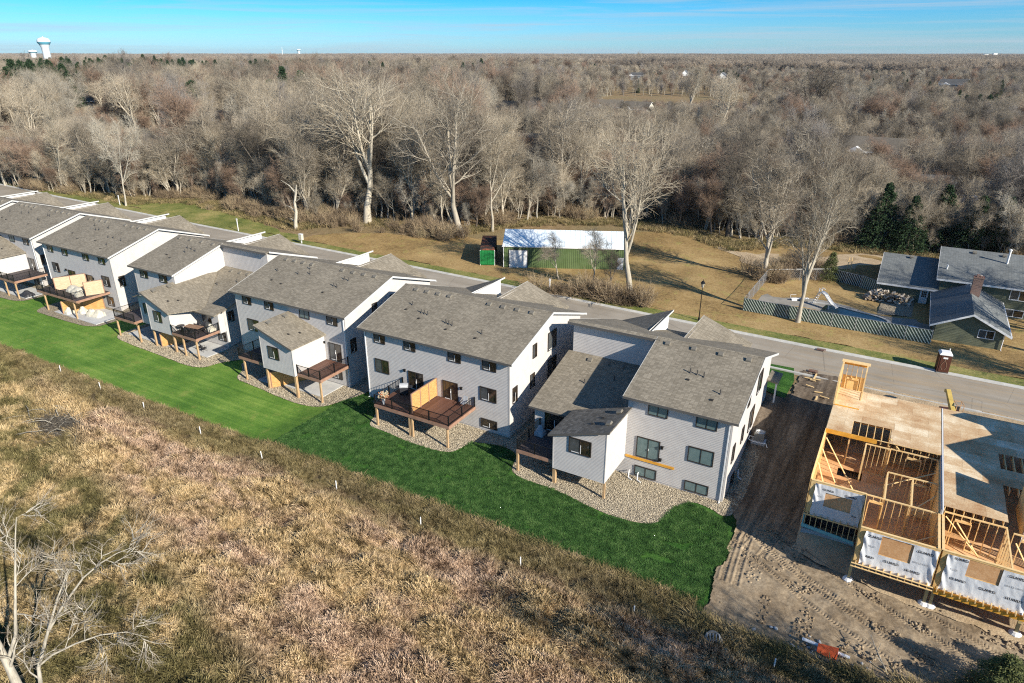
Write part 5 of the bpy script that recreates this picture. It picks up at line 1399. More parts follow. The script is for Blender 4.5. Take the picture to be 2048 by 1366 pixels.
mb.add([(x, y, zp_ + .12) for x, y in pw] + [(x, y, zp_ + .12) for x, y in po] + [(x, y, zp_ - .2) for x, y in po] + [(x, y, zp_ + .0) for x, y in pw], [(i, (i + 1) % n, n + (i + 1) % n, n + i) for i in range(n)] + [(n + i, n + (i + 1) % n, 2 * n + (i + 1) % n, 2 * n + i) for i in range(n)] + [(3 * n + i, 3 * n + (i + 1) % n, (i + 1) % n, i) for i in range(n)])
mb.build('pool_rim', M_kerb, pool)
sl = empty('pool_slide', (-7.6, 95.4, zp_), 'white curved slide at the rim of the pool', 'slide', None, R(-30))
mb = MB(); prof = [(0, 1.9), (.35, 1.95), (.9, 1.75), (1.5, 1.2), (2.1, .75), (2.8, .55)]
for (x0, z0), (x1, z1) in zip(prof[:-1], prof[1:]): mb.add([(x0, -.28, z0), (x1, -.28, z1), (x1, .28, z1), (x0, .28, z0), (x0, -.34, z0 + .2), (x1, -.34, z1 + .2), (x1, .34, z1 + .2), (x0, .34, z0 + .2)], [(0, 1, 2, 3), (0, 4, 5, 1), (3, 2, 6, 7), (3, 2, 1, 0)])
mb.build('chute', M_trim, sl)
mb = MB(); mb.path([(-.8, -.3, 0), (0, -.3, 1.9), (0, -.3, 2.5), (.5, -.3, 2.4)], .035); mb.path([(-.8, .3, 0), (0, .3, 1.9), (0, .3, 2.5), (.5, .3, 2.4)], .035)
for k in range(5): mb.beam((-.8 + .16 * k, -.3, .3 + .36 * k), (-.8 + .16 * k, .3, .3 + .36 * k), .05, .05)
mb.tube((1.6, 0, 0), (1.6, 0, 1.1), .04); mb.build('ladder', M_trim, sl)
sp = empty('diving_board', (-10.2, 95.8, zp_), 'small white diving board at the left end of the pool', 'diving board', None, R(-60))
mb = MB(); mb.box(-.2, -1.0, .45, .2, 1.4, .51); mb.build('board', M_trim, sp)
mb = MB(); mb.box(-.15, -.9, 0, .15, -.2, .45); mb.path([(-.3, -1, 0), (-.3, -1, .9), (-.3, -.2, .9)], .02); mb.build('stand', M_trim, sp)
sheet('pale_stone_bed', [(-.5, 96.3), (3.5, 97.4), (3.6, 103.6), (.2, 102.8), (-.3, 101.5)], M_gravel, .08, .8, hf=lambda x, y: dirt_h(x, y) * .8)
tp = empty('patio_table', (3.6, 90.4, zp_), 'round pale blue patio table in the shade by the garage', 'table')
mb = MB(); mb.lathe([(0, .7), (.8, .72), (.8, .76), (0, .78)], n=20); mb.build('table_top', mat('pale_blue', (.35, .5, .6), .5), tp)
mb = MB(); mb.lathe([(.3, 0), (.3, .04), (.05, .06), (.05, .7)], n=10); mb.build('pedestal', M_trim, tp)
# firewood
fw = empty('firewood_pile', (0, 0, 0), 'long heap of split firewood in front of the ranch house', 'firewood')
M_log = speckle('split_firewood', (.10, .07, .045), (.36, .28, .19), 9, .9); M_log2 = speckle('pale_split_firewood', (.45, .38, .30), (.62, .54, .44), 9, .9)
lg = []
for mm in (M_log, M_log2):
    mb = MB(); mb.prism([(0, -.1, -.08), (0, .11, -.07), (0, .02, .12)], (.5, 0, 0)); lg.append(mb.mesh('log', mm))
for i in range(280):
    s = rnd.random(); x = -2.4 + 5.6 * s; y = 101.9 + .06 * x + rnd.uniform(-.8, .8); top = .35 + 1.1 * (1 - abs(s * 2 - 1) ** 3)
    inst('log', rnd.choice(lg), fw, (x, y, gh(x, y) + rnd.uniform(.1, top)), (rnd.uniform(-.4, .4), rnd.uniform(-.7, .7), rnd.uniform(0, 3.14)))
# wooden trestle / swing stand on the far lawn
st = empty('wooden_trestle', (-5.6, 112.6, gh(-5.6, 112.6)), 'small pale wooden stepladder frame on the tan lawn behind the dark fence', 'ladder')
for s in (-.35, .35):
    mb = MB(); mb.beam((s, -.6, 0), (s * .5, 0, 2.4), .08, .08); mb.build('leg', M_stud, st); mb = MB(); mb.beam((s, .6, 0), (s * .5, 0, 2.4), .08, .08); mb.build('leg', M_stud, st)
for k in range(5):
    mb = MB(); mb.beam((-.32, -.5 + .1 * k, .4 + .4 * k), (.32, -.5 + .1 * k, .4 + .4 * k), .05, .04); mb.build('rung', M_stud, st)

# --- green pole shed
ss = empty('pole_shed', (-53.35, 89.7, gh(-50, 92) - .05), 'long green metal shed with pale blue-white roof and white doors', 'shed', None, math.atan2(97.6 - 89.7, -35.9 + 53.35))
LS, DS = 19.2, 8.4
M_shed = speckle('green_metal_siding', (.08, .12, .045), (.11, .155, .065), .8, .55)
M_shedroof = speckle('pale_metal_roof', (.62, .70, .76), (.74, .80, .84), .8, .35)
def ribbed(mb, ax, pl, out, a, b, z0, z1f, gap=.3):
    n = int((b - a) / gap)
    for i in range(n):
        u = a + (b - a) * i / n; w = (b - a) / n
        for uu, ww, dd in ((u, w * .8, 0.0), (u + w * .8, w * .2, .035)):
            z1a, z1b = z1f(uu), z1f(uu + ww)
            P = (lambda u_, z_: (u_, pl + out * dd, z_)) if ax == 'y' else (lambda u_, z_: (pl + out * dd, u_, z_))
            q = [P(uu, z0), P(uu + ww, z0), P(uu + ww, z1b), P(uu, z1a)]
            flip = (ax == 'y') == (out > 0)
            mb.add(q, [(3, 2, 1, 0)] if flip else [(0, 1, 2, 3)])
            if dd:
                for u_ in (uu, uu + ww):
                    p0 = P(u_, z0); p1 = P(u_, z1f(u_)); b0 = (p0[0], pl, z0) if ax == 'y' else (pl, p0[1], z0); b1 = (p1[0], pl, p1[2]) if ax == 'y' else (pl, p1[1], p1[2])
                    mb.add([b0, p0, p1, b1], [(0, 1, 2, 3)] if (u_ == uu) != flip else [(3, 2, 1, 0)])
zE, zR = 3.45, 5.1
mb = MB(); ribbed(mb, 'y', 0, -1, 0, LS, 0, lambda u: zE); mb.build('wall', M_shed, ss)
mb = MB(); ribbed(mb, 'x', LS, 1, 0, DS, 0, lambda v: zR - abs(v - DS / 2) * (zR - zE) / (DS / 2)); mb.build('wall', M_shed, ss)
mb = MB(); ribbed(mb, 'x', 0, -1, 0, DS, 0, lambda v: zR - abs(v - DS / 2) * (zR - zE) / (DS / 2)); mb.build('wall', M_shed, ss)
mb = MB(); ribbed(mb, 'y', DS, 1, 0, LS, 0, lambda u: zE); mb.build('wall', M_shed, ss)
for s in (0, 1):
    mb = MB()
    y0_, y1_ = (-.15, DS / 2) if s == 0 else (DS + .15, DS / 2)
    mb.slab([(-.15, min(y0_, y1_), zE + .03 if s == 0 else zR + .08), (LS + .15, min(y0_, y1_), zE + .03 if s == 0 else zR + .08), (LS + .15, max(y0_, y1_), zR + .08 if s == 0 else zE + .03), (-.15, max(y0_, y1_), zR + .08 if s == 0 else zE + .03)], .05)
    for i in range(24):
        u = -.1 + i * (LS + .2) / 24
        mb.beam((u, y0_, zE + .05), (u, y1_, zR + .10), .05, .03)
    mb.build('roof', M_shedroof, ss)
mb = MB(); mb.box(-.2, -.19, zE - .08, LS + .2, -.152, zE + .06); mb.build('gutter', M_trim, ss)
for u in (-.02, LS - .08):
    mb = MB(); mb.box(u, -.06, 0, u + .1, -.037, zE); mb.build('corner_trim', M_trim, ss)
mb = MB(); mb.box(.95, -.09, 0, 3.75, -.04, 2.85)
o = mb.build('sliding_door', M_trim, ss)
mb = MB(); mb.box(.85, -.13, 2.86, 3.85, -.04, 2.98); mb.box(3.76, -.11, 0, 3.86, -.04, 2.86); mb.box(.85, -.11, 0, .94, -.04, 2.86); mb.build('door_frame', M_fascia, o)
mb = MB(); mb.box(17.8, -.08, 0, 18.75, -.04, 2.05); o = mb.build('door', M_trim, ss)
mb = MB(); mb.tube((17.9, -.09, 1.0), (17.9, -.14, 1.0), .035, n=8); mb.build('handle', M_black, o)
for u in (2.3, 17.7):
    mb = MB(); mb.box(u, -.2, zE - .35, u + .18, -.04, zE - .2); mb.build('wall_light', M_black, ss)
# --- green container with rusty open top
ct = empty('shipping_container', (-57.1, 88.7, gh(-57, 89)), 'bright green container with rusty roof beside the shed', 'container', None, math.atan2(1.15, 2.05))
M_cgreen = mat('bright_green_paint', (.012, .17, .045), .45)
mb = MB(); ribbed(mb, 'y', 0, -1, 0, 2.35, .1, lambda u: 2.5, .39); mb.build('wall', M_cgreen, ct)
for u in (0.02, 1.19):
    mb = MB(); mb.box(u, -.075, .15, u + 1.13, -.04, 2.42); d = mb.build('door', M_cgreen, ct)
    for uu in (u + .3, u + .8):
        mb = MB(); mb.tube((uu, -.10, .15), (uu, -.10, 2.42), .022, n=6); mb.build('lock_bar', M_cgreen, d)
mb = MB(); ribbed(mb, 'x', 2.35, 1, 0, 9.0, .1, lambda v: 2.5, .4); ribbed(mb, 'x', 0, -1, 0, 9.0, .1, lambda v: 2.5, .4); ribbed(mb, 'y', 9.0, 1, 0, 2.35, .1, lambda v: 2.5, .4); mb.build('wall', speckle('dark_rusty_green', (.012, .05, .02), (.09, .04, .02), 1.2), ct)
M_rust = speckle('rusty_dark_roof', (.03, .022, .018), (.05, .035, .03), 1.0, .8, c3=(.30, .09, .04))
mb = MB(); mb.box(-.02, -.05, 2.5, 2.37, 9.02, 2.6)
for i in range(18): mb.box(.05, .1 + i * .5, 2.6, 2.3, .3 + i * .5, 2.64)
mb.build('roof', M_rust, ct)
for x in (0, 2.28):
    for y in (-.03, 8.9):
        mb = MB(); mb.box(x - .01, y - .02, 0, x + .1, y + .1, 2.55); mb.build('corner_post', M_trim if y < 0 else M_rust, ct)
# --- portable toilet
pt = empty('portable_toilet', (6.7, 79.9, gh(6.7, 79.9) + .02), 'brown portable toilet with white roof standing on the kerb', 'portable toilet', None, R(8))
M_br = mat('brown_plastic', (.085, .032, .02), .45); M_tan = mat('tan_swirl_trim', (.32, .20, .13), .5)
mb = MB(); mb.box(-.55, -.55, 0, .55, .55, .16); mb.build('base', M_fascia, pt)
mb = MB()
for i in range(6):
    for fx in (-.56, .56): mb.box(fx - .02, -.5 + i * .18, .16, fx + .02, -.42 + i * .18, 2.05)
mb.box(-.55, -.52, .16, .55, .55, 2.08); mb.build('cabin', M_br, pt)
mb = MB(); mb.box(-.40, -.56, .2, .40, -.525, 1.98); d = mb.build('door', M_br, pt)
mb = MB()
for s in (-1, 1):
    pts = [(s * (.12 + .14 * math.sin(k / 10 * math.pi)), -.575, .45 + k * .085) for k in range(15)]
    mb.path(pts, .018, 5)
mb.build('swirl_trim', M_tan, d)
mb = MB(); mb.box(-.2, -.575, 1.68, .22, -.56, 1.86); mb.build('notice', M_trim, d)
mb = MB(); mb.slab([(-.6, -.6, 2.16), (.6, -.6, 2.16), (.6, .6, 2.16), (-.6, .6, 2.16)], .08)
mb.add([(-.6, -.6, 2.16), (.6, -.6, 2.16), (.6, .6, 2.16), (-.6, .6, 2.16), (-.4, -.42, 2.34), (.4, -.42, 2.34), (.4, .42, 2.34), (-.4, .42, 2.34)], [(0, 1, 5, 4), (1, 2, 6, 5), (2, 3, 7, 6), (3, 0, 4, 7), (4, 5, 6, 7)])
mb.build('roof', M_trim, pt); mb = MB(); mb.tube((.4, .4, 2.3), (.4, .4, 2.55), .05); mb.build('vent_pipe', M_trim, pt)
# --- street lamp
lx, ly = -19.9, 81.9
sl_ = empty('street_lamp', (lx, ly, gh(lx, ly)), 'black lantern street lamp on the verge by the kerb', 'street lamp')
mb = MB(); mb.lathe([(.16, 0), (.16, .1), (.09, .5), (.07, .6), (.055, 2.0), (.045, 4.3), (.06, 4.35)], n=10); mb.build('pole', M_black, sl_)
mb = MB(); mb.lathe([(.04, 4.35), (.14, 4.5), (.22, 5.0)], n=6); mb.build('glass', mat('lantern_glass', (.35, .33, .28), .2), sl_)
mb = MB(); mb.lathe([(.30, 4.98), (.30, 5.02), (.14, 5.25), (.05, 5.32), (.03, 5.5), (0, 5.52)], n=8)
for k in range(6):
    a = k * math.pi / 3; mb.beam((.14 * math.cos(a), .14 * math.sin(a), 4.5), (.23 * math.cos(a), .23 * math.sin(a), 5.0), .02, .02)
mb.build('lantern_cap', M_black, sl_)
# --- utility box, white posts, fire hydrant-like markers
for (x, y, h_, l, cap) in ((-109.3, 84.9, 2.4, 'white marker post with a cap on the verge, by the left driveways', 1), (-151.6, 87.9, 2.2, 'farthest white marker post near the left edge of the wood', 1), (-41.2, 82.0, 2.1, 'white post on the verge behind the apex of the second garage roof', 1)):
    c = empty('marker_post', (x, y, gh(x, y)), l, 'post')
    mb = MB(); mb.box(-.06, -.06, 0, .06, .06, h_ - .3); mb.build('shaft', M_trim, c); mb = MB(); mb.box(-.14, -.05, h_ - .3, .14, .05, h_ + .05); mb.build('cap', M_trim, c)
c = empty('utility_box', (-92.0, 84.3, gh(-92, 84.3)), 'pale grey utility box on a post beside the kerb', 'utility box')
mb = MB(); mb.box(-.08, -.06, 0, .08, .06, .8); mb.build('post', M_trim, c); mb = MB(); mb.box(-.35, -.25, .7, .35, .25, 1.7); mb.build('cabinet', M_cover, c); mb = MB(); mb.box(-.38, -.28, 1.7, .38, .28, 1.76); mb.build('lid', M_trim, c)
# --- manhole frames in the street edge
for q, l in (((1642, 702), 'rusty drain grate in the far kerb'), ((1626, 745), 'rusty drain grate in the near kerb')):
    x, y = gp(*q); mb = MB()
    mb.box(-.45, -.3, 0, .45, -.25, .03); mb.box(-.45, .25, 0, .45, .3, .03)
    for k in range(8): mb.box(-.43 + k * .12, -.25, 0, -.37 + k * .12, .25, .025)
    tag(mb.build('drain_grate', speckle('rusty_iron', (.12, .05, .03), (.2, .1, .07), 6), None, (x, y, gh(x, y) + .17)), l, 'drain grate')
# --- small telehandler / loader parked on the street behind the new house
ld = empty('telehandler', (7.3, 68.2, gh(7.3, 68.5) + .1), 'yellow telehandler with raised boom parked behind the unfinished house', 'telehandler', None, R(12))
ld.scale = (.72, .72, .72); ld.location = (7.2, 67.2, gh(7.3, 68.0) + .1)
M_yel = speckle('yellow_paint', (.42, .30, .08), (.55, .40, .12), 2.0, .5)
for sx in (-.95, .95):
    for sy in (-1.2, 1.4):
        mb = MB(); mb.tube((sx - .2, sy, .6), (sx + .2, sy, .6), .6, n=18); w_ = mb.build('wheel', M_darkplastic, ld)
        mb = MB(); mb.tube((sx - .22, sy, .6), (sx + .22, sy, .6), .28, n=12); mb.build('rim', M_yel, w_)
mb = MB(); mb.box(-.75, -1.9, .6, .75, 2.1, 1.3); mb.build('chassis', M_br, ld)
mb = MB(); mb.box(-.15, -1.6, 1.3, .75, .1, 2.0); mb.box(-.9, -1.5, 1.3, -.3, -.9, 1.7); mb.build('engine_cover', M_br, ld)
mb = MB(); mb.prism([(-.32, -1.8, 1.5), (-.32, -1.2, 2.3), (-.32, 2.6, 3.6), (-.32, 3.3, 3.3), (-.32, 3.2, 2.9), (-.32, 2.5, 3.1), (-.32, -1.0, 1.6)], (.5, 0, 0)); mb.build('boom', M_yel, ld)
mb = MB()
for x in (.35, 1.15):
    for y in (-.4, .8): mb.beam((x, y, 1.3), (x, y, 2.9), .07, .07)
for y in (-.4, .8): mb.beam((.32, y, 2.9), (1.18, y, 2.9), .07, .07)
for x in (.35, 1.15): mb.beam((x, -.4, 2.9), (x, .8, 2.9), .07, .07)
mb.build('cab_frame', speckle('tan_cab_frame', (.42, .26, .14), (.5, .33, .2), 3), ld)
mb = MB(); mb.box(.5, 0, 1.3, 1.0, .6, 1.75); mb.box(.5, .5, 1.75, 1.0, .6, 2.3); mb.build('seat', M_darkplastic, ld)
# cone-like white thing on the middle roof street side
mb = MB(); mb.lathe([(.35, 0), (.06, .8), (0, .82)], n=12); tag(mb.build('white_cone', M_trim, None, (-29.5, 72.8, gh(-29.5, 72.8) + .1)), 'small white cone on the driveway beside the dark garage roof', 'cone')
# --- playset-like frame near the wood and junk beside the tree
jp = gp(1535, 548)
mb = MB()
for i in range(40):
    x, y = rnd.gauss(0, 1.0), rnd.gauss(0, .7); s = rnd.uniform(.1, .45); mb.beam((x, y, rnd.uniform(.05, .4)), (x + rnd.uniform(-1, 1), y + rnd.uniform(-.6, .6), rnd.uniform(.05, .9)), .08, .08)
tag(mb.build('scrap_heap', speckle('weathered_scrap', (.05, .045, .04), (.32, .24, .16), 3), None, (*jp, gh(*jp))), 'heap of branches and scrap wood at the foot of the twin trees', 'scrap heap')

# small entry roof on the sunlit side of the end townhouse
mb = MB(); mb.slab([(17.42, 14.4, 5.5), (18.5, 14.4, 5.35), (18.5, 16.9, 5.35), (17.42, 16.9, 5.5)], .14); mb.build('entry_roof', M_roof, hF)
mb = MB(); mb.box(18.25, 14.5, 2.9, 18.4, 14.65, 5.2); mb.box(17.42, 14.4, 2.75, 18.5, 16.9, 2.95); mb.build('entry_porch', M_trim, hF)
# ------------------------------------------------------------------ foreground small things
for i, (x, y) in enumerate([gp(*q) for q in ((123, 749), (203, 783), (290, 824), (403, 874), (526, 924), (674, 984), (842, 1059), (1041, 1139), (1267, 1237), (1545, 1346))]):
    wh = ('first', 'second', 'third', 'fourth', 'fifth', 'sixth', 'seventh', 'eighth', 'ninth', 'tenth')[i]
    c = empty('marker_post', (x, y, gh(x, y)), 'white plastic marker post in the dry field, %s counted from the left' % wh, 'post', 'white marker posts along the dry field', rnd.uniform(0, 1))
    c.rotation_euler = (rnd.uniform(-.06, .06), rnd.uniform(-.06, .06), rnd.uniform(0, 1.5))
    mb = MB(); mb.tube((0, 0, -.1), (0, 0, 1.1), .045, .042, 8); mb.lathe([(.045, 1.1), (.03, 1.15), (0, 1.16)], n=8); mb.build('shaft', M_trim, c)
# flared storm drain ends with bars
def flared(x, y, label, s=1.0, rz=0):
    c = empty('storm_drain_outlet', (x, y, gh(x, y) + .05), label, 'storm drain', None, rz)
    mb = MB(); n = 12
    outer = [(math.cos(math.pi * i / n) * .85 * s, math.sin(math.pi * i / n) * .95 * s) for i in range(n + 1)]
    for (a, b), (a2, b2) in zip(outer[:-1], outer[1:]):
        h0 = .25 + .6 * (b / (.95 * s)); h1 = .25 + .6 * (b2 / (.95 * s))
        mb.add([(a, b, 0), (a2, b2, 0), (a2, b2, h1), (a, b, h0), (a * .86, b * .86, 0), (a2 * .86, b2 * .86, 0), (a2 * .86, b2 * .86, h1), (a * .86, b * .86, h0)], [(0, 1, 2, 3), (7, 6, 5, 4), (3, 2, 6, 7)])
    mb.build('concrete_apron', MATS['ac_housing'], c)
    for k in range(5):
        u = (-.5 + .25 * k) * s
        mb = MB(); mb.tube((u, -.35 * s, .1), (u, .75 * s, .75), .03, n=6); mb.build('bar', M_galv, c)
    mb = MB(); mb.tube((-.6 * s, .3 * s, .5), (.6 * s, .3 * s, .5), .03, n=6); mb.tube((-.6 * s, .0 * s, .32), (.6 * s, .0 * s, .32), .03, n=6); mb.build('cross_bar', M_galv, c)
flared(*gp(1425, 1300), 'barred concrete storm drain outlet in the shaded grass', .75, R(20))
flared(*gp(612, 1318), 'small barred storm drain outlet half hidden in brown grass', .6, R(40))
# white pipe with orange sleeve
a = gp(1602, 1288); b = gp(1697, 1326); c = empty('drain_pipe', (0, 0, 0), 'white pipe with an orange sleeve lying in the shaded corner', 'pipe')
A = Vector((*a, gh(*a) + .45)); B = Vector((*b, gh(*b) + .42)); mb = MB(); mb.tube(A, B, .10, n=10); mb.build('pipe', M_trim, c)
mb = MB(); P0 = A + (B - A) * .34; P1 = A + (B - A) * .72
mb.prism([P0 + Vector((0, 0, .16)), P1 + Vector((.1, .1, .30)), P1 + Vector((.1, -.25, -.25)), P0 + Vector((0, -.2, -.12))], (B - A).normalized().cross(Vector((0, 0, 1))) * .25); mb.build('orange_sleeve', mat('orange_fabric', (.60, .10, .03), .7), c)
# far rip-rap stones
M_stone = speckle('pale_riprap_stone', (.24, .25, .26), (.52, .54, .55), 3, .85)
M_stone.use_fake_user = True

# ------------------------------------------------------------------ houses among the trees and far structures
M_w = [speckle('pale_cream_siding', (.40, .38, .33), (.48, .45, .39), 1, .7), speckle('grey_beige_siding', (.33, .32, .28), (.40, .38, .34), 1, .7), speckle('grey_siding', (.24, .26, .27), (.31, .33, .34), 1, .7), speckle('white_siding', (.66, .66, .64), (.74, .74, .72), 1, .7)]
M_rf = [shingle('tan_far_shingles', (.12, .105, .085), (.16, .14, .115), (.20, .175, .145)), shingle('grey_far_shingles', (.075, .075, .075), (.10, .10, .10), (.13, .13, .13))]
def far_house(px, py, Lx, Ly, he, hr, wm, rm, rz, label, axis='x', d=None, win=True):
    if d is None: x, y = gp(px, py)
    else: x, y = d
    h = empty('far_house', (x, y, gh(x, y) - .2), label, 'house', 'houses among the bare trees', rz)
    gable_house('h', h, -Lx / 2, Lx / 2, -Ly / 2, Ly / 2, 0, he, hr, axis, M_w[wm], M_rf[rm], .5, lapc=.6)
    if win:
        for fl in range(1 if he < 4 else 2):
            n = max(2, int(Lx / 3))
            for i in range(n):
                window(h, 1.4, 1.3, (-Lx / 2 + (i + .5) * Lx / n - .7, -Ly / 2 - .04, 1.0 + 2.8 * fl), 'rear', 2, fr=M_trim)
        for i in range(2): window(h, 1.4, 1.3, (Lx / 2 + .04, -Ly / 4 + i * Ly / 2 - .7, 1.0), 'right', 2, fr=M_trim)
    mb = MB(); mb.box(-Lx * .42, -Ly / 2 - .9, 0, -Lx * .1, -Ly / 2 - .05, he * .92); mb.build('bay', M_w[wm], h)
    mb = MB(); mb.prism([(-Lx * .45, -Ly / 2 - 1.2, he * .9), (-Lx * .07, -Ly / 2 - 1.2, he * .9), (-Lx * .26, -Ly / 2 - 1.2, he * .9 + 1.6)], (0, 2.2, 0)); mb.build('bay_gable', M_trim, h)
    return h
FH = [
 (25, 305, 17, 11, 5.4, 8.6, 1, 0, .5, 'tan house with broad roof at the left edge of the wood'),
 (80, 330, 14, 10, 5.2, 8.2, 2, 1, .55, 'grey house with white windows low at the left edge, among the trunks'),
 (175, 222, 15, 10, 5.4, 8.5, 0, 0, .5, 'cream house with white gable high among the trees on the left'),
 (215, 243, 13, 9, 3.4, 6.0, 2, 1, .45, 'low grey house below the cream house on the left'),
 (295, 300, 22, 10, 3.2, 5.6, 2, 1, .45, 'long dark-walled house with white posts behind the spreading oak'),
 (455, 265, 14, 10, 5.4, 8.5, 2, 0, .4, 'grey house hidden behind dark trunks left of centre'),
 (1010, 236, 18, 10, 5.4, 8.6, 1, 0, .15, 'tan house with white gables at the clearing in the centre'),
 (1070, 225, 14, 10, 5.4, 8.6, 1, 0, .2, 'second tan house right of the one at the clearing'),
 (1215, 232, 15, 10, 5.4, 8.5, 1, 0, .2, 'beige house half hidden near the middle of the wood'),
 (1275, 238, 14, 10, 5.4, 8.5, 0, 0, -.1, 'cream house with two pale gables at the tan meadow'),
 (1050, 320, 16, 11, 5.2, 8.2, 2, 0, .2, 'grey-roofed house deep in the wood above the shed'),
 (1270, 345, 15, 10, 5.2, 8.2, 1, 0, .1, 'dark tan house behind the trees right of the shed'),
 (1272, 160, 20, 11, 5.2, 8.0, 2, 1, .1, 'wide grey house on the rise near the tall dark evergreen'),
 (1445, 164, 11, 12, 6.5, 10.5, 3, 1, .1, 'white gabled house far off right of the centre'),
 (1370, 158, 8, 9, 6, 10, 3, 1, .2, 'narrow white gabled house left of the other white gable'),
 (1015, 148, 12, 11, 6.5, 10, 3, 1, .1, 'small white house high near the horizon in the centre'),
 (1745, 338, 17, 11, 5.8, 9.0, 1, 0, -.1, 'green-grey house with a white gable window in the wood on the right'),
 (1905, 182, 20, 14, 6, 9.5, 2, 1, -.2, 'dark grey house with white cars in front, upper right'),
 (1835, 415, 13, 10, 4.2, 7.2, 2, 1, .2, 'dark house under evergreens behind the ranch house'),
 (1990, 440, 15, 10, 4.2, 7.4, 1, 0, -.25, 'brown-roofed house at the right edge behind the evergreens'),
 (1560, 385, 12, 10, 5.4, 8.8, 1, 0, .1, 'tan gabled house showing between twigs right of the big shed tree'),
]
HP = []
for q in FH:
    far_house(*q, axis='y' if q[2] < q[3] else 'x'); HP.append((*gp(q[0], q[1]), max(q[2], q[3])))
for k in range(22):
    rr2 = random.Random(300 + k); px_ = (620, 700, 790, 850, 900, 960, 1040, 1090, 1130, 1330, 1480, 1560, 1650, 1780, 1850, 1960, 480, 380, 1010, 880, 1200, 1400)[k]; py_ = rr2.uniform(128, 150)
    far_house(px_, py_, rr2.uniform(12, 19), rr2.uniform(9, 12), rr2.choice((5.5, 6.5)), 10.2, rr2.choice((3, 3, 0, 1)), rr2.choice((0, 1)), rr2.uniform(-.5, .9), 'tiny distant house near the horizon, %s in its row of scattered roofs' % ('1st 2nd 3rd 4th 5th 6th 7th 8th 9th 10th 11th 12th 13th 14th 15th 16th 17th 18th 19th 20th 21st 22nd'.split()[sorted((620, 700, 790, 850, 900, 960, 1040, 1090, 1130, 1330, 1480, 1560, 1650, 1780, 1850, 1960, 480, 380, 1010, 880, 1200, 1400)).index(px_)] + ' from the left'), win=False)
    HP.append((*gp(px_, py_), 9))
def dirpt(px, D):
    d = _f * FPX + _r * (px - CPX) - _u * (107 - CPY); k = D / math.hypot(d.x, d.y); return d.x * k, d.y * k
def water_tower(px, D, H, Rr, label, style=0):
    x, y = dirpt(px, D); g = gh(x, y) - 1
    c = empty('water_tower', (x, y, g), label, 'water tower')
    mw = mat('tower_white_paint', (.62, .66, .68), .5)
    mb = MB(); mb.lathe([(Rr * .78, 0), (Rr * .70, H * .55), (Rr * .74, H * .72), (Rr * .95, H * .80)], n=28); mb.smooth = True; mb.build('pedestal', mw, c)
    mb = MB(); mb.lathe([(Rr * .95, H * .80), (Rr * 1.22, H * .85), (Rr * 1.25, H * .875)], n=28); mb.smooth = True; mb.build('tank_skirt', mat('tower_blue_band', (.10, .32, .42), .5), c)
    mb = MB(); mb.lathe([(Rr * 1.25, H * .875), (Rr * 1.22, H * .92), (Rr * 1.0, H * .965), (Rr * .55, H * .99), (Rr * .2, H), (0, H)], n=28); mb.smooth = True; mb.build('tank_dome', mw, c)
    mb = MB(); mb.box(-.6, -.6, H, .6, .6, H + 1.2); mb.build('hatch', mw, c)
water_tower(93, 1500, 58, 8.2, 'large white water tower with blue band on the left horizon')
water_tower(66, 2600, 41, 10, 'smaller white water tower half sunk behind trees on the left horizon')
water_tower(598, 5200, 55, 11, 'tiny pale water tower on the horizon left of centre')
x, y = dirpt(565, 3800); c = empty('radio_mast', (x, y, gh(x, y)), 'thin white radio mast on the horizon left of centre', 'mast')
mb = MB(); mb.tube((0, 0, 0), (0, 0, 58), 1.6, .8, 6); mb.build('mast', M_trim, c); mb = MB(); mb.lathe([(2.4, 40), (2.4, 42)], n=8); mb.build('antenna_ring', M_trim, c)
x, y = dirpt(1975, 5000)
for i, px in enumerate((1963, 1972, 1990)):
    x, y = dirpt(px, 4200); mb = MB(); mb.box(-9, -6, 0, 9, 6, 22 + 4 * i)
    for k in range(4): mb.box(-8, -6.2, 4 + 4 * k, 8, -6.01, 5.5 + 4 * k)
    tag(mb.build('far_building', M_w[3], None, (x, y, gh(x, y)), (0, 0, YAW)), ('leftmost', 'middle', 'rightmost')[i] + ' of three white blocks on the right horizon', 'building')
# parked cars far away, at the dark house
# ------------------------------------------------------------------ vegetation
NR = np.random.RandomState(11)
def nrm(v): return v / np.maximum(1e-9, np.linalg.norm(v, axis=-1, keepdims=True))
def tubes(P, Rr, sides):
    """P (N,K,3) polylines, Rr (N,K) radii -> verts, quads"""
    N, K, _ = P.shape
    T = np.zeros_like(P); T[:, 1:-1] = P[:, 2:] - P[:, :-2]; T[:, 0] = P[:, 1] - P[:, 0]; T[:, -1] = P[:, -1] - P[:, -2]
    T = nrm(T)
    ref = np.where(np.abs(T[:, :1, 2:3]) < .9, np.array([0, 0, 1.]), np.array([1., 0, 0]))
    A = nrm(np.cross(T, np.broadcast_to(ref, T.shape))); B = np.cross(A, T)
    a = np.arange(sides) * 2 * math.pi / sides
    V = P[:, :, None] + Rr[:, :, None, None] * (A[:, :, None] * np.cos(a)[None, None, :, None] + B[:, :, None] * np.sin(a)[None, None, :, None])
    base = (np.arange(N)[:, None, None] * K + np.arange(K - 1)[None, :, None]) * sides
    i = np.arange(sides)[None, None]; j = (np.arange(sides) + 1)[None, None] % sides
    Q = np.stack([base + i, base + j, base + sides + j, base + sides + i], -1).reshape(-1, 4)
    return V.reshape(-1, 3), Q
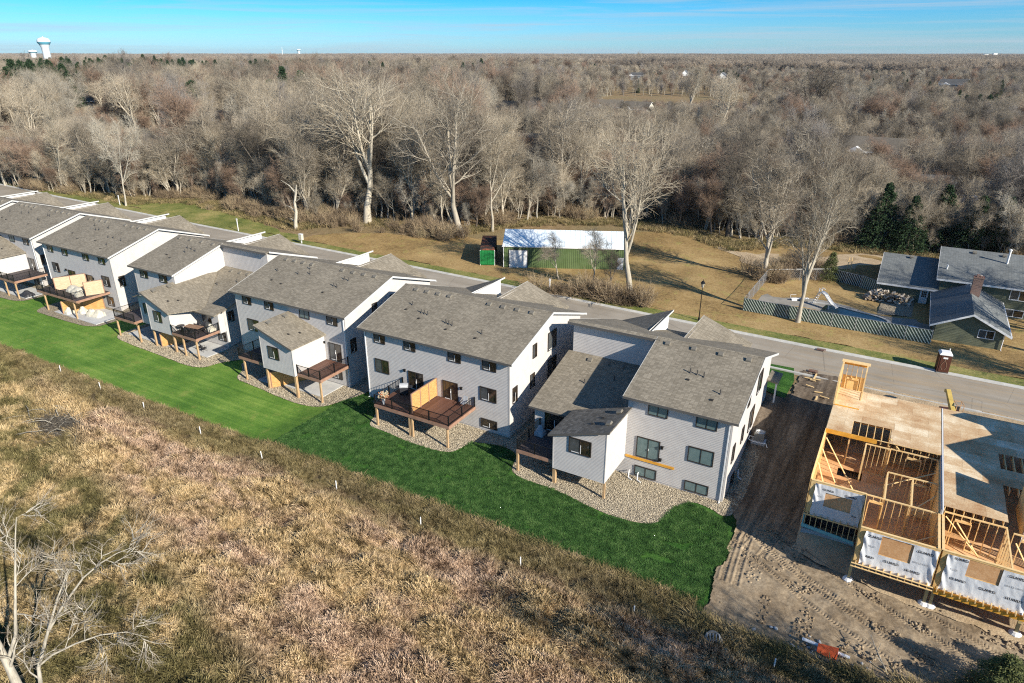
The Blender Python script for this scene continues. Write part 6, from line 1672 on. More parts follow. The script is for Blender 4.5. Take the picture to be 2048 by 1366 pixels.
def grow(P, Rr, m, t0, ang, ln, wander, up, K, rk, rend=.35, rng=NR, t1=1.0, lenfall=.45, maxr=9, minr=0.0):
    N, Kp, _ = P.shape
    t = t0 + (t1 - t0) * (np.arange(m)[None] + rng.rand(N, m)) / m
    s = t * (Kp - 1); i = np.minimum(s.astype(int), Kp - 2); f = (s - i)[..., None]
    n = np.arange(N)[:, None]
    pos = P[n, i] * (1 - f) + P[n, i + 1] * f
    tan = nrm(P[n, i + 1] - P[n, i])
    rad = (Rr[n, i] * (1 - f[..., 0]) + Rr[n, i + 1] * f[..., 0])
    perp = nrm(np.cross(tan, rng.randn(N, m, 3)))
    a = np.radians(ang + rng.randn(N, m) * 10)[..., None]
    d = nrm(tan * np.cos(a) + perp * np.sin(a) + np.array([0, 0, up]))
    L = ln * (1 - lenfall * t) * (0.7 + .6 * rng.rand(N, m))
    pos = pos.reshape(-1, 3); d = d.reshape(-1, 3); L = L.reshape(-1); r0 = np.clip(rad.reshape(-1) * rk, minr, maxr)
    out = [pos]; 
    for k in range(K - 1):
        out.append(out[-1] + d * (L / (K - 1))[:, None])
        d = nrm(d + rng.randn(*d.shape) * wander + np.array([0, 0, up * .5]))
    C = np.stack(out, 1); rr = r0[:, None] * (1 - (1 - rend) * np.linspace(0, 1, K)[None])
    return C, rr
def tree_arrays(H=20, tr=.35, fork=3, spread=1.0, t_low=.35, limb=.45, n1=9, n2=6, n3=5, n4=4, seed=0, lean=.03, twig=.9, tw=.0145, up=.12, stems=None, amp=1.0):
    rng = np.random.RandomState(seed)
    if stems is None:
        K = 8
        z = np.linspace(0, 1, K); p = np.zeros((1, K, 3)); p[0, :, 2] = z * H * .80
        w = np.cumsum(rng.randn(K, 2) * lean * H / K, 0) * 1.6; p[0, :, :2] = w - w[0]
        rr = tr * (1 - .80 * z)[None] ; rr[0, 0] = tr * 1.35; rr[0, 1] = tr * .95
        S = [(p, rr)]
        if fork:
            c, r = grow(p, rr, fork, .22, 24, H * .62, .07, .25, 6, .72, .3, rng, .55, .3)
            S.append((c, r))
    else: S = stems
    tv = []; cv = []
    lims = []
    for p, rr in S:
        tv.append((p, rr, 8))
        c, r = grow(p, rr, n1, t_low, 48, H * limb * spread * .62, .12 * amp, up, 5, .5, .25, rng, 1.0, .55, tr * .45)
        lims.append((c, r)); 
    l2 = []; l3 = []; l4 = []
    for c, r in lims:
        tv.append((c, r, 5))
        c2, r2 = grow(c, r, n2, .18, 42, H * .13 * spread, .16 * amp, up * .8, 4, .75, .4, rng, 1.0, .35, .08, .032)
        tv.append((c2, r2, 4))
        c3, r3 = grow(c2, r2, n3, .15, 40, H * .062 + .35, .2 * amp, up * .6, 3, .6, .5, rng, 1.0, .3, .045, .016)
        cv.append((c3, r3, 3))
        c4, r4 = grow(c3, r3, n4, .1, 36, twig, .1, up * .4, 2, .7, .35, rng, 1.0, .2, tw, tw * .6)
        cv.append((c4, r4, 3))
    def join(L):
        Vs = []; Qs = []; b = 0
        for P, r, s in L:
            v, q = tubes(P, r, s); Vs.append(v); Qs.append(q + b); b += len(v)
        return np.concatenate(Vs), np.concatenate(Qs)
    return join(tv), join(cv)
def barkmat(name, a, b, sc=3.0):
    m = mat(name, a, .9, 0, .15); t = NT(m); v = t.coord(True, (sc, sc, sc * .25))
    oi = t.n('ObjectInfo'); f = t.noise(v, 1.5, 4, .7)
    c = t.ramp(f, [(.35, a), (.65, b)])
    k = t.math('ADD', .72, t.math('MULTIPLY', oi.outputs['Random'], .55))
    cx = t.n('CombineXYZ'); [t.l(k, cx.inputs[i]) for i in range(3)]
    t.col(t.mix(1.0, c, cx.outputs[0], 'MULTIPLY'))
    return m
MB_ = dict(grey=(barkmat('grey_bark', (.27, .24, .19), (.42, .37, .30)), barkmat('grey_twigs', (.225, .19, .145), (.34, .29, .225))),
           pale=(barkmat('pale_bark', (.32, .28, .22), (.50, .45, .36)), barkmat('pale_tan_twigs', (.34, .285, .21), (.47, .40, .30))),
           dark=(barkmat('dark_bark', (.09, .075, .06), (.17, .145, .12)), barkmat('dark_twigs', (.095, .082, .066), (.15, .13, .105))),
           red=(barkmat('brown_bark', (.16, .13, .10), (.26, .21, .17)), barkmat('reddish_twigs', (.26, .18, .13), (.35, .245, .18))),
           white=(barkmat('white_birch_bark', (.26, .235, .19), (.46, .42, .35)), barkmat('whitish_twigs', (.32, .29, .235), (.44, .40, .33))),
           mauve=(barkmat('mauve_bark', (.17, .15, .14), (.28, .25, .23)), barkmat('mauve_grey_twigs', (.22, .195, .17), (.33, .295, .26))))
PROTO = []      # (kind, colour, H, trunk mesh, crown mesh)
def proto(kind, colr, H, **k):
    (tv, tq), (cv_, cq) = tree_arrays(H=H, **k)
    tm = fast_mesh('trunk', tv, tq, MB_[colr][0], smooth=True); cm_ = fast_mesh('crown', cv_, cq, MB_[colr][1])
    PROTO.append((kind, colr, H, tm, cm_)); return len(PROTO) - 1
proto('spreading', 'pale', 22, tr=.42, fork=3, spread=1.25, seed=1, n1=9, n2=6, n3=5, n4=3, lean=.05)
proto('spreading', 'grey', 20, tr=.40, fork=4, spread=1.2, seed=2, n1=9, n2=6, n3=5, n4=3, lean=.05)
proto('slender', 'grey', 20, tr=.24, fork=1, spread=.7, t_low=.45, seed=3, n1=16, n2=7, n3=5, n4=3, lean=.06)
proto('slender', 'pale', 21, tr=.25, fork=2, spread=.62, t_low=.4, seed=4, n1=13, n2=6, n3=5, n4=3, lean=.05)
proto('slender', 'dark', 19, tr=.22, fork=2, spread=.75, t_low=.35, seed=5, n1=12, n2=6, n3=5, n4=3, lean=.06)
proto('gnarled', 'grey', 16, tr=.40, fork=4, spread=1.5, seed=6, t_low=.2, n1=9, n2=8, n3=5, n4=4, lean=.09, amp=1.9, up=.03)
proto('gnarled', 'dark', 17, tr=.38, fork=4, spread=1.4, seed=7, t_low=.25, n1=9, n2=6, n3=5, n4=3, lean=.08, amp=1.7, up=.05)
proto('round', 'mauve', 15, tr=.26, fork=4, spread=1.15, seed=8, t_low=.2, n1=10, n2=6, n3=5, n4=4, lean=.04, up=.2)
proto('round', 'red', 14, tr=.24, fork=4, spread=1.2, seed=9, t_low=.2, n1=10, n2=6, n3=5, n4=4, lean=.04, up=.2)
proto('birch', 'white', 17, tr=.19, fork=2, spread=.7, seed=10, t_low=.3, n1=13, n2=6, n3=5, n4=3, lean=.05)
proto('vase', 'pale', 23, tr=.40, fork=6, spread=.9, seed=12, t_low=.35, n1=8, n2=6, n3=5, n4=4, lean=.04, up=.18)
proto('vase', 'grey', 19, tr=.34, fork=5, spread=1.0, seed=13, t_low=.3, n1=9, n2=6, n3=5, n4=4, lean=.05, up=.18)
proto('round', 'grey', 16, tr=.28, fork=4, spread=1.2, seed=14, t_low=.2, n1=10, n2=6, n3=5, n4=4, lean=.05, up=.15)
NB = len(PROTO)
# evergreens
M_needle = mat('dark_green_needles', (.02, .045, .02), .85, 0, .2); t = NT(M_needle); v = t.coord(False)
t.col(t.ramp(t.noise(v, 1.1, 4, .7), [(.35, (.014, .03, .014)), (.55, (.03, .058, .024)), (.7, (.06, .09, .035))]))
M_olneedle = mat('olive_needles', (.1, .12, .04), .85, 0, .2); t = NT(M_olneedle); v = t.coord(False)
t.col(t.ramp(t.noise(v, 1.6, 4, .7), [(.35, (.05, .065, .022)), (.55, (.11, .125, .045)), (.7, (.19, .20, .09))]))
def conifer(H, R0, seed, m, z0=.08, nb=520, per=26, sz=.16, droop=.25):
    rng = np.random.RandomState(seed)
    tz = z0 + (1 - z0) * rng.rand(nb) ** 1.25; ang = rng.rand(nb) * 2 * math.pi
    L = R0 * (1 - tz) ** .85 * (.75 + .4 * rng.rand(nb)) + .15
    s = rng.rand(nb, per) ** .6
    px = np.cos(ang)[:, None] * L[:, None] * s; py = np.sin(ang)[:, None] * L[:, None] * s
    pz = (tz * H)[:, None] - droop * L[:, None] * s ** 1.5 + .25 * s
    P = np.stack([px, py, pz], -1).reshape(-1, 3) + rng.randn(nb * per, 3) * .13
    out = np.stack([np.cos(ang), np.sin(ang), -.1 * np.ones(nb)], -1)[:, None].repeat(per, 1).reshape(-1, 3)
    a = nrm(out + rng.randn(*P.shape) * .6) * sz * 1.6; b = nrm(np.cross(a, rng.randn(*P.shape))) * sz * .42
    V = np.stack([P - b, P + b, P + a], 1).reshape(-1, 3); T = np.arange(len(V)).reshape(-1, 3)
    mb = MB(); mb.tube((0, 0, 0), (0, 0, H * .95), H * .018, .02, 7)
    return mb.mesh('trunk', MB_['dark'][0]), fast_mesh('crown', V, T, m)
for H, R0, sd, mm, nm in ((13, 3.2, 1, M_needle, 'evergreen'), (11, 4.4, 2, M_needle, 'evergreen'), (5.5, 2.3, 3, M_olneedle, 'juniper')):
    a, b = conifer(H, R0, sd, mm, nb=420 if H > 6 else 330, per=24, sz=.2 if H > 6 else .12)
    PROTO.append((nm, 'green', H, a, b))
def put_tree(i, x, y, H, label, group=None, rz=None, z=None, cat='tree', wide=1.0):
    kind, colr, H0, tm, cm_ = PROTO[i]
    s = H / H0
    nm = {'evergreen': 'evergreen_tree', 'juniper': 'juniper_bush', 'birch': 'birch_tree'}.get(kind, 'bare_tree')
    o = bpy.data.objects.new(nm, None); o.empty_display_size = .3; COL.objects.link(o)
    o.location = (x, y, (gh(x, y) if z is None else z) - .08); o.rotation_euler = (rnd.uniform(-.09, .09), rnd.uniform(-.09, .09), rnd.uniform(0, 6.28) if rz is None else rz)
    o.scale = (s * wide, s * wide, s)
    tag(o, label, cat, group)
    inst('trunk', tm, o); inst('crown', cm_, o)
    return o
# ---------------- named trees seen at the edge of the wood
heroes = [
 (0, (1259, 600), 24, 'tall pale tree rising in front of the right end of the green shed', None, .88),
 (10, (1595, 645), 18.5, 'tall pale tree growing through the slatted pool fence', 0.4, .85),
 (11, (1530, 560), 18, 'many-stemmed tree left of the fenced pool, above the scrap heap', 1.2, 1.1),
 (3, (1184, 578), 9, 'slim young tree before the middle of the green shed', None, 1.2),
 (2, (1118, 560), 8, 'thin leafless sapling before the left half of the green shed', None, 1.2),
 (4, (1225, 585), 7, 'small dark sapling just left of the tall shed tree', None, 1.3),
 (9, (252, 412), 20, 'straight white-barked tree alone at the lawn edge on the left', None, .75),
 (0, (735, 447), 29, 'giant pale spreading tree that tops the wood left of the container', 2.0, 1.25),
 (1, (922, 472), 25, 'big leaning pale-trunked tree above the green container', 0.6, 1.1),
 (3, (985, 462), 20, 'slender pale tree behind the left end of the shed', None, 1.0),
 (5, (400, 392), 17, 'gnarled wide oak behind the lawn on the left', 1.0, 1.25),
 (3, (125, 385), 20, 'pale slender tree nearest the farthest garage roofs', None, 1.0),
 (2, (70, 372), 19, 'grey slender tree above the farthest garage roof', None, 1.0),
 (0, (1430, 300), 24, 'tall white-limbed tree right of the centre of the wood', 1.0, 1.0),
 (9, (1710, 250), 22, 'whitish birch standing in dark thicket on the upper right', None, 1.1),
 (6, (1620, 262), 24, 'huge dark fan-shaped tree on the upper right', .5, 1.5),
 (7, (1995, 500), 16, 'greyish twiggy tree behind the main ranch roof at the right edge', None, 1.1),
 (2, (1830, 505), 13, 'thin tree right behind the ranch house', None, .9),
 (10, (1375, 240), 26, 'tall many-stemmed tree standing alone by the tan meadow', .3, .9),
 (8, (1110, 275), 17, 'reddish-brown twiggy tree at the centre of the wood', None, 1.2),
 (1, (1275, 130), 30, 'dark bare tree breaking the horizon right of centre', None, 1.0),
]
taken = []
for pi, q, H, lab, rz, wd in heroes:
    x, y = gp(*q); put_tree(pi, x, y, H, lab, None, rz, None, 'tree', wd); taken.append((x, y))
# dead white snag with a broken top
x, y = gp(592, 458)
snag = empty('dead_tree', (x, y, gh(x, y) - .1), 'dead white snag with a few broken limbs at the edge of the wood', 'tree')
stm = np.array([[[0, 0, 0], [.1, 0, 1.5], [.5, .1, 3.4], [.3, .2, 5.2], [.9, .2, 7.0], [1.2, .3, 8.6]]]); sr = np.array([[.42, .34, .28, .24, .2, .08]])
vv_, qq_ = tubes(stm, sr, 9); inst('trunk', fast_mesh('trunk', vv_, qq_, MB_['white'][0], smooth=True), snag)
for k, (p0, p1, p2) in enumerate((((.5, .1, 3.4), (-.8, .1, 4.2), (-2.2, .3, 4.4)), ((.3, .2, 5.2), (1.6, .2, 6.0), (2.3, .2, 7.4)), ((.9, .2, 7.0), (-.4, .1, 8.3), (-2.6, .1, 9.2)), ((.1, 0, 1.5), (-.9, 0, 2.0), (-1.5, 0, 1.8)))):
    vv_, qq_ = tubes(np.array([[p0, p1, p2]], float), np.array([[.14, .10, .03]]), 6); inst('limb', fast_mesh('limb', vv_, qq_, MB_['white'][0], smooth=True), snag)
# evergreens that show
for pi, q, H, lab in ((13, (1310, 132), 17, 'tall dark evergreen breaking the horizon right of centre'), (13, (1165, 175), 12, 'small dark evergreen in the middle distance'), (14, (1755, 498), 11, 'broad dark evergreen left of the dark house'), (14, (1870, 502), 11, 'broad evergreen in front of the dark house'),
                      (14, (1812, 506), 9.5, 'low evergreen behind the middle ranch roof'), (14, (1925, 512), 10, 'bushy evergreen above the ranch roof ridge'), (14, (1988, 516), 10, 'evergreen at the right edge behind the ranch'), (13, (212, 320), 12, 'dark green evergreen among the trunks on the left'), (14, (300, 170), 14, 'dark evergreen high on the left slope')):
    x, y = gp(*q); put_tree(pi, x, y, H, lab); taken.append((x, y))
x, y = gp(1655, 560); put_tree(15, x, y, 4.2, 'olive juniper bush inside the pool fence', None, None, None, 'bush'); taken.append((x, y))
x, y = gp(1475, 545); 
# ---------------- the wood itself
edge = np.array([(-420, 95), (-260, 92), (-199, 89), (-179, 91), (-151, 95), (-140, 102), (-121, 100), (-100, 97), (-94, 104), (-78, 106), (-70, 109), (-62, 121), (-48, 130), (-32, 128), (-25, 122), (-15, 131), (-7, 132), (5, 133), (18, 131), (60, 131), (400, 150)])
def wood_edge(x): return np.interp(x, edge[:, 0], edge[:, 1])
meadow = gp(1345, 205)
def cap_height(x, y):
    """yards and streets before the houses hold only small trees"""
    c = np.full(np.shape(x), 99.0)
    for hx, hy, hs in HP + [(meadow[0], meadow[1], 100)]:
        D = math.hypot(hx, hy); ux, uy = -hx / D, -hy / D
        s_ = (x - hx) * ux + (y - hy) * uy; o_ = np.abs(-(x - hx) * uy + (y - hy) * ux)
        lim = (1.0 if hs == 100 else 4.0) + (CAM_H - 8) * s_ / D
        c = np.where((s_ > 0) & (o_ < hs * .42) , np.minimum(c, lim), c)
    return c
def blocked(x, y, pad=0):
    b = y < wood_edge(x) + pad
    for hx, hy, hs in HP:
        D = math.hypot(hx, hy); ux, uy = -hx / D, -hy / D
        s_ = (x - hx) * ux + (y - hy) * uy; o_ = np.abs(-(x - hx) * uy + (y - hy) * ux)
        b |= (np.hypot(x - hx, y - hy) < hs * .72 + 1) | ((s_ > 0) & (s_ < 10) & (o_ < hs * .5))
    b |= ((x - meadow[0]) / 60) ** 2 + ((y - meadow[1]) / 60) ** 2 < 1
    b |= ((x - 10) / 18) ** 2 + ((y - 107) / 22) ** 2 < 1
    return b
def in_view(x, y, m=2.5):
    """kept only where a camera beside this one could also see it"""
    az = np.degrees(np.arctan2(x, y)) + 30
    return (az > -37.2 - m) & (az < 37.2 + m)
def poisson(n_try, f, dmin, region, rng):
    out = []; cell = {}
    (x0, x1, y0, y1) = region
    X = x0 + (x1 - x0) * rng.rand(n_try); Y = y0 + (y1 - y0) * rng.rand(n_try); ok = f(X, Y)
    for x, y in zip(X[ok], Y[ok]):
        k = (int(x // dmin), int(y // dmin)); bad = False
        for i in (-1, 0, 1):
            for j in (-1, 0, 1):
                for q in cell.get((k[0] + i, k[1] + j), ()):
                    if (q[0] - x) ** 2 + (q[1] - y) ** 2 < dmin * dmin: bad = True
        if not bad: cell.setdefault(k, []).append((x, y)); out.append((x, y))
    return np.array(out)
rng = np.random.RandomState(5)
allt = poisson(30000, lambda x, y: in_view(x, y, 4) & ~blocked(x, y) & (np.hypot(x, y) < 420), 5.0, (-420, 110, 86, 420), rng)
dd = np.hypot(allt[:, 0], allt[:, 1]); allt = allt[np.argsort(dd)]
nz_ = [np.array(t_) for t_ in taken]
keep = [i for i, p in enumerate(allt) if all(np.hypot(*(p - q)) > 3.0 for q in nz_)]
allt = allt[keep]
NI = 255
wts = {'left': [2, 2, 5, 4, 4, 2, 2, 1, 0, 1, 2, 2, 1], 'mid': [3, 3, 3, 3, 5, 1, 3, 1, 1, 1, 3, 3, 1], 'right': [1, 2, 2, 1, 4, 2, 5, 4, 1, 1, 1, 3, 3]}
desc = {'spreading': 'spreading', 'slender': 'slender', 'gnarled': 'gnarled wide', 'round': 'round-crowned', 'birch': 'white-barked birch', 'vase': 'many-stemmed'}
cdesc = {'pale': 'pale', 'grey': 'grey', 'dark': 'dark', 'red': 'reddish', 'white': 'whitish', 'mauve': 'mauve-grey'}
def zone(x, y):
    az = math.degrees(math.atan2(x, y)) + 30
    return 'left' if az < -12 else ('mid' if az < 12 else 'right')
def height_at(z_, d, rng):
    if z_ == 'right' and d > 175: return rng.uniform(9, 13.5)
    return {'left': rng.uniform(16, 24), 'mid': rng.uniform(17, 25), 'right': rng.uniform(12.5, 18.5)}[z_] * (1.0 if d < 200 else 1.0)
def where(x, y):
    d = Vector((float(x), float(y), gh(x, y) - CAM_H)); px_ = CPX + FPX * d.dot(_r) / d.dot(_f); q = y - float(wood_edge(x))
    names = ((150, 'above the farthest garage roofs'), (330, 'near the lone white-barked tree'), (560, 'behind the left verge'), (700, 'around the dead snag'), (880, 'around the giant pale tree'), (1010, 'above the green container'),
             (1260, 'behind the long shed'), (1450, 'right of the shed'), (1640, 'behind the scrap heap'), (1800, 'beyond the pool lawn'), (9999, 'behind the ranch house'))
    nm = next(b for a, b in names if px_ < a)
    return nm, ('front row' if q < 7 else 'second row' if q < 16 else 'third row' if q < 28 else 'deep in the wood')
for k, (x, y) in enumerate(allt[:NI]):
    z_ = zone(x, y); w_ = np.array(wts[z_], float); pi = rng.choice(13, p=w_ / w_.sum())
    kd, cl = PROTO[pi][0], PROTO[pi][1]
    lab = 'bare %s %s tree %s, %s' % (cdesc[cl], desc[kd], *where(x, y))
    if kd == 'birch': lab = 'bare white-barked birch %s, %s' % where(x, y)
    grp = '%s %s trees %s' % (cdesc[cl], kd, where(x, y)[0])
    hc = min(height_at(z_, math.hypot(x, y), rng), float(cap_height(x, y)))
    if hc < 5: hc = 5
    put_tree(pi, float(x), float(y), hc, lab, grp, None, None, 'tree', rng.uniform(.85, 1.15))
# ---------------- scatter of what nobody could count
HID = {}
def scatter(name, P, rot, sc, idx, protos, kind='stuff', tilt=None):
    P = np.asarray(P, np.float32)
    me = bpy.data.meshes.new(name); me.vertices.add(len(P)); me.vertices.foreach_set('co', P.ravel())
    for nme, arr, ty in (('rot', rot, 'FLOAT'), ('sc', sc, 'FLOAT'), ('pick', idx, 'INT')):
        at = me.attributes.new(nme, ty, 'POINT'); at.data.foreach_set('value', np.asarray(arr, np.float32 if ty == 'FLOAT' else np.int32))
    me.update()
    o = inst(name, me)
    ng = bpy.data.node_groups.new(name + '_nodes', 'GeometryNodeTree')
    ng.interface.new_socket('Geometry', in_out='INPUT', socket_type='NodeSocketGeometry'); ng.interface.new_socket('Geometry', in_out='OUTPUT', socket_type='NodeSocketGeometry')
    N = ng.nodes; L = ng.links
    gi = N.new('NodeGroupInput'); go = N.new('NodeGroupOutput'); iop = N.new('GeometryNodeInstanceOnPoints'); jn = N.new('GeometryNodeJoinGeometry')
    for ob in protos:
        inf = N.new('GeometryNodeObjectInfo'); inf.inputs['Object'].default_value = ob; inf.inputs['As Instance'].default_value = True
        L.new(inf.outputs['Geometry'], jn.inputs[0])
    def na(n, ty):
        a = N.new('GeometryNodeInputNamedAttribute'); a.data_type = ty; a.inputs['Name'].default_value = n; return a.outputs['Attribute']
    cx = N.new('ShaderNodeCombineXYZ'); L.new(na('rot', 'FLOAT'), cx.inputs[2])
    if tilt:
        for k_, mul_ in ((0, 37.0), (1, 53.0)):
            m1 = N.new('ShaderNodeMath'); m1.operation = 'MULTIPLY'; m1.inputs[1].default_value = mul_; L.new(na('rot', 'FLOAT'), m1.inputs[0])
            m2 = N.new('ShaderNodeMath'); m2.operation = 'SINE'; L.new(m1.outputs[0], m2.inputs[0])
            m3 = N.new('ShaderNodeMath'); m3.operation = 'MULTIPLY'; m3.inputs[1].default_value = tilt; L.new(m2.outputs[0], m3.inputs[0]); L.new(m3.outputs[0], cx.inputs[k_])
    L.new(gi.outputs[0], iop.inputs['Points']); L.new(jn.outputs[0], iop.inputs['Instance']); iop.inputs['Pick Instance'].default_value = True
    L.new(na('pick', 'INT'), iop.inputs['Instance Index']); L.new(cx.outputs[0], iop.inputs['Rotation']); L.new(na('sc', 'FLOAT'), iop.inputs['Scale'])
    L.new(iop.outputs[0], go.inputs[0])
    md = o.modifiers.new('scatter', 'NODES'); md.node_group = ng
    tag(o, kind=kind); return o
def seed_obj(name, me):
    ob = bpy.data.objects.new(name, me); ob.use_fake_user = False; return ob      # never linked: only feeds a scatter
def joined(i):
    kind, colr, H0, tm, cm_ = PROTO[i]
    V = []; T = []; b = 0; mi = []
    va = []
    for k, me in enumerate((tm, cm_)):
        n = len(me.vertices); a = np.empty(n * 3, np.float32); me.vertices.foreach_get('co', a)
        lt = np.empty(len(me.loops), np.int32); me.loops.foreach_get('vertex_index', lt)
        s = np.empty(len(me.polygons), np.int32); me.polygons.foreach_get('loop_total', s)
        if not (s == s[0]).all():   # mixed faces (capped trunk): keep quads only
            st_ = np.empty(len(me.polygons), np.int32); me.polygons.foreach_get('loop_start', st_); st_ = st_[s == 4]; q = lt[st_[:, None] + np.arange(4)[None]]
        else: q = lt.reshape(-1, s[0])
        if q.shape[1] == 3: q = np.column_stack([q, q[:, 2]]); 
        va.append(a.reshape(-1, 3)); T.append(q + b); mi.append(np.full(len(q), k)); b += n
    return np.concatenate(va), np.concatenate(T), np.concatenate(mi)
pobs = []
for i in range(NB):
    kind, colr, H0, tm, cm_ = PROTO[i]
    V, Q, mi = joined(i); pobs.append(seed_obj('wood_tree', fast_mesh('wood_tree', V / H0, Q, MB_[colr], mi)))
ev = []
for i in (13, 14):
    cm_ = PROTO[i][4]; n = len(cm_.vertices); a = np.empty(n * 3, np.float32); cm_.vertices.foreach_get('co', a)
    ev.append(seed_obj('wood_evergreen', fast_mesh('wood_evergreen', a.reshape(-1, 3) / PROTO[i][2], np.arange(n).reshape(-1, 3), M_needle)))
mid = allt[NI:]
rng = np.random.RandomState(9)
more = poisson(60000, lambda x, y: in_view(x, y, 3) & ~blocked(x, y) & (np.hypot(x, y) >= 420) & (np.hypot(x, y) < 1150), 8.5, (-1150, 260, 60, 1150), rng)
W_ = np.concatenate([mid, more])
def patch(x, y, s, seed): return vnoise(x, y, s, seed)
n = len(W_); d_ = np.hypot(W_[:, 0], W_[:, 1])
wv = patch(W_[:, 0], W_[:, 1], 60, 61); wp = np.array([0, 1, 2, 3, 4, 5, 6, 7, 12, 9, 10, 11, 12, 0, 1, 2, 3, 4, 5, 6, 7, 8, 9, 10, 11, 12])[np.floor(vnoise(W_[:, 0], W_[:, 1], 32, 62) * 25.99).astype(int)]
pick = np.where(rng.rand(n) < .7, wp, rng.randint(0, 13, n))
az_ = np.degrees(np.arctan2(W_[:, 0], W_[:, 1])) + 30
hh = 11 + 12 * wv * rng.rand(n) ** .5 + rng.rand(n) * 4 + 2 * sm(-5, -30, az_)
hh = hh * (1 - .33 * sm(0, 12, az_)) * np.where(d_ > 420, .88, 1.0)
hh = np.minimum(hh, np.maximum(4.0, cap_height(W_[:, 0], W_[:, 1])))
isev = ((vnoise(W_[:, 0], W_[:, 1], 45, 66) > .76) & (rng.rand(n) < .4)) | ((az_ < -14) & (d_ > 260) & (vnoise(W_[:, 0], W_[:, 1], 50, 67) > .42) & (rng.rand(n) < .75))
zz = gz(W_[:, 0], W_[:, 1]) - .2
k = ~isev
scatter('far_wood', np.column_stack([W_, zz])[k], rng.rand(n)[k] * 6.28, hh[k], pick[k], pobs, tilt=.12)
scatter('far_evergreens', np.column_stack([W_, zz])[isev], rng.rand(n)[isev] * 6.28, (hh * .98)[isev], rng.randint(0, 2, n)[isev], ev)
# woods out to the horizon: stands of many trees each
def stand(seed, R0=34, n=46, tw=.10):
    rng = np.random.RandomState(seed); Vs = []; Qs = []; mis = []; b = 0
    lite = []
    for s in range(3):
        (tv, tq), (cv_, cq) = tree_arrays(H=1.0 * 16, tr=.3, fork=4, spread=1.2, seed=50 + seed * 3 + s, n1=5, n2=5, n3=4, n4=4, tw=tw, twig=1.3)
        lite.append((np.concatenate([tv, cv_]), np.concatenate([tq, cq + len(tv)])))
    for i in range(n):
        a, r = rng.rand() * 6.28, R0 * math.sqrt(rng.rand()); v, q = lite[i % 3]; t_ = rng.rand() * 6.28; c, s_ = math.cos(t_), math.sin(t_); sc = rng.uniform(.7, 1.1)
        vv_ = v * sc; vv_ = np.column_stack([vv_[:, 0] * c - vv_[:, 1] * s_ + r * math.cos(a), vv_[:, 0] * s_ + vv_[:, 1] * c + r * math.sin(a), vv_[:, 2]])
        Vs.append(vv_); Qs.append(q + b); b += len(v)
    return np.concatenate(Vs), np.concatenate(Qs)
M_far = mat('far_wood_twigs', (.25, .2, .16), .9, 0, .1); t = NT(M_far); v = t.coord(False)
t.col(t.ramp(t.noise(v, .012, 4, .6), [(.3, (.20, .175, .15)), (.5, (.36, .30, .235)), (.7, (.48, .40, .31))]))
stands = [seed_obj('wood_stand', fast_mesh('wood_stand', *stand(s), M_far)) for s in range(2)]
rng = np.random.RandomState(19)
def ring_pts(r0, r1, sp):
    out = []
    r = r0
    while r < r1:
        s = sp * (1 + .25 * (r - r0) / r0 * 0)
        na = int(math.radians(84) * r / s)
        for a in range(na):
            th = math.radians(-72 + 84 * (a + rng.rand()) / na); rr_ = r + rng.uniform(-.4, .4) * s; out.append((rr_ * math.sin(th), rr_ * math.cos(th)))
        r += s
    return np.array(out)
fp = np.concatenate([ring_pts(1120, 2600, 46), ring_pts(2600, 5200, 66), ring_pts(5200, 8500, 105)])
fp = fp[vnoise(fp[:, 0], fp[:, 1], 260, 71) > .22]
fd = np.hypot(fp[:, 0], fp[:, 1]); fs = np.where(fd < 2600, 1.0, np.where(fd < 5200, 1.1, 1.15)) * (.85 + .3 * rng.rand(len(fp)))
scatter('horizon_wood', np.column_stack([fp, gz(fp[:, 0], fp[:, 1]) - 1]), rng.rand(len(fp)) * 6.28, fs, rng.randint(0, 2, len(fp)), stands)
# ---------------- thin young trees filling the edge of the wood
rng = np.random.RandomState(44)
sx_ = -280 + 350 * rng.rand(9000); sy_ = wood_edge(sx_) + rng.rand(9000) ** 1.4 * 75 - 1.0
k = in_view(sx_, sy_, 3) & ~blocked(sx_, sy_, -1.5) & (rng.rand(9000) < .33); sx_, sy_ = sx_[k], sy_[k]
scatter('young_thicket', np.column_stack([sx_, sy_, gz(sx_, sy_) - .1]), rng.rand(len(sx_)) * 6.28, 4.0 + 7.5 * rng.rand(len(sx_)), np.array([2, 3, 4, 9, 12])[rng.randint(0, 5, len(sx_))], pobs, tilt=.2)
# ---------------- underbrush
def brush(seed, H=1.0, n=30, tw=.012):
    rng = np.random.RandomState(seed)
    P = np.zeros((n, 4, 3)); P[:, 0, :2] = rng.randn(n, 2) * .18
    d = nrm(np.column_stack([rng.randn(n, 2) * .55, np.ones(n)]))
    for k in range(1, 4): d = nrm(d + rng.randn(n, 3) * .18); P[:, k] = P[:, k - 1] + d * (.33 * (.6 + .6 * rng.rand(n)))[:, None]
    r = np.tile(np.array([.016, .012, .008, .004]), (n, 1))
    a = tubes(P, r, 3); c, cr_ = grow(P, r, 9, .2, 38, .38, .15, .1, 2, .8, .3, rng, 1, .2, tw, tw * .7); b = tubes(c, cr_, 3)
    return np.concatenate([a[0], b[0]]), np.concatenate([a[1], b[1] + len(a[0])])
M_brush = mat('underbrush_stems', (.2, .15, .1), .9, 0, .1); t = NT(M_brush); v = t.coord(False)
t.col(t.ramp(t.noise(v, .22, 4, .65), [(.3, (.12, .09, .06)), (.45, (.24, .18, .12)), (.58, (.40, .31, .20)), (.72, (.28, .25, .15))]))
bobs = [seed_obj('brush', fast_mesh('brush', *brush(s), M_brush)) for s in range(4)]
rng = np.random.RandomState(3)
nb_ = 26000
bx = -290 + 360 * rng.rand(nb_); byo = rng.rand(nb_) ** 1.6 * 120 - 1.5
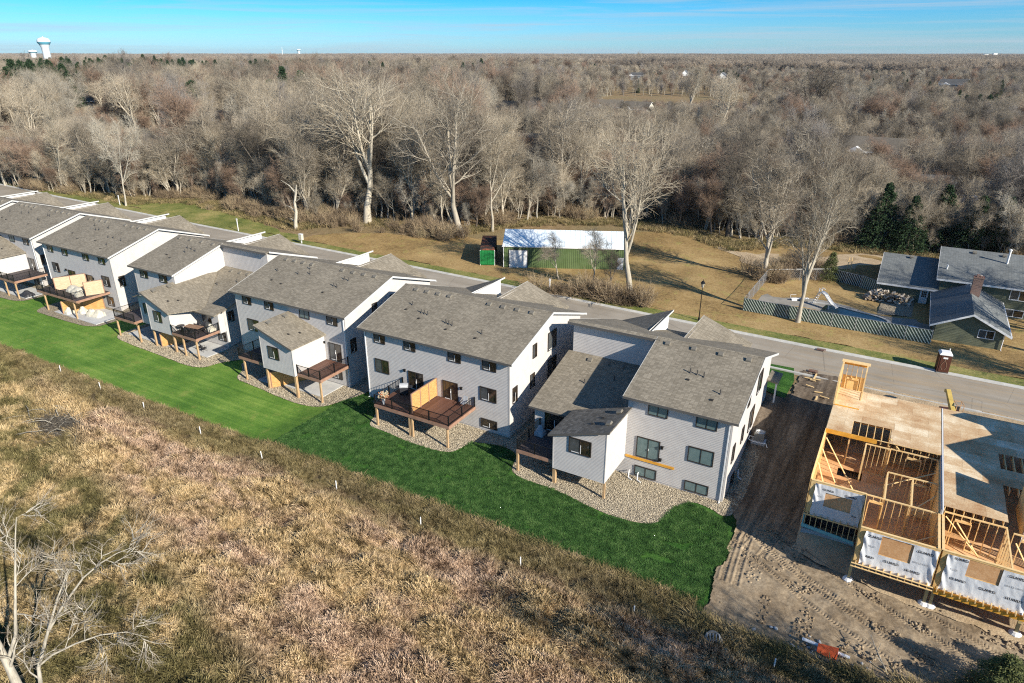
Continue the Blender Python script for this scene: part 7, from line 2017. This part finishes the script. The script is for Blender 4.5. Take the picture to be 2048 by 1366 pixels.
by = wood_edge(bx) + byo
k = in_view(bx, by, 3) & ~blocked(bx, by, -2) & (vnoise(bx, by, 5, 81) * (1 - .25 * np.exp(-byo / 4)) > .44)
bx, by = bx[k], by[k]
# thicket in front of the shed and at a few other places on the lawn
ex = []
for (q, sx, sy, m_) in (((1120, 588), 4.0, .8, 8), ((1245, 604), 3.0, 1.2, 16), ((1190, 594), 4, .8, 8), ((640, 440), 9, 3, 120), ((860, 470), 6, 2.5, 70), ((1600, 545), 2.5, 2, 60), ((1545, 560), 2.0, 1.0, 20), ((520, 425), 12, 2, 80), ((1950, 640), .1, .1, 0)):
    c = gp(*q); ex += [(c[0] + sx * rng.randn() * .6, c[1] + sy * rng.randn() * .6) for _ in range(m_)]
ex = np.array(ex); bx = np.concatenate([bx, ex[:, 0]]); by = np.concatenate([by, ex[:, 1]])
scatter('underbrush', np.column_stack([bx, by, gz(bx, by) - .05]), rng.rand(len(bx)) * 6.28, 1.2 + 2.0 * rng.rand(len(bx)) ** 1.5, rng.randint(0, 4, len(bx)), bobs)
# ---------------- dry prairie
def tuft(seed, n=38, H=.85, w=.016, spread=.16, lean=.35, tris2=True):
    rng = np.random.RandomState(seed)
    b = rng.randn(n, 2) * spread; d = rng.randn(n, 2) * lean + rng.randn(1, 2) * .22; h = H * (.55 + .6 * rng.rand(n))
    p0 = np.column_stack([b, np.zeros(n)]); p1 = np.column_stack([b + d * h[:, None] * .35, h * .6]); p2 = np.column_stack([b + d * h[:, None] * 1.0, h * (1 - .22 * np.linalg.norm(d, axis=1))])
    s = nrm(np.column_stack([rng.randn(n, 2), np.zeros(n)])) * w * (.6 + .8 * rng.rand(n))[:, None]
    V = np.stack([p0 - s, p0 + s, p1 + s * .9, p1 - s * .9, p2 + s * .5, p2 - s * .5], 1).reshape(-1, 3)
    i = np.arange(n)[:, None] * 6
    Q = np.concatenate([i + np.array([[0, 1, 2, 3]]), i + np.array([[3, 2, 4, 5]])])
    return V, Q
M_prairie = mat('dry_prairie_grass', (.4, .3, .2), .85, 0, .1); t = NT(M_prairie); v = t.coord(False)
sx = t.n('SeparateXYZ'); t.l(v, sx.inputs[0])
n1_ = t.noise(t.coord(False, (.45, 1, 1), (0, 0, R(-6))), .22, 4, .6); n2_ = t.noise(t.coord(False, (.5, 1.2, 1), (0, 0, R(-10))), 1.0, 4, .7); n3_ = t.noise(v, 2.8, 3, .65)
fn = t.math('ADD', t.math('MULTIPLY', n2_, .5), t.math('MULTIPLY', n3_, .5))
pink = t.ramp(fn, [(.40, (.11, .07, .045)), (.485, (.43, .295, .20)), (.59, (.76, .56, .40))])
straw = t.ramp(fn, [(.40, (.10, .07, .033)), (.485, (.45, .325, .165)), (.59, (.76, .57, .33))])
olive = t.ramp(fn, [(.36, (.045, .038, .018)), (.5, (.14, .12, .05)), (.62, (.31, .26, .12))])
c0 = t.mix(t.ramp(n1_, [(.44, g3(0)), (.56, g3(1))]), pink, straw)
yj = t.math('ADD', t.math('ADD', sx.outputs[1], t.math('MULTIPLY', sx.outputs[0], .28)), t.math('MULTIPLY', t.math('SUBTRACT', n1_, .5), 9.0))
lo = t.n('MapRange'); lo.inputs['From Min'].default_value = 11.6; lo.inputs['From Max'].default_value = 8.6; t.l(yj, lo.inputs['Value'])
yk = t.math('ADD', sx.outputs[1], t.math('MULTIPLY', t.math('SUBTRACT', n2_, .5), 5.0))
hi = t.n('MapRange'); hi.inputs['From Min'].default_value = 32.2; hi.inputs['From Max'].default_value = 34.2; t.l(yk, hi.inputs['Value'])
mixlo = t.mix(t.ramp(t.noise(v, .35, 3, .5), [(.46, g3(1)), (.6, g3(.15))]), straw, olive)
t.col(t.mix(t.math('MULTIPLY', hi.outputs[0], .8), t.mix(lo.outputs[0], c0, mixlo), olive))
tobs = [seed_obj('grass_tuft', fast_mesh('grass_tuft', *tuft(s, n=34, lean=(.3, .5, .7, .35)[s], H=(.95, .85, .65, 1.05)[s]), M_prairie)) for s in range(4)]
rng = np.random.RandomState(23)
def grass_region(n, x0, x1, y0, y1, f):
    x = x0 + (x1 - x0) * rng.rand(n); y = y0 + (y1 - y0) * rng.rand(n); k = f(x, y); return x[k], y[k]
bpx, bpy_ = gp(115, 862)
lower = lambda x, y: (((x - bpx) / 2.6) ** 2 + ((y - bpy_) / 1.7) ** 2 > .8) & (y < 36.2 - .35 * vnoise(x, y, 1.2, 91)) & (y > 3) & in_view(x, y, np.where(y < 33, 14, 4)) & ~((x > -7.5) & (y > 33.8 + .0 * x + .8 * (vnoise(x, y, 2, 92) - .5)))
gx1, gy1 = grass_region(150000, -62, 6, 6, 37, lower)
gx2, gy2 = grass_region(46000, -135, -55, 6, 37, lower)
X = np.concatenate([gx1, gx2]); Y = np.concatenate([gy1, gy2])
hs = (.38 + .75 * vnoise(X, Y, 1.5, 95) + .45 * vnoise(X, Y, .6, 96)) * (1 - .42 * sm(31.5, 34.5, Y + 3 * (vnoise(X, Y, 2.5, 94) - .5))) * np.where(X < -58, 1.25, 1.0)
kk = (vnoise(X, Y, 2.2, 97) * .35 + vnoise(X, Y, .7, 98) * .65) > .33
X, Y, hs = X[kk], Y[kk], hs[kk]
scatter('prairie_grass', np.column_stack([X, Y, gz(X, Y) - .05]), rng.rand(len(X)) * 6.28, hs, rng.randint(0, 4, len(X)), tobs)
# soil and thatch under the prairie
M_thatch = speckle('brown_thatch', (.05, .036, .02), (.11, .08, .045), 1.2, .95, .9, 5, .15, obj=False, c3=(.17, .13, .07))
sheet('field_thatch', [(-140, 3), (12, 3), (12, 31), (1.5, 34.6), (-4, 34.4), (-7, 36.0), (-13.6, 35.7), (-28, 35.8), (-47, 36.3), (-66, 36.0), (-100, 36.5), (-140, 37)], M_thatch, -.01, 1.0, rough=.15)
# tan dry fringe and weeds along the lawn edge, stalks on the verge
M_weed = speckle('mixed_weeds', (.08, .085, .03), (.20, .155, .07), .5, .9, c3=(.38, .29, .16), obj=False)
wob = [seed_obj('weed_tuft', fast_mesh('weed_tuft', *tuft(20 + s, n=22, H=.38, w=.014, lean=.6), M_weed)) for s in range(2)]
rng = np.random.RandomState(31)
x1 = -130 + 123 * rng.rand(7000); y1 = 36.25 + rng.randn(7000) * .28
x2 = -260 + 290 * rng.rand(9000); y2 = wood_edge(x2) - rng.rand(9000) ** 1.8 * 7
k2 = (y2 > 82.5 - .036 * x2 + 1.0) & ~blocked(x2, y2, -12); x2, y2 = x2[k2], y2[k2]
x3 = 1.0 + 12 * rng.rand(5000); y3 = 34.5 + 6.5 * rng.rand(5000); k3 = (y3 < 36.2 + .42 * x3 - 3 + 2 * vnoise(x3, y3, 2, 99)) & (vnoise(x3, y3, 1.1, 98) > .25); x3, y3 = x3[k3], y3[k3]
x4 = -7 + 8 * rng.rand(2600); y4 = 33.6 + 1.6 * rng.rand(2600)
X = np.concatenate([x1, x2, x3, x4]); Y = np.concatenate([y1, y2, y3, y4])
S = np.concatenate([np.full(len(x1), 1.0), np.full(len(x2), 1.6), np.full(len(x3), 1.5), np.full(len(x4), 1.4)]) * (.6 + .7 * rng.rand(len(X)))
scatter('weeds', np.column_stack([X, Y, gz(X, Y)]), rng.rand(len(X)) * 6.28, S, rng.randint(0, 2, len(X)), wob)
# short blades over the sod and lawn nearest the camera
M_blade = mat('green_turf_blades', (.04, .14, .02), .8, 0, .2); t = NT(M_blade); v = t.coord(False)
t.col(t.ramp(t.noise(v, 1.2, 5, .75), [(.34, (.022, .062, .014)), (.5, (.052, .125, .028)), (.66, (.11, .20, .055))]))
gob = [seed_obj('turf_tuft', fast_mesh('turf_tuft', *tuft(40 + s, n=16, H=.16, w=.012, spread=.11, lean=.7), M_blade)) for s in range(2)]
x = -47.5 + 41.2 * rng.rand(90000); y = 36.1 + 13 * rng.rand(90000)
sodp = [(-47.3, 36.6), (-28.5, 36.1), (-13.6, 36.0), (-7.0, 36.5), (-6.7, 38.2), (-6.9, 40.5), (-6.4, 42.5), (-6.7, 44.4), (-7.5, 46.3), (-8.5, 46.8), (-10.6, 47.4), (-11.5, 46.0), (-11.9, 43.5), (-13.2, 42.6), (-16.2, 42.4), (-21, 43.4), (-25.7, 43.4), (-26.4, 46.4), (-28, 47.2), (-31.2, 46.4), (-31.4, 44.0), (-33, 43.3), (-36.7, 43.3), (-41.9, 43.7), (-43, 46.4), (-45.9, 48.8), (-48.2, 45.8)]
k = inside(sodp, x, y) & (vnoise(x, y, .9, 93) > .2); x, y = x[k], y[k]
scatter('sod_blades', np.column_stack([x, y, gz(x, y) + .03]), rng.rand(len(x)) * 6.28, .6 + .6 * rng.rand(len(x)), rng.randint(0, 2, len(x)), gob)
# ---------------- rocks
def rock(seed, s=1.0):
    rng = np.random.RandomState(seed)
    V = np.array([(x, y, z) for x in (-1, 1) for y in (-1, 1) for z in (-1, 1)] + [(1.5, 0, 0), (-1.5, 0, 0), (0, 1.5, 0), (0, -1.5, 0), (0, 0, 1.4), (0, 0, -1.4)], float)
    V *= (.8 + .4 * rng.rand(14, 1)) * np.array([.6, .45, .36]) * s
    F = []
    # corners index: x*4+y*2+z
    faces = {8: [4, 6, 7, 5], 9: [0, 1, 3, 2], 10: [2, 3, 7, 6], 11: [0, 4, 5, 1], 12: [1, 5, 7, 3], 13: [0, 2, 6, 4]}
    for c, r in faces.items():
        for a, b in zip(r, r[1:] + r[:1]): F.append((a, b, c))
    return V, F
M_pebble = mat('river_pebbles', (.4, .35, .28), .8, 0, .2); t = NT(M_pebble); v = t.coord(False); 
t.col(t.ramp(t.noise(v, 9, 2, .5), [(.3, (.29, .24, .17)), (.5, (.45, .385, .28)), (.7, (.60, .52, .40))]))
robs = [seed_obj('pebble', fast_mesh('pebble', *rock(s, .045), M_pebble)) for s in range(3)]
xs = []; ys = []
for b in beds[:3]:
    P_ = smooth_poly(b, 2); A_ = np.array(P_); m_ = 60000 if b is beds[0] else 20000
    x = A_[:, 0].min() + (A_[:, 0].max() - A_[:, 0].min()) * rng.rand(m_); y = A_[:, 1].min() + (min(58, A_[:, 1].max()) - A_[:, 1].min()) * rng.rand(m_)
    k = inside(P_, x, y) & ((y < Y_lim if False else y < 52) | (x > -8.4)); xs.append(x[k]); ys.append(y[k])
x = np.concatenate(xs); y = np.concatenate(ys)
scatter('river_pebbles', np.column_stack([x, y, gz(x, y) + .08]), rng.rand(len(x)) * 6.28, .5 + .9 * rng.rand(len(x)), rng.randint(0, 3, len(x)), robs)
sobs = [seed_obj('riprap', fast_mesh('riprap', *rock(10 + s, .17), M_stone)) for s in range(3)]
cs = [(gp(1410, 1350), 1.5, 90), (gp(1640, 1345), 2.6, 260), (gp(1560, 1362), 1.8, 90), (gp(1370, 1368), 1.4, 50)]
x = np.concatenate([c[0] + rng.randn(m_) * s * .6 for c, s, m_ in cs]); y = np.concatenate([c[1] + rng.randn(m_) * s * .35 for c, s, m_ in cs])
scatter('riprap_stones', np.column_stack([x, y, gz(x, y) + .12]), rng.rand(len(x)) * 6.28, .4 + .8 * rng.rand(len(x)), rng.randint(0, 3, len(x)), sobs)
# clods on the building site
cob = [seed_obj('clod', fast_mesh('clod', *rock(30 + s, .12), M_dirtlight)) for s in range(2)]
x = -5.6 + 18 * rng.rand(4000); y = 36 + 11 * rng.rand(4000); k = vnoise(x, y, 1.3, 101) > .72; x, y = x[k], y[k]
scatter('dirt_clods', np.column_stack([x, y, gz(x, y) + .12]), rng.rand(len(x)) * 6.28, .4 + 1.1 * rng.rand(len(x)) ** 2, rng.randint(0, 2, len(x)), cob)
# ---------------- foreground tree on the left
bx_, by_ = gp(70, 1450); bz_ = gh(bx_, by_)
def V3(*a): return np.array(a, float)
view_r = np.array([math.cos(YAW), math.sin(YAW), 0]); view_f = np.array([-math.sin(YAW), math.cos(YAW), 0])
def bend(pts, r): 
    P = np.array([[p[0] * view_r + p[1] * view_f + np.array([0, 0, p[2]]) for p in pts]]); return P, np.array([r])
stems_ = [bend([(0, 0, -.3), (-.05, 0, 2.2), (-.3, .1, 4.6), (-.5, .1, 7.2), (-.4, .3, 9.6), (-.1, .5, 12.2)], [.30, .25, .20, .14, .09, .04]),
          bend([(.35, .2, -.3), (.7, .3, 1.8), (.9, .5, 3.8), (1.8, .8, 6.0), (2.6, 1.2, 8.0), (3.4, 1.5, 9.6)], [.14, .12, .10, .075, .05, .02]),
          bend([(.95, .5, 3.9), (1.8, .6, 4.6), (3.1, .8, 5.2), (4.4, 1.0, 5.6), (5.6, 1.3, 5.5), (6.6, 1.5, 4.9)], [.065, .055, .045, .035, .022, .01]),
          bend([(1.8, .8, 6.0), (2.7, 1.2, 7.4), (3.8, 1.8, 8.8), (4.7, 2.1, 9.5), (5.5, 2.4, 9.9), (6.2, 2.6, 10.1)], [.08, .065, .05, .04, .025, .015]),
          bend([(-.3, .1, 4.6), (.6, .2, 6.4), (1.0, .5, 8.6), (1.3, .9, 10.6), (1.5, 1.2, 12.0), (1.7, 1.4, 13.0)], [.10, .085, .065, .05, .035, .015])]
(tv, tq), (cv_, cq) = tree_arrays(H=12, tr=.3, spread=.72, t_low=.25, n1=6, n2=5, n3=4, n4=3, seed=77, stems=stems_, tw=.009, twig=.5, up=.05, amp=1.3)
ft = empty('birch_tree', (bx_, by_, bz_), 'large pale-barked bare tree leaning into the lower left corner of the dry field', 'tree')
inst('trunk', fast_mesh('trunk', tv, tq, MB_['white'][0], smooth=True), ft); inst('crown', fast_mesh('crown', cv_, cq, MB_['grey'][1]), ft)
# brush pile
c = gp(115, 862); bp = empty('brush_pile', (*c, gh(*c)), 'pile of cut grey branches lying in the dry field on the left', 'brush pile')
rng = np.random.RandomState(8)
for nm, m_, n, L, r in (('cut_branches', MB_['white'][0], 70, 2.6, .045), ('fine_twigs', MB_['dark'][1], 2200, 1.5, .016)):
    P = np.zeros((n, 4, 3)); P[:, 0] = np.column_stack([rng.randn(n) * 1.5, rng.randn(n) * .8, rng.rand(n) * .9 + .1]); d = nrm(np.column_stack([rng.randn(n), rng.randn(n) * .7, rng.randn(n) * .22]))
    for k in range(1, 4): d = nrm(d + rng.randn(n, 3) * .2); P[:, k] = P[:, k - 1] + d * L / 3; P[:, k, 2] = np.clip(P[:, k, 2], .05, 1.6)
    rr_ = np.tile(np.array([1, .8, .6, .25]) * r, (n, 1)) * (.5 + rng.rand(n, 1)); o = inst(nm, fast_mesh(nm, *tubes(P, rr_, 4 if n < 100 else 3), m_), bp)
    if n > 100: o['kind'] = 'stuff'
# fallen branch near the corner
c = gp(1775, 1352); P = np.array([[(0, 0, .1), (-.5, .6, .5), (-.9, 1.0, .9), (-1.2, 1.8, 1.0)]]); fb = empty('fallen_branch', (*c, gh(*c)), 'pale forked dead branch on the shaded dirt in the lower right', 'branch')
c1 = grow(P, np.array([[.05, .04, .03, .015]]), 6, .2, 45, 1.3, .2, .1, 4, .7); L_ = [tubes(P, np.array([[.05, .04, .03, .015]]), 5), tubes(*c1, 4)]
inst('limb', fast_mesh('limb', np.concatenate([L_[0][0], L_[1][0]]), np.concatenate([L_[0][1], L_[1][1] + len(L_[0][0])]), MB_['white'][0]), fb)
# junipers at the lower right and trees past the right edge whose shadows reach in
for x, y, H, lab in ((10.2, 38.4, 3.0, 'feathery olive juniper in the lower right corner'), (11.8, 40.2, 2.2, 'low olive juniper at the right edge beside the last footing'), (9.6, 36.8, 2.4, 'olive juniper cut off by the bottom edge near the right corner')):
    put_tree(15, x, y, H, lab, None, None, None, 'bush', 1.6)
for i, (pi, x, y, H) in enumerate(((1, 14.5, 27.3, 13.5), (12, 13.5, 24.2, 15), (0, 16.0, 29.8, 13), (13, 13.4, 30.6, 7.5), (7, -12.5, 5.0, 11.5))):
    put_tree(pi, x, y, H, ('tree', 'evergreen')[pi > 12] + ' standing just past the lower edge of the picture', 'trees past the lower edge')
for pi, x, y, H in ((0, 24, 88, 17), (1, 31, 95, 18), (11, 27, 80, 15)):
    put_tree(pi, x, y, H, 'tree past the right edge, shading the ranch roof and lawn', 'trees beside the ranch house')

# ------------------------------------------------------------------ thin air between here and the horizon
M_haze = bpy.data.materials.new('haze'); M_haze.use_nodes = True; hn = M_haze.node_tree; hn.nodes.clear()
ho = hn.nodes.new('ShaderNodeOutputMaterial'); pv = hn.nodes.new('ShaderNodeVolumePrincipled')
pv.inputs['Density'].default_value = 0.000035; pv.inputs['Color'].default_value = (.72, .80, .94, 1); pv.inputs['Anisotropy'].default_value = 0.2
hn.links.new(pv.outputs[0], ho.inputs['Volume'])
mb = MB(); mb.box(-9300, -700, -12, 7500, 11400, 75)
tag(mb.build('haze', M_haze), kind='stuff')
cy.volume_bounces = 1
